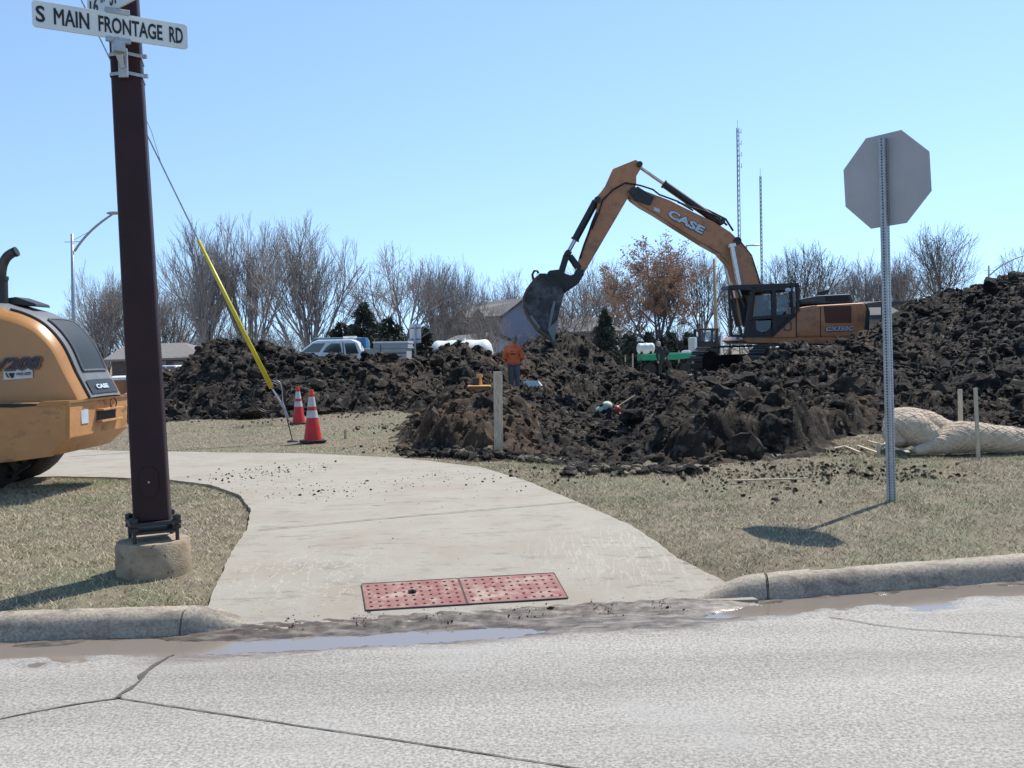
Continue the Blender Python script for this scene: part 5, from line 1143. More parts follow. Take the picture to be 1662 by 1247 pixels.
for q in ([(8.5,606),(10.5,605),(15,613.5),(12.5,613)], [(14,605.8),(24,605.5),(21.5,613.5),(18,613.6)], [(27,605.5),(38,605),(38,606.3),(27,606.8)], [(40,604.9),(50,604.2),(50,605.8),(40,606.2)]): mb.prism([v-Vector((0, .004, 0)) for v in pxpoly(q, RY+.10)], (0, .003, 0))
mb.build('sticker_emblem', M['ink'], rl)
text_obj('CASE', 'lettering', M['lettering'], rl, pa, pb2, u_, .055, bold=.05)
# ================================================================ BACKGROUND
def gb(x, y): return float(far_drop(np.array([x]), np.array([y]))[0])
# ---- parking lot
mb = MB(); rows = []
for x in np.arange(-60, 46, 4.0): rows.append([Vector((x, y, gb(x, y)+.02)) for y in np.arange(47, 78, 3.0)])
mb.grid(rows); mb.f = [f[::-1] for f in mb.f]; M['lot'] = mat('pale_lot_concrete', (0.50, 0.47, 0.43), 0.9, c2=(0.40, 0.37, 0.33), scale=.6); tag(mb.build('parking_lot', M['lot'], org=rows[0][0]), kind='structure')
# ---- bare trees: vectorised branch growth
def tree_mesh(seed, h, spread, n0=6, style='vase', levels=5, trunk_h=.12, tw=1.0):
    rg = random.Random(seed); T = MB(); segs = []
    rx_ = h*(.36 if style == 'vase' else .42)
    def grow(p, d, L, r, lv):
        k = 3 if lv < levels-1 else 2; pts = [p]; q = p; dd = d; stop = False
        for i in range(k):
            dd = (dd+Vector((rg.gauss(0, .09), rg.gauss(0, .09), rg.gauss(.05, .05)))).normalized(); q = q+dd*(L/k); pts.append(q)
            if (q.x/rx_)**2+(q.y/rx_)**2+((q.z-.55*h)/(.47*h))**2 > rg.uniform(.9, 1.12): stop = True; break
        k = len(pts)-1
        segs.append((pts, r, r*(.62 if lv < levels else .35), lv))
        if lv >= levels or (stop and lv > 2 and rg.random() < .75): return
        nb = rg.choice([2, 3, 3]) if lv < 4 else 2
        for i in range(nb):
            t = U(.35, 1.0, (i+rg.random()*.8)/nb); j = min(int(t*k), k-1); b = U(pts[j], pts[j+1], t*k-j)
            ax_ = dd.orthogonal().normalized(); ax_ = Matrix.Rotation(rg.uniform(0, 6.28), 3, dd)@ax_
            ang = rg.uniform(.25, .62) if style == 'vase' else rg.uniform(.4, .9)
            nd = (dd*math.cos(ang)+ax_*math.sin(ang)+Vector((0, 0, .16 if style == 'vase' else .06))).normalized()
            grow(b, nd, L*rg.uniform(.52, .80), r*rg.uniform(.42, .6), lv+1)
        grow(pts[-1], dd, L*rg.uniform(.6, .8), r*.6, lv+1)
    base = Vector((0, 0, 0)); th_ = h*trunk_h; R0 = h*.020
    T.tube([base-Vector((0, 0, .4)), base, Vector((0, 0, th_*.6)), Vector((0, 0, th_))], [R0*1.5, R0*1.25, R0, R0*.95], 7)
    for i in range(n0):
        a = i*2*math.pi/n0+rg.uniform(-.4, .4); tilt = rg.uniform(.08, spread)
        grow(Vector((0, 0, th_*.9)), Vector((math.sin(tilt)*math.cos(a), math.sin(tilt)*math.sin(a), math.cos(tilt))), h*rg.uniform(.30, .38), R0*.55, 1)
    V = []; Fq = []; Ft = []; n = 0
    for pts, ra, rb, lv in segs:
        m_ = 5 if lv <= 2 else 3; k = len(pts)
        for i, p in enumerate(pts):
            t = (pts[min(i+1, k-1)]-pts[max(i-1, 0)]).normalized(); u = t.orthogonal().normalized(); w_ = t.cross(u); r_ = max(U(ra, rb, i/(k-1)), .011*tw)
            for j in range(m_): a = 2*math.pi*j/m_; V.append(p+(u*math.cos(a)+w_*math.sin(a))*r_)
        for i in range(k-1):
            for j in range(m_): Fq.append((n+i*m_+j, n+i*m_+(j+1) % m_, n+(i+1)*m_+(j+1) % m_, n+(i+1)*m_+j))
        n += k*m_
    V = np.array(V); s_ = h/np.percentile(V[:, 2], 99.2); V[:, 2] = np.minimum(V[:, 2], V[:, 2]*.6+.4*h/s_*1.02) if False else V[:, 2]; V *= s_
    tips = [s[0][-1]*s_ for s in segs if s[3] >= levels-1]
    return T, V, np.array(Fq), tips
PROTO = {}
def bare_proto(key, seed, h, spread, n0, style, levels, mt, trunk_h=.12, tw=1.0, leaves=0):
    T, V, Fq, tips = tree_mesh(seed, h, spread, n0, style, levels, trunk_h, tw)
    tm = T.mesh('trunk', M['bark'], (0, 0, 0), True); cm = npmesh('crown', V, [Fq], [M[mt]], True); lm = None
    if leaves:
        rg2 = np.random.default_rng(seed); tp = np.array([t[:] for t in tips]); c = tp[rg2.integers(0, len(tp), leaves)]+rg2.normal(size=(leaves, 3))*.16; q = rg2.normal(size=(leaves, 2, 3))*.085
        LV = np.stack([c, c+q[:, 0], c+q[:, 1]], 1).reshape(-1, 3); lm = npmesh('dry_leaves', LV, [np.arange(3*leaves).reshape(-1, 3)], [M['deadleaf']])
    PROTO[key] = (tm, cm, lm, h)
bare_proto('vaseA', 11, 12, .50, 9, 'vase', 6, 'twig', .06, .8)
bare_proto('vaseB', 12, 12, .45, 8, 'vase', 6, 'twig', .08, .8)
bare_proto('round', 13, 10, .75, 6, 'round', 6, 'twig', .20, .8)
bare_proto('tall', 14, 11, .38, 6, 'vase', 6, 'twig', .15, .8)
bare_proto('dark', 15, 11, .62, 5, 'round', 6, 'twig_dark', .22, .8)
bare_proto('pale', 16, 8, .8, 8, 'round', 5, 'twig_pale', .08)
bare_proto('oak', 17, 10, .65, 6, 'round', 5, 'twig_dark', .16, 1.1, leaves=20000)
def place_tree(key, px, pyt, D, label, wx=1.0, rot=None, group='bare trees behind the dig', nm='bare_tree', cat='tree'):
    tm, cm, lm, h0 = PROTO[key]; p = P(px, 573, D); z0 = gb(p.x, p.y); top = P(px, pyt, D).z; s_ = (top-z0)/h0*1.02
    root = empty(nm, (p.x, p.y, z0), label, cat, group, rot if rot is not None else random.uniform(0, 6.28)); root.scale = (s_*wx, s_*wx, s_)
    for n_, me in (('trunk', tm), ('crown', cm), ('dry_leaves', lm)):
        if me: link(n_, me, root)
    return root
BT = [('tall', 170, 448, 72, .9, 'bare tree left of the brown pole behind the light pole'), ('round', 215, 455, 75, 1.0, 'bare tree half hidden behind the brown pole'),
 ('round', 130, 500, 90, 1.1, 'low dark bare tree just above the orange roller'), ('dark', 165, 505, 85, 1.1, 'dense low bare tree between roller and brown pole'), ('dark', 268, 490, 84, 1.1, 'low bare tree just right of the brown pole above the ranch house'),
 ('round', 285, 440, 78, .9, 'thin bare tree between the pole and the guy wire'), ('vaseA', 335, 378, 62, .98, 'tall vase-shaped bare tree where the guy wire meets its yellow guard'), ('vaseB', 405, 370, 63, .85, 'tall narrow bare tree right of the yellow guy guard'),
 ('vaseA', 505, 374, 60, 1.02, 'broad vase-shaped bare tree with many stems above the white truck'), 
 ('round', 652, 412, 62, 1.05, 'round spreading bare tree above the small white sign back'), ('tall', 712, 435, 70, .85, 'thin bare tree behind the left end of the townhouse roof'), ('tall', 742, 436, 74, .85, 'thin bare tree above the townhouse dormers'),
 ('round', 790, 458, 80, .9, 'small bare tree peeking over the townhouse ridge'), ('round', 845, 452, 82, 1.0, 'bare tree behind the townhouse just left of the bucket'), ('pale', 790, 486, 52, .85, 'small pale bare tree in front of the townhouse'),
 ('pale', 925, 470, 68, 1.2, 'pale bushy bare tree right of the excavator bucket'), ('round', 965, 432, 78, 1.0, 'bare tree rising behind the dark spruce'), ('round', 1010, 436, 80, 1.0, 'bare tree between the dark spruce and the brown-leaved tree'),
 ('dark', 1140, 420, 62, .95, 'dark bare tree with thick limbs right of the brown-leaved tree'), ('dark', 1185, 445, 66, .9, 'dark bare tree behind the excavator cab guard'), ('round', 1255, 430, 76, .9, 'bare tree just right of the excavator boom'),
 ('dark', 1305, 405, 72, 1.0, 'spreading bare tree above the excavator engine hood'), ('round', 1345, 425, 80, 1.0, 'bare tree above the excavator counterweight'), ('tall', 1405, 432, 74, 1.1, 'low bare tree just left of the perforated sign post'),
 ('tall', 1445, 425, 74, 1.0, 'slim bare tree just right of the perforated sign post'), ('dark', 1530, 376, 66, .98, 'tall bare tree rising behind the right soil heap'), ('round', 1480, 420, 72, .9, 'bare tree left of the tall one behind the soil heap'), ('round', 1668, 412, 78, .9, 'bare tree at the right edge of the photo')]
for k, px, py, D, wx, lb in BT: place_tree(k, px, py, D, lb, wx)
place_tree('oak', 1068, 408, 60, 'tree with clinging brown dry leaves left of the excavator', 1.05, group=None, nm='brown_leaved_tree')
thick = [(100, 520), (150, 530), (240, 520), (300, 520), (345, 515), (390, 510), (430, 515), (470, 520), (540, 510), (620, 515), (690, 520), (870, 500), (905, 495), (950, 500), (1000, 510), (1105, 500), (1180, 505), (1230, 505), (1290, 500), (1340, 500), (1420, 500), (1470, 495), (1500, 495), (1560, 490)]
root = None; rr = random.Random(5); VV = []; FF = []; nn_ = 0
tm, cm, lm, h0 = PROTO['pale']; vc = np.empty(len(cm.vertices)*3); cm.vertices.foreach_get('co', vc); vc = vc.reshape(-1, 3); fq = np.array([list(p.vertices) for p in cm.polygons])
for px, py in thick:
    p = P(px, 573, 88); z0 = gb(p.x, p.y); s_ = (P(px, py, 88).z-z0)/h0*.95; a = rr.uniform(0, 6.28); c_, s2 = math.cos(a), math.sin(a)
    V = vc*np.array([s_*1.35, s_*1.35, s_]); V = np.stack([V[:, 0]*c_-V[:, 1]*s2+p.x, V[:, 0]*s2+V[:, 1]*c_+p.y+rr.uniform(-4, 4), V[:, 2]+z0-.3], -1); VV.append(V); FF.append(fq+nn_); nn_ += len(V)
me = npmesh('far_thicket', np.concatenate(VV)-np.array([0, 95, 0]), [np.concatenate(FF)], [M['twig']]); tag(link('far_thicket', me, None, (0, 95, 0)), 'far grey thicket of bare brush running behind houses and trees', 'brush', kind='stuff')
# ---- evergreens
def ever_mesh(seed, h, w_, n, blob=False):
    rg2 = np.random.default_rng(seed); t = rg2.beta(1.1, 1.6, n)*.97; z = h*(.05+.95*t); rad = w_/2*((1-t)**.8)*(1+.22*np.sin(t*38+rg2.uniform(0, 1, n)*2)) if not blob else w_/2*np.sqrt(np.clip(1-(2*t-1)**2, 0, 1))
    a = rg2.uniform(0, 2*np.pi, n); r_ = rad*np.sqrt(rg2.uniform(.12, 1, n)); lump_ = 1+.30*np.sin(a*3+z*2.7+seed)+.22*np.sin(a*7-z*5.1)
    c = np.stack([np.cos(a)*r_*lump_, np.sin(a)*r_*lump_, z-.12*r_], -1); L = h*.055; out = np.stack([np.cos(a), np.sin(a), -.25+rg2.normal(size=n)*.3], -1)+rg2.normal(size=(n, 3))*.35
    sd_ = np.cross(out, rg2.normal(size=(n, 3))); sd_ /= np.linalg.norm(sd_, axis=1)[:, None]; V = np.stack([c-sd_*L*.25, c+sd_*L*.25, c+out*L*.8], 1).reshape(-1, 3)
    return npmesh('crown', V, [np.arange(3*n).reshape(-1, 3)], [M['needle']])
EV = [ever_mesh(1, 8, 4.9, 6000), ever_mesh(2, 7, 5.4, 6000)]; tmb = MB(); tmb.tube([(0, 0, -.3), (0, 0, 2), (0, 0, 7)], [.2, .16, .04], 6); evt = tmb.mesh('trunk', M['bark'], (0, 0, 0), True)
for k, px, py, D, wx, lb in [(0, 592, 486, 54, .95, 'dark spruce behind the white service truck'), (1, 632, 512, 58, 1.2, 'broad low evergreen left of the small white sign'), (1, 555, 520, 60, 1.2, 'low evergreen partly behind the service truck roof'),
    (0, 983, 498, 50, .8, 'dark pointed spruce between the bucket and the brown-leaved tree'), (1, 935, 545, 46, 1.2, 'small round evergreen shrub right of the bucket teeth'), (0, 690, 528, 62, 1.2, 'low dark evergreen under the left end of the townhouse roof')]:
    p = P(px, 573, D); z0 = gb(p.x, p.y); s_ = (P(px, py, D).z-z0)/(8 if k == 0 else 7); root = empty('evergreen', (p.x, p.y, z0), lb, 'evergreen', 'evergreens behind the dig', random.uniform(0, 6)); root.scale = (s_*wx, s_*wx, s_)
    link('trunk', evt, root); link('crown', EV[k], root)
# dark hedge
n = 16000; rg2 = np.random.default_rng(4); a_, b_ = P(1012, 573, 58), P(1135, 570, 58); t = rg2.uniform(size=n); hx = a_.x+(b_.x-a_.x)*t; hy = a_.y+rg2.normal(size=n)*.5; hh = (2.1+.35*np.sin(t*23)+.25*np.sin(t*61)); hz_ = -.2+hh*rg2.uniform(size=n)**.6
V = np.stack([hx, hy, hz_], -1)[:, None, :]+rg2.normal(size=(n, 3, 3))*.11; cen = np.array([a_.x, a_.y, 0])
tag(link('hedge', npmesh('hedge', V.reshape(-1, 3)-cen, [np.arange(3*n).reshape(-1, 3)], [M['needle']]), None, cen), 'dark evergreen hedge behind the white water tank and the green trailer', 'hedge')
# ---- buildings
def quad(mb_, a, b, c, d): mb_.add([a, b, c, d], [(0, 1, 2, 3)])
# townhouse
E1 = P(815, 513, 72); E2 = P(700, 520, 78); R1 = P(850, 488, 73.5); R2 = P(765, 503, 80); E3 = P(905, 517, 75); E4 = P(850, 520, 84)
gz = -.8; th_o = Vector((E1.x, E1.y, gz)); E2.z = E1.z; E3.z = E1.z; E4.z = E1.z; R2.z = R1.z
h = empty('townhouse', th_o, 'two-storey townhouse with three small dormers and a blue-grey gable wall left of the bucket', 'house')
def dn(v): return Vector((v.x, v.y, gz))
def thick_face(pts, n_, t): mb_ = MB(); mb_.prism(pts, Vector(n_)*t); return mb_
mb = MB(); 
mb.prism([dn(E1), dn(E3), E3, U(R1, R1, 0), E1], (0, .2, 0)); mb.build('gable_wall', M['siding'], h)
mb = MB(); d_ = (E2-E1).normalized(); mb.prism([dn(E1), dn(E2), E2, E1], Vector((-d_.y, d_.x, 0))*(-.2 if (-d_.y) > 0 and False else .2)); mb.build('front_wall', M['siding_f'], h)
mb = MB(); ov = Vector((-.35, -.35, -.12)); up1 = Vector((0, 0, .14))
mb.prism([E1+Vector((.15, -.5, -.1)), R1+Vector((.0, -.5, .06)), R2+Vector((0, .2, .06)), E2+Vector((-.6, 0, -.14))], up1); mb.prism([R1+Vector((0, -.5, .06)), E3+Vector((.4, -.5, -.16)), E4+Vector((.4, 0, -.1)), R2+Vector((0, .2, .06))], up1); mb.build('roof', M['shingle'], h)
mb = MB(); mb.tube([E1+Vector((-.1, -.55, -.12)), R1+Vector((0, -.55, .04)), E3+Vector((.4, -.55, -.18))], .11, 4); mb.build('fascia', M['trim'], h)
for i, (x, y) in enumerate([(730, 516), (757, 515), (785, 514)]):
    c = U(E1, E2, (815-x)/(815-702.)); f_ = Vector((d_.y, -d_.x, 0)); f_ = f_ if f_.y < 0 else -f_; w_ = .75
    mb = MB(); mb.prism([c-d_*w_+f_*.35+Vector((0, 0, -.1)), c+d_*w_+f_*.35+Vector((0, 0, -.1)), c+f_*.35+Vector((0, 0, .55))], -f_*1.6); mb.build('dormer', M['siding_f'], h)
    mb = MB(); mb.tube([c-d_*(w_+.15)+f_*.42+Vector((0, 0, -.18)), c+f_*.42+Vector((0, 0, .62)), c+d_*(w_+.15)+f_*.42+Vector((0, 0, -.18))], .07, 4); mb.build('dormer_trim', M['trim'], h)
    for dz in (-1.3, -3.4):
        q = c+f_*.02+Vector((0, 0, dz)); mb = MB(); mb.box(q, (1.2, .08, 1.1), Matrix.Rotation(math.atan2(d_.y, d_.x), 3, 'Z')); mb.build('window', M['glass'], h)
# small garage
def gable_house(nm, px0, px1, pye, pyp, D, dep, label, wall, ridge_px, cat='house'):
    a, b = P(px0, pye, D), P(px1, pye, D); b.z = a.z; r_ = P(ridge_px, pyp, D); g0 = gb(a.x, a.y); back = Vector((-dep*.35, dep, 0))
    root = empty(nm, (a.x, a.y, g0), label, cat)
    mb = MB(); mb.prism([Vector((a.x, a.y, g0)), Vector((b.x, b.y, g0)), b, r_, a], back); mb.build('wall', M[wall], root)
    mb = MB(); o1 = Vector((0, -.4, .1)); mb.prism([a+o1+Vector((-.4, 0, -.2)), r_+o1, r_+back+Vector((0, .2, .1)), a+back+Vector((-.4, .2, -.1))], (0, 0, .15)); mb.prism([r_+o1, b+o1+Vector((.4, 0, -.2)), b+back+Vector((.4, .2, -.1)), r_+back+Vector((0, .2, .1))], (0, 0, .15)); mb.build('roof', M['shingle'], root)
    mb = MB(); mb.tube([a+o1+Vector((-.4, -.05, -.15)), r_+o1+Vector((0, -.05, .05)), b+o1+Vector((.4, -.05, -.15))], .09, 4); mb.build('fascia', M['trim'], root); return root
gable_house('garage', 783, 826, 556, 545, 58, 9, 'small grey gabled garage behind the white tank and the orange-clad worker', 'siding', 806)
# second pale roof right of the bucket, low block behind excavator
def hip_house(nm, px0, px1, pye, pyr, rx0, rx1, D, dep, label, wall, roof='shingle', cat='house', wins=()):
    a, b = P(px0, pye, D), P(px1, pye, D); b.z = a.z; g0 = gb(a.x, a.y)-.1; root = empty(nm, (a.x, a.y, g0), label, cat)
    mb = MB(); mb.prism([Vector((a.x+.4, a.y, g0)), Vector((b.x-.4, b.y, g0)), Vector((b.x-.4, b.y+dep, g0)), Vector((a.x+.4, a.y+dep, g0))][::-1], (0, 0, a.z-g0)); mb.build('wall', M[wall], root)
    D2 = D+dep/2/K; r1, r2 = P(rx0, pyr, D2), P(rx1, pyr, D2); r2.z = r1.z; c, d = b+Vector((0, dep, 0)), a+Vector((0, dep, 0)); o = Vector((0, -.5, 0)); mb = MB()
    mb.add([a+o, b+o, c-o, d-o, r1, r2], [(0, 1, 5, 4), (1, 2, 5), (2, 3, 4, 5), (3, 0, 4)]); mb.add([v-Vector((0, 0, .15)) for v in (a+o, b+o, c-o, d-o)], [(3, 2, 1, 0)]); 
    mb.add([a+o, b+o, b+o-Vector((0, 0, .15)), a+o-Vector((0, 0, .15))], [(3, 2, 1, 0)]); mb.build('roof', M[roof], root)
    for (wx0, wx1, wy0, wy1, m_, n_) in wins: 
        mb = MB(); mb.prism([v-Vector((0, .05, 0)) for v in pxpoly([(wx0, wy1), (wx1, wy1), (wx1, wy0), (wx0, wy0)], D)], (0, .08, 0)); mb.build(n_, M[m_], root)
    return root
hip_house('ranch_house', 172, 332, 584, 559, 205, 300, 64, 9, 'low ranch house with grey hip roof behind the brown pole', 'siding_d', wins=[(262, 270, 586, 602, 'glass', 'window'), (282, 318, 587, 610, 'siding_f', 'garage_door')])
hip_house('brick_house', 888, 1010, 540, 517, 900, 975, 66, 9, 'pale grey roofed house right of the bucket behind shrubs', 'siding_f', 'pale_roof')
hip_house('low_building', 1388, 1475, 520, 490, 1400, 1430, 52, 8, 'low building with pale roof between the excavator and the right soil heap', 'siding_f', 'pale_roof')
mb = MB(); mb.prism(pxpoly([(1425,490),(1487,489),(1487,494),(1425,496)], 50), (0, 3, 0)); o = mb.build('carport', M['trim'], org=P(1425, 490, 50)); 
mb = MB(); 
for x in (1432, 1480): q = P(x, 494, 50.5); mb.cyl((q.x, q.y, -.5), q, .08, n=6)
mb.build('carport_post', M['trim'], o, org=P(1425, 490, 50)); tag(o, 'flat dark carport roof peeking over the right soil heap', 'carport')
# ---- poles and masts
def light_pole(px, pyb, pyt, D, armx, army, label, wire=True):
    b = P(px, pyb, D); t = P(px-3 if px < 800 else px, pyt, D); z0 = gb(b.x, b.y); b = Vector((b.x, b.y, z0)); root = empty('street_light', b, label, 'street light')
    mb = MB(); mb.tube([b, t], [.11, .07], 8); mb.build('pole', M['galv'], root, smooth=True)
    A = P(px+(1 if armx > px else -1), pyt+28*(1 if D < 60 else .6), D); E = P(armx, army, D); c1 = U(A, E, .35)+Vector((0, 0, (E-A).length*.16)); mb = MB(); pts = [A*(1-s)**2+c1*2*s*(1-s)+E*s*s for s in np.linspace(0, 1, 9)]; mb.tube(pts, [.055]*7+[.05, .04], 6); mb.build('arm', M['galv'], root, smooth=True)
    mb = MB(); mb.ell(E, (.38, .14, .08)); mb.build('lamp_head', M['galv'], root, smooth=True)
    mb = MB(); mb.tube([t-Vector((0, 0, .3)), pts[4]], .015, 4); mb.tube([t+Vector((-.35, 0, -.35)), t+Vector((.35, 0, -.35))], .02, 4); mb.build('brace', M['galv'], root)
light_pole(120, 600, 380, 40, 186, 346, 'grey street light with arched arm just left of the brown pole')
light_pole(1605, 560, 431, 62, 1672, 412, 'distant street light with arched arm above the right soil heap')
def mast(px0, pyb, pxt, pyt, w_, label, dishes):
    D = 230; b = P(px0, 571, D); t = P(pxt, pyt, D); root = empty('radio_mast', (b.x, b.y, 0), label, 'radio mast'); b.z = -1; mb = MB(); n_ = 46
    leg = [Vector((math.cos(a), math.sin(a), 0))*w_ for a in (0, 2.1, 4.2)]
    for l in leg: mb.tube([b+l, t+l*.8], .10, 4)
    for k in range(n_):
        for i in range(3): mb.tube([U(b, t, k/n_)+leg[i], U(b, t, (k+1)/n_)+leg[(i+1) % 3]], .05, 3, cap=False)
    mb.build('lattice', M['mast'], root); mb = MB(); mb.tube([t, t+Vector((0, 0, 2))], .06, 4)
    for f_ in dishes: c = U(b, t, f_); mb.tube([c, c+Vector((.9, 0, 0))], .07, 4); mb.tube([c+Vector((.9, 0, -.3)), c+Vector((.9, 0, .9))], .09, 4)
    mb.build('antenna', M['galv'], root)
mast(1202, 560, 1197, 208, .42, 'taller red-grey radio mast rising behind the excavator boom', (.98, .93, .88, .83))
mast(1238, 560, 1234, 286, .28, 'shorter thin radio mast right of the taller one', ())
ub = P(1163, 560, 56); ut = P(1159, 420, 56); up_ = empty('utility_pole', (ub.x, ub.y, gb(ub.x, ub.y)), 'pale slender utility pole between the brown-leaved tree and the excavator cab', 'pole'); ub.z = gb(ub.x, ub.y)
mb = MB(); mb.tube([ub, ut], [.14, .09], 8); mb.build('shaft', M['found'], up_, smooth=True); mb = MB(); mb.tube([P(1157, 436, 56), P(1164, 432, 56)], .05, 4); mb.build('insulator_arm', M['galv'], up_)
ab = P(1220, 560, 62); at_ = P(1211, 399, 62); root = empty('street_light', (ab.x, ab.y, 0), 'street light whose short flat arm shows just right of the boom', 'street light'); ab.z = 0
mb = MB(); mb.tube([ab, at_+Vector((0, 0, 0))], [.1, .07], 6); mb.build('pole', M['galv'], root); mb = MB(); mb.tube([at_, P(1229, 398, 62)], .05, 5); mb.ell(P(1226, 398, 62), (.4, .14, .07)); mb.build('arm', M['galv'], root)
# small road sign back
b = P(674, 600, 36); b.z = 0; root = empty('small_sign', b, 'white back of a small rectangular sign on a post behind the soil mounds', 'road sign')
mb = MB(); t = P(673, 527, 36); mb.tube([b, t], .045, 4); mb.build('post', M['galv'], root)
mb = MB(); mb.prism([v+Vector((0, .06, 0)) for v in pxpoly([(664,526),(683,525.5),(683,556.5),(665,557.5)], 36)], (0, .02, 0)); mb.build('panel', M['sign_plain'], root)
mb = MB()
for y in (533, 551): mb.tube([P(666, y, 36)+Vector((0, .03, 0)), P(682, y-.5, 36)+Vector((0, .03, 0))], .02, 4)
mb.build('crossbar', M['trim'], root)
# ---- service truck
TD = 34.0; tb = P(540, 612, TD); tb.z = 0; tk = empty('service_truck', tb, 'white crew cab service truck with grey utility boxes behind the left soil mound', 'truck')
W_ = 1.9
def tp(pts): return pxpoly(pts, TD)
def tpl(nm, pts, m_, y0=0.0, y1=W_, bevel=.04):
    mb = MB(); mb.prism([v+Vector((0, y0, 0)) for v in tp(pts)], (0, y1-y0, 0)); return mb.build(nm, M[m_], tk, bevel=bevel)
tpl('cab_body', [(484,576),(492,567),(506,556),(516,552),(570,551),(580,555),(588,572),(590,592),(588,618),(484,618)], 'white', bevel=.07)
tpl('hood', [(428,584),(440,579),(484,576),(484,618),(428,618)], 'white', .06, W_-.06, .08)
tpl('bed', [(590,566),(660,566),(660,616),(592,616)], 'box_grey', bevel=.03)
tpl('utility_box', [(606,557),(662,556),(662,566),(606,566)], 'box_grey', bevel=.02)
tpl('box_lid', [(605,555),(663,554),(663,557),(605,557.5)], 'white', -.02, W_+.02, .01)
for q, n_ in ([(524,572),(530,563),(538,557.5),(552,557.5),(555,573)], 'front_door_window'), ([(559,557.5),(576,557),(582,574),(562,575)], 'rear_door_window'):
    tpl(n_, q, 'glass', -.012, .01, 0)
mb = MB(); w0 = tp([(490,572),(508,558),(528,557),(518,572)]); mb.prism([v+Vector((0, -.01, 0)) for v in w0], (0, .03, 0)); mb.build('windshield', M['glass'], tk)
for q in ([(555.5,556),(557,556),(560,590),(558.5,590)], [(586,556),(587,556),(590,590),(589,590)]): tpl('door_gap', q, 'ink', -.006, .01, 0)
tpl('box_seam', [(617,573),(660,572.5),(660,573.8),(617,574.4)], 'trim', -.01, .01, 0); tpl('box_seam', [(617,560),(618,560),(618,600),(617,600)], 'trim', -.01, .01, 0)
for x in (630, 650): tpl('latch', [(x,578),(x+2,578),(x+2,580),(x,580)], 'ink', -.015, .01, 0)
for x in (455, 632):
    c = P(x, 606, TD)+Vector((0, .02, 0)); c.z = .40; mb = MB(); mb.cyl(c-Vector((0, .04, 0)), c+Vector((0, .26, 0)), .40, n=20); mb.build('wheel', M['rubber'], tk, bevel=.04); c2 = c+Vector((0, 1.55, 0)); mb = MB(); mb.cyl(c2, c2+Vector((0, .26, 0)), .40, n=20); mb.build('wheel', M['rubber'], tk, bevel=.04)
mb = MB(); mb.box(P(562, 549, TD)+Vector((0, .9, .04)), (.5, .3, .09)); mb.build('roof_beacon', M['white'], tk, bevel=.02)
mb = MB(); bp_ = pxpoly([(578,549),(593,548),(594,566),(580,566)], TD+.8); mb.prism(bp_, (0, .8, 0)); mb.build('load', M['blue'], tk, bevel=.03)
vb = P(545, 600, 40); vb.z = 0; vt = empty('panel_van', vb, 'grey-green van roof showing just above the white truck cab', 'van')
mb = MB(); mb.prism(pxpoly([(505,552),(510,548.5),(585,547.5),(590,552),(592,600),(500,600)], 40), (0, 2, 0)); mb.build('body', M['teal'], vt, bevel=.08)
mb = MB(); mb.prism([v-Vector((0, .02, 0)) for v in pxpoly([(512,551),(560,550.5),(560,556),(508,557)], 40)], (0, .03, 0)); mb.build('window', M['glass'], vt)
for x in (515, 575): c = P(x, 600, 40); c.z = .35; mb = MB(); mb.cyl(c-Vector((0, .03, 0)), c+Vector((0, .25, 0)), .35, n=16); mb.build('wheel', M['rubber'], vt)
# ---- white SUV far left
sb_ = P(277, 600, 46); s0 = gb(sb_.x, sb_.y); sv = empty('white_suv', (sb_.x, sb_.y, s0), 'white utility vehicle parked just right of the brown pole', 'car')
def svp(nm, pts, m_, y0, y1, bv=.03): mb = MB(); mb.prism([v+Vector((0, y0, 0)) for v in pxpoly(pts, 46)], (0, y1-y0, 0)); return mb.build(nm, M[m_], sv, bevel=bv)
svp('body', [(232,613),(232,603),(245,601),(252,594),(285,593),(291,601),(292,612)], 'white', 0, 1.8, .06)
for q in ([(252,600.5),(256,595.5),(268,595.2),(268,600.2)], [(270.5,600.2),(270.5,595.2),(282,595),(286,600)]): svp('side_window', q, 'glass', -.01, .02, 0)
svp('door_gap', [(269,596),(269.8,596),(269.8,611),(269,611)], 'trim', -.008, .01, 0)
for x in (243, 280):
    c = P(x, 611, 46); c.z = s0+.36
    for yy in (.0, 1.55): mb = MB(); mb.cyl(c+Vector((0, yy-.03, 0)), c+Vector((0, yy+.25, 0)), .36, n=16); mb.build('wheel', M['rubber'], sv, bevel=.03)
# ---- orange barrel / hopper seen between roller and pole
c = P(197, 632, 24); root = empty('orange_bin', (c.x, c.y, gz1(c.x, c.y)), 'orange bin with a white rim between the roller and the brown pole', 'bin'); z0 = gz1(c.x, c.y)
mb = MB(); mb.lathe((c.x, c.y, z0), [(.26, 0), (.29, .3), (.27, .32), (.30, .62), (.28, .64), (.31, 1.0)], 20); mb.build('bin_body', M['orange'], root, smooth=True, auto=30)
mb = MB(); mb.lathe((c.x, c.y, z0), [(.33, .99), (.33, 1.06), (.18, 1.10)], 20); mb.build('rim', M['white'], root, smooth=True, auto=30)
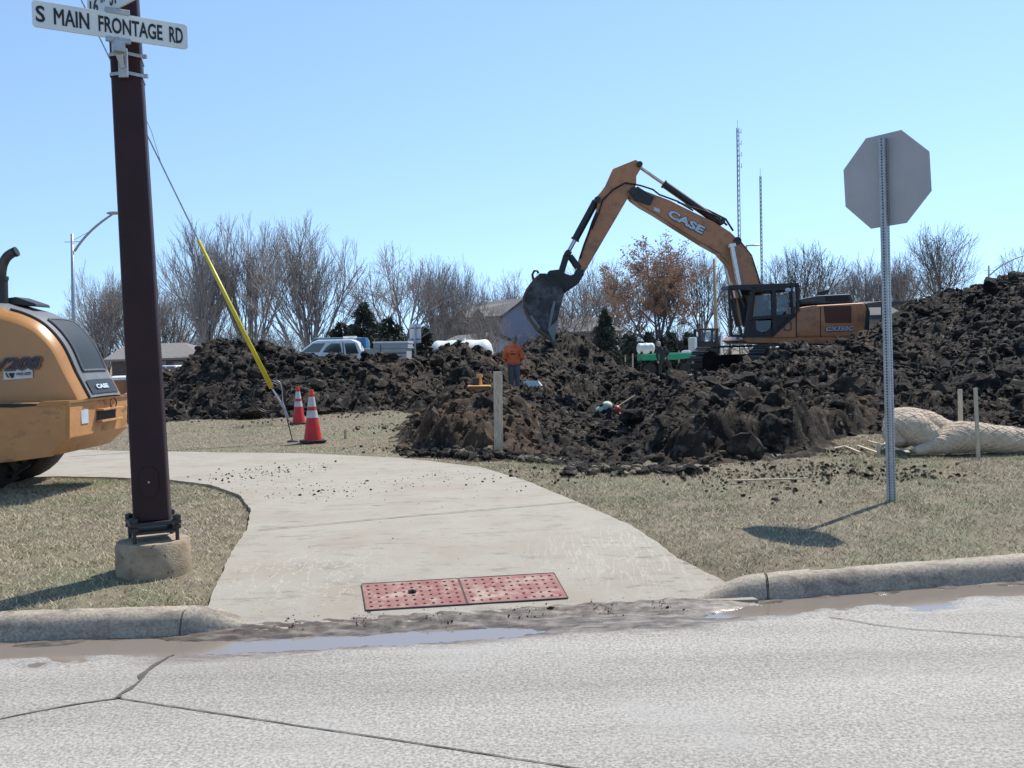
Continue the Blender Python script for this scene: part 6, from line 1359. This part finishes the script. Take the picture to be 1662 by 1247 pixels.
# ---- white tanks
def tank(px0, px1, pyt, pyb, D, label, ribs=5, leg=True, nm='water_tank'):
    a, b = P(px0, (pyt+pyb)/2, D), P(px1, (pyt+pyb)/2, D); r_ = (pyb-pyt)/2*D*K/F; z = (a.z+b.z)/2; a.z = b.z = z; L = (b-a).length; root = empty(nm, (a.x, a.y, z-r_), label, 'tank'); X = Vector((1, 0, 0))
    n_ = 26; pts = [a+X*(L*i/n_) for i in range(n_+1)]; rr_ = []
    for i in range(n_+1):
        t = i/n_; e = min(t, 1-t)*L/(r_*.55); q = math.sqrt(max(0, 1-(1-min(e, 1))**2)); rr_.append(max(.02, r_*q*(1-.035*(0.5+0.5*math.cos(t*ribs*2*math.pi)))))
    mb = MB(); mb.tube(pts, rr_, 24); mb.build('tank_shell', M['tank'], root, smooth=True)
    mb = MB(); c = (a+b)/2+Vector((0, 0, r_*.95)); mb.cyl(c, c+Vector((0, 0, r_*.16)), r_*.28, n=16); mb.build('filler_lid', M['tank'], root)
    mb = MB()
    for s_ in (.25, .75): mb.box(a+X*L*s_+Vector((0, 0, -r_*.9)), (.12, r_*1.7, r_*.5))
    mb.build('cradle', M['black'], root); return root
tank(697, 802, 552, 603, 36, 'large white plastic tank whose ends show on both sides of the soil mound', 4)
tank(1033, 1063, 557, 574, 47, 'small ribbed white water tank above the left end of the green trailer', 3)
# ---- green trailer
GD = 48; tb = P(1080, 592, GD); tb.z = 0; tr = empty('green_trailer', tb, 'low green equipment trailer behind the crouching worker', 'trailer')
def trp(nm, pts, m_, y0=0., y1=1.6, bv=.03): mb = MB(); mb.prism([v+Vector((0, y0, 0)) for v in pxpoly(pts, GD)], (0, y1-y0, 0)); return mb.build(nm, M[m_], tr, bevel=bv)
trp('deck', [(1040,576),(1098,574.5),(1130,573.5),(1130,580),(1098,584),(1040,585.5)], 'green')
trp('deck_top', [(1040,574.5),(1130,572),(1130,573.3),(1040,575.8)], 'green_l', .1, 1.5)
for x in (1055, 1115):
    c = P(x, 590, GD); c.z = .34; mb = MB(); mb.cyl(c, c+Vector((0, .25, 0)), .34, n=16); mb.cyl(c+Vector((0, 1.35, 0)), c+Vector((0, 1.6, 0)), .34, n=16); mb.build('wheel', M['rubber'], tr, bevel=.03)
mb = MB(); mb.tube([P(1041, 584, GD), P(1040, 596, GD)], .05, 4); mb.build('jack', M['black'], tr)
trp('fender', [(1106,574),(1109,569.5),(1116,568.5),(1122,570),(1124,573.5)], 'white', .1, .4)
# ---- skid steer
SD = 50; s_b = P(1150, 595, SD); s_b.z = 0; sk = empty('skid_steer', s_b, 'dark skid steer loader with square cab facing us left of the excavator tracks', 'loader')
def skp(nm, pts, m_, y0, y1, bv=.02): mb = MB(); mb.prism([v+Vector((0, y0, 0)) for v in pxpoly(pts, SD)], (0, y1-y0, 0)); return mb.build(nm, M[m_], sk, bevel=bv)
skp('cab_roof', [(1134,533),(1165,533),(1166,536),(1133,536)], 'black', -.1, 1.5)
for q in ([(1133,535),(1137,535),(1138,566),(1134,566)], [(1162,535),(1166,535),(1165,566),(1161,566)]): skp('cab_pillar', q, 'black', -.05, .1)
skp('cab_pillar', [(1133,535),(1137,535),(1138,566),(1134,566)], 'black', 1.3, 1.45); skp('cab_pillar', [(1162,535),(1166,535),(1165,566),(1161,566)], 'black', 1.3, 1.45)
skp('windshield', [(1138,544),(1144,538),(1155,538),(1161,544),(1161,553),(1138,553)], 'cabglass', 0, .03, 0)
skp('body', [(1134,554),(1165,554),(1168,566),(1167,580),(1132,580),(1131,566)], 'black', .0, 2.2, .05)
skp('grille_bar', [(1142,562),(1158,562),(1158,564),(1142,564)], 'box_grey', -.02, .01, 0)
for x in (1129, 1170):
    c = P(x, 583, SD); c.z = .42
    for yy in (.3, 1.6): mb = MB(); mb.cyl(c+Vector((-.15, yy, 0)), c+Vector((.15, yy, 0)), .42, n=18); mb.build('wheel', M['rubber'], sk, bevel=.04)
skp('lift_arm', [(1126,548),(1130,547),(1131,575),(1127,575)], 'white', -.2, 1.8); skp('lift_arm', [(1169,545),(1173,545),(1172,575),(1168,575)], 'white', -.2, 1.8)
skp('bucket', [(1122,578),(1177,577),(1178,590),(1121,591)], 'box_grey', -.9, -.3)
# ---- stakes by the hedge
for i, (x, t_, lb) in enumerate([(990, 575, 'leftmost pale stake in the row below the dark spruce'), (1003, 576, 'second pale stake in the row below the dark spruce'), (1015, 576, 'third pale stake, just left of the white water tank'), (1027, 574, 'pale stake closest to the white water tank'), (1102, 569, 'pale stake behind the green trailer deck')]):
    board('wooden_stake', x, t_, 596, 52, 2.2, lb, 'stake', 'lath', group='row of pale stakes by the lot')
# ---- stones, debris
def stone(px, py, D, r_, label, m_='rock', nm='stone', cat='stone', sq=(1.5, 1, .55)):
    p = P(px, py, D); v, f = clods(np.array([0.]), np.array([0.]), np.array([0.]), np.array([r_]), True); rs = random.Random(px)
    mb = MB(); mb.ell(p, (r_*sq[0], r_*sq[1], r_*sq[2]), nu=14, nv=8)
    for i, q in enumerate(mb.v): mb.v[i] = p+(q-p)*(1+.16*math.sin(q.x*9+q.z*13)+rs.uniform(-.05, .05))
    return tag(mb.build(nm, M[m_], org=p, smooth=True), label, cat)
stone(1148, 611, 27.6, .26, 'pale flat stone lying on the soil below the excavator tracks')
stone(1290, 640, 19.2, .16, 'grey stone half sunk in the spoil bank left of the sign post', sq=(.9, .9, 1))
mb = MB(); pc = P(861, 627, 29.0); rs = random.Random(3)
for k in range(4): mb.tube([pc+Vector((-.20+k*.11, 0, .10)), pc+Vector((-.12+k*.12, -.05, .12)), pc+Vector((-.02+k*.12, -.1, -.02))], .065, 7)
tag(mb.build('crumpled_tarp', M['tank'], org=pc), 'crumpled white plastic sheet on the soil right of the worker in orange', 'plastic sheet')
slb = pxpoly([(905,703),(914,690),(922,703),(924,712),(908,712)], 15.2); mb = MB(); mb.prism(slb, (0, .25, 0)); tag(mb.build('soil_slab', M['soil'], org=slb[0], bevel=.02), 'angular dark soil slab standing on edge in the pit mouth', 'soil slab')
# ---- orange drum-shaped laser / compactor base on the hump
cp = P(777, 640, 16.4); cz0 = cp.z; root = empty('plate_compactor', cp, 'small orange plate compactor resting on the soil left of the worker in orange', 'compactor')
mb = MB(); sc_ = 16.4*K/F
mb.prism(pxpoly([(758,636),(795,635.5),(791,648),(766,649)], 16.25), (0, .4, 0)); mb.build('base_plate', M['orange'], root, bevel=.03)
mb = MB(); mb.prism(pxpoly([(758,634.5),(796,634),(797,637),(758,637.5)], 16.2), (0, .48, 0)); mb.build('upper_plate', M['yellow_orange'], root, bevel=.015)
mb = MB(); c = P(779, 634, 16.5); mb.cyl(c, c+Vector((0, 0, .15)), .045, n=12); mb.cyl(c+Vector((0, 0, .15)), c+Vector((0, 0, .21)), .06, n=12); mb.build('engine', M['yellow_orange'], root)
mb = MB(); c = P(773, 634, 16.5); mb.box(c+Vector((0, 0, .07)), (.12, .2, .14)); mb.tube([c+Vector((-.05, 0, .1)), c+Vector((-.02, .1, .26)), c+Vector((.08, .1, .28))], .02, 6); mb.build('motor_housing', M['black'], root, bevel=.01)
root.location.z += 0.09
# tan gravel heap between the mounds
gp = P(652, 596, 33.0); mb = MB(); gp.z = 0; mb.lathe(gp, [(1.5, -.05), (1.2, .25), (.8, .62), (.4, .93), (.05, 1.02)], 30)
for i, v in enumerate(mb.v): mb.v[i] = v+Vector((random.uniform(-.06, .06), random.uniform(-.06, .06), random.uniform(-.05, .05)))
tag(mb.build('gravel_heap', M['rock'], org=gp), 'small heap of pale gravel in the gap between the left and middle mounds', 'gravel heap')
# ================================================================ PEOPLE
def capsule(mb_, a, b, ra, rb, n=12):
    a, b = Vector(a), Vector(b); d = (b-a); L = d.length; d = d.normalized() if L > 1e-6 else Vector((0, 0, 1)); pts = []; rr_ = []
    for k in range(5): t = math.cos(math.pi/2*k/4); pts.append(a-d*ra*t); rr_.append(max(ra*math.sin(math.pi/2*k/4), .002))
    for k in range(5): t = math.sin(math.pi/2*k/4); pts.append(b+d*rb*t); rr_.append(max(rb*math.cos(math.pi/2*k/4), .002))
    mb_.tube(pts, rr_, n)
def remesh(mb_, name, m_, parent, org, vox=.012, smooth_it=2):
    me = mb_.mesh(name, M[m_], org, True); o = bpy.data.objects.new('t', me); col.objects.link(o)
    r_ = o.modifiers.new('r', 'REMESH'); r_.mode = 'VOXEL'; r_.voxel_size = vox; r_.use_smooth_shade = True
    s_ = o.modifiers.new('s', 'SMOOTH'); s_.iterations = smooth_it; s_.factor = .5
    dg = bpy.context.evaluated_depsgraph_get(); m2 = bpy.data.meshes.new_from_object(o.evaluated_get(dg)); bpy.data.objects.remove(o); m2.name = name
    if not m2.materials: m2.materials.append(M[m_])
    m2.polygons.foreach_set('use_smooth', [True]*len(m2.polygons)); return link(name, m2, parent)
def person(org, label, J, clothes, hat, rz=0.0, s_=1.0, group=None):
    """J: joints in a local frame, x = person's left, y = forward, z up (metres)"""
    root = empty('person', org, label, 'person', group, rz); root.scale = (s_,)*3; b = MB(); g = lambda k: Vector(J[k])
    O = (0, 0, 0)
    def limb(mm, a, c, e, r1_, r2_, r3_): capsule(mm, a, c, r1_, r2_); capsule(mm, c, e, r2_, r3_)
    hd = g('head'); fd = (g('face')).normalized(); side = fd.cross(Vector((0, 0, 1))).normalized(); upv = side.cross(fd).normalized()
    rm = Matrix((side, fd, upv)).transposed()
    b.ell(hd, (.076, .095, .118), rm, 16, 12); b.ell(hd+fd*.035-upv*.07, (.05, .055, .05), rm); capsule(b, hd+fd*.09, hd+fd*.108-upv*.028, .010, .015, 8)
    for s2 in (-1, 1): b.ell(hd+side*.078*s2-upv*.01, (.012, .022, .034), rm, 8, 6); b.ell(hd+fd*.083+side*.032*s2+upv*.018, (.02, .014, .010), rm, 8, 6)
    capsule(b, g('neck'), hd-upv*.06, .062, .055)
    capsule(b, g('chest')+Vector((.07, 0, 0)), g('chest')-Vector((.07, 0, 0)), .12, .12); capsule(b, g('pelvis'), g('chest'), .125, .135)
    for s2 in 'LR':
        limb(b, g('sh'+s2), g('el'+s2), g('wr'+s2), .055, .042, .028); limb(b, g('hip'+s2), g('kn'+s2), g('an'+s2), .088, .058, .042)
        d = g('toe'+s2)-g('an'+s2); capsule(b, g('an'+s2)+Vector((0, 0, -.03)), g('toe'+s2), .045, .035); capsule(b, g('chest'), g('sh'+s2), .09, .06)
        # hand: palm, four curled fingers of unequal length, thumb off the side
        w_ = g('wr'+s2); fdir_ = (w_-g('el'+s2)).normalized(); sd2 = fdir_.cross(Vector((0, 1, .3))).normalized(); pn = sd2.cross(fdir_).normalized()
        palm = w_+fdir_*.05; b.ell(palm, (.038, .016, .048), Matrix((sd2, pn, fdir_)).transposed(), 10, 8)
        for q, (o_, L_) in enumerate(((-.027, .062), (-.009, .072), (.009, .068), (.027, .052))):
            f0 = palm+sd2*o_+fdir_*.035; f1 = f0+fdir_*L_*.5+pn*.012; f2 = f1+fdir_*L_*.35+pn*.028; capsule(b, f0, f1, .0095, .009, 6); capsule(b, f1, f2, .009, .0075, 6)
        t0 = palm-sd2*.030-fdir_*.015; t1 = t0-sd2*.025+fdir_*.03+pn*.01; t2 = t1+fdir_*.028+pn*.012; capsule(b, t0, t1, .013, .011, 6); capsule(b, t1, t2, .011, .009, 6)
    remesh(b, 'body', 'skin', root, O, .008, 1)
    j = MB(); capsule(j, g('chest')+Vector((.10, 0, .02)), g('chest')+Vector((-.10, 0, .02)), .145, .145); capsule(j, g('chest'), g('pelvis')+(g('chest')-g('pelvis'))*.12, .165, .16); capsule(j, g('pelvis')+(g('chest')-g('pelvis'))*.1+Vector((.05, 0, 0)), g('pelvis')+(g('chest')-g('pelvis'))*.1-Vector((.05, 0, 0)), .15, .15)
    capsule(j, g('chest'), g('neck'), .10, .085)
    for s2 in 'LR': capsule(j, g('chest')+(g('sh'+s2)-g('chest'))*.4, g('sh'+s2), .11, .085); limb(j, g('sh'+s2), g('el'+s2), U(g('el'+s2), g('wr'+s2), .93), .080, .066, .048)
    if clothes.get('hood'): j.ell(g('neck')+Vector((0, -.09, -.04)), (.11, .06, .07))
    o = remesh(j, clothes['topname'], clothes['top'], root, O, .014, 3)
    t = MB(); capsule(t, g('pelvis')+Vector((.05, 0, 0)), g('pelvis')-Vector((.05, 0, 0)), .135, .135)
    for s2 in 'LR': limb(t, g('hip'+s2), g('kn'+s2), g('an'+s2)+Vector((0, 0, .03)), .108, .08, .066)
    remesh(t, 'trousers', clothes['legs'], root, O, .014, 2)
    for s2 in 'LR':
        f = MB(); capsule(f, g('an'+s2)+Vector((0, 0, .05)), g('an'+s2)+Vector((0, 0, -.03)), .058, .055); capsule(f, g('an'+s2)+Vector((0, 0, -.04)), g('toe'+s2), .052, .046); remesh(f, 'boot', 'rubber', root, O, .012, 1)
    h_ = MB(); 
    prof = [(.001, .135), (.05, .128), (.085, .10), (.102, .06), (.106, .02)]
    hm = Matrix((side, fd, upv)).transposed()
    h_.lathe((0, 0, 0), [(r_*1.0, z) for r_, z in prof][::-1] , 20, .92, 1.08); h_.v = [hd+upv*.012+hm@v for v in h_.v]
    if hat[1]:
        bb = MB(); bb.ell((0, .13, .022), (.075, .07, .010)); h_.add([hd+upv*.012+hm@v for v in bb.v], bb.f)
    if hat[0] == 'hardhat': 
        bb = MB(); bb.lathe((0, 0, 0), [(.122, .012), (.125, .022), (.10, .03)], 20, .92, 1.1); h_.add([hd+upv*.012+hm@v for v in bb.v], bb.f)
    h_.build('hard_hat' if hat[0] == 'hardhat' else 'cap', M[hat[0]], root, org=O, smooth=True, auto=50)
    return root
# worker in orange, back towards us, hands joined in front
p1 = P(835, 641, 30); z1 = dz1(p1.x, p1.y)-.02
Jo = dict(pelvis=(0, 0, .95), chest=(0, -.01, 1.30), neck=(0, .01, 1.50), head=(0.03, .05, 1.66), face=(.1, 1, -.45), shL=(.19, 0, 1.43), shR=(-.19, 0, 1.43), elL=(.27, .02, 1.13), elR=(-.27, .02, 1.13), wrL=(.16, .20, 1.00), wrR=(-.16, .20, 1.0),
          hipL=(.09, 0, .92), hipR=(-.09, 0, .92), knL=(.10, .03, .50), knR=(-.08, .03, .50), anL=(.11, -.02, .08), anR=(-.09, -.02, .08), toeL=(.14, .14, .04), toeR=(-.10, .15, .04))
w1 = person((p1.x, p1.y, z1), 'worker in a bright orange hoodie standing with back to us at the pit', Jo, dict(top='hoodie', topname='hoodie', legs='jeans', hood=1), ('cap', 0), rz=R(-6), s_=1.10)
mb = MB(); mb.box((0, -.172, 1.235), (.16, .012, .035)); mb.ell((-.02, -.17, 1.31), (.022, .01, .02)); mb.build('back_print', M['print'], w1, org=(0, 0, 0))
# grey-clad worker, striding and leaning to our left
p2 = P(1078, 606, 46.0); z2 = max(dz1(p2.x, p2.y) if p2.y < 47 else 0, 0)
Jg = dict(pelvis=(0, 0, .86), chest=(.10, .06, 1.20), neck=(.19, .09, 1.39), head=(.24, .12, 1.54), face=(.7, .6, -.5), shL=(.30, .05, 1.30), shR=(-.04, .07, 1.36), elL=(.34, .10, 1.02), elR=(-.20, .05, 1.12), wrL=(.30, .14, .78), wrR=(-.10, .12, .95),
          hipL=(.09, 0, .84), hipR=(-.09, 0, .84), knL=(.20, .03, .46), knR=(-.27, .05, .48), anL=(.16, -.03, .08), anR=(-.42, 0, .10), toeL=(.26, .10, .04), toeR=(-.42, .16, .04))
Jg = {k: (-v[0], -v[1], v[2]) for k, v in Jg.items()}
person((p2.x, p2.y, z2), 'worker in dark clothes striding with legs apart in front of the green trailer', Jg, dict(top='darkcloth', topname='jacket', legs='darkcloth', hood=0), ('cap', 1), s_=1.08)
# worker in the pit, bent far forward to our right
p3 = P(975, 705, 28.6); z3 = P(990, 676, 28.6).z-.86
Jp = dict(pelvis=(-.12, 0, .82), chest=(.20, .0, 1.05), neck=(.36, .0, 1.04), head=(.47, -.02, .98), face=(.6, -.45, -.8), shL=(.26, .17, 1.02), shR=(.26, -.17, 1.02), elL=(.30, .22, .78), elR=(.20, -.24, .76), wrL=(.48, .12, .62), wrR=(.02, -.26, .62),
          hipL=(-.12, .09, .80), hipR=(-.12, -.09, .80), knL=(-.02, .12, .44), knR=(.0, -.12, .44), anL=(-.14, .13, .06), anR=(-.16, -.13, .06), toeL=(.04, .16, .02), toeR=(.02, -.15, .02))
w3 = person((p3.x, p3.y, z3), 'worker down in the pit bending over, pale vest and red hard hat', Jp, dict(top='darkcloth', topname='shirt', legs='darkcloth', hood=0), ('hardhat', 1), s_=1.08)
v_ = MB(); cc_ = Vector(Jp['chest']); pp_ = Vector(Jp['pelvis']); capsule(v_, cc_+Vector((.02, .08, .05)), cc_+Vector((.02, -.08, .05)), .15, .15); capsule(v_, U(pp_, cc_, .35)+Vector((0, 0, .04)), cc_+Vector((0, 0, .04)), .155, .165); remesh(v_, 'vest', 'vest', w3, (0, 0, 0), .014, 2)
mb = MB(); a_, b2_ = P(968, 682, 28.2), P(1030, 642, 28.9); mb.tube([a_, b2_], .022, 6); tag(mb.build('shovel_handle', M['wood'], org=a_), 'long thin shovel handle slanting above the worker in the pit', 'shovel')
# operator in the cab, seated facing left
p4 = P(1247, 536, NY+.45); 
Js = dict(pelvis=(0, 0, .12), chest=(0, .02, .48), neck=(0, .04, .66), head=(0, .07, .82), face=(0, 1, -.1), shL=(.19, .02, .60), shR=(-.19, .02, .60), elL=(.24, .12, .34), elR=(-.24, .12, .34), wrL=(.2, .36, .32), wrR=(-.2, .36, .32),
          hipL=(.09, 0, .12), hipR=(-.09, 0, .12), knL=(.12, .42, .16), knR=(-.12, .42, .16), anL=(.12, .48, -.22), anR=(-.12, .48, -.22), toeL=(.12, .62, -.26), toeR=(-.12, .62, -.26))
person(p4, 'operator in dark clothing seated inside the excavator cab', Js, dict(top='darkcloth', topname='jacket', legs='darkcloth', hood=0), ('cap', 1), rz=R(90))
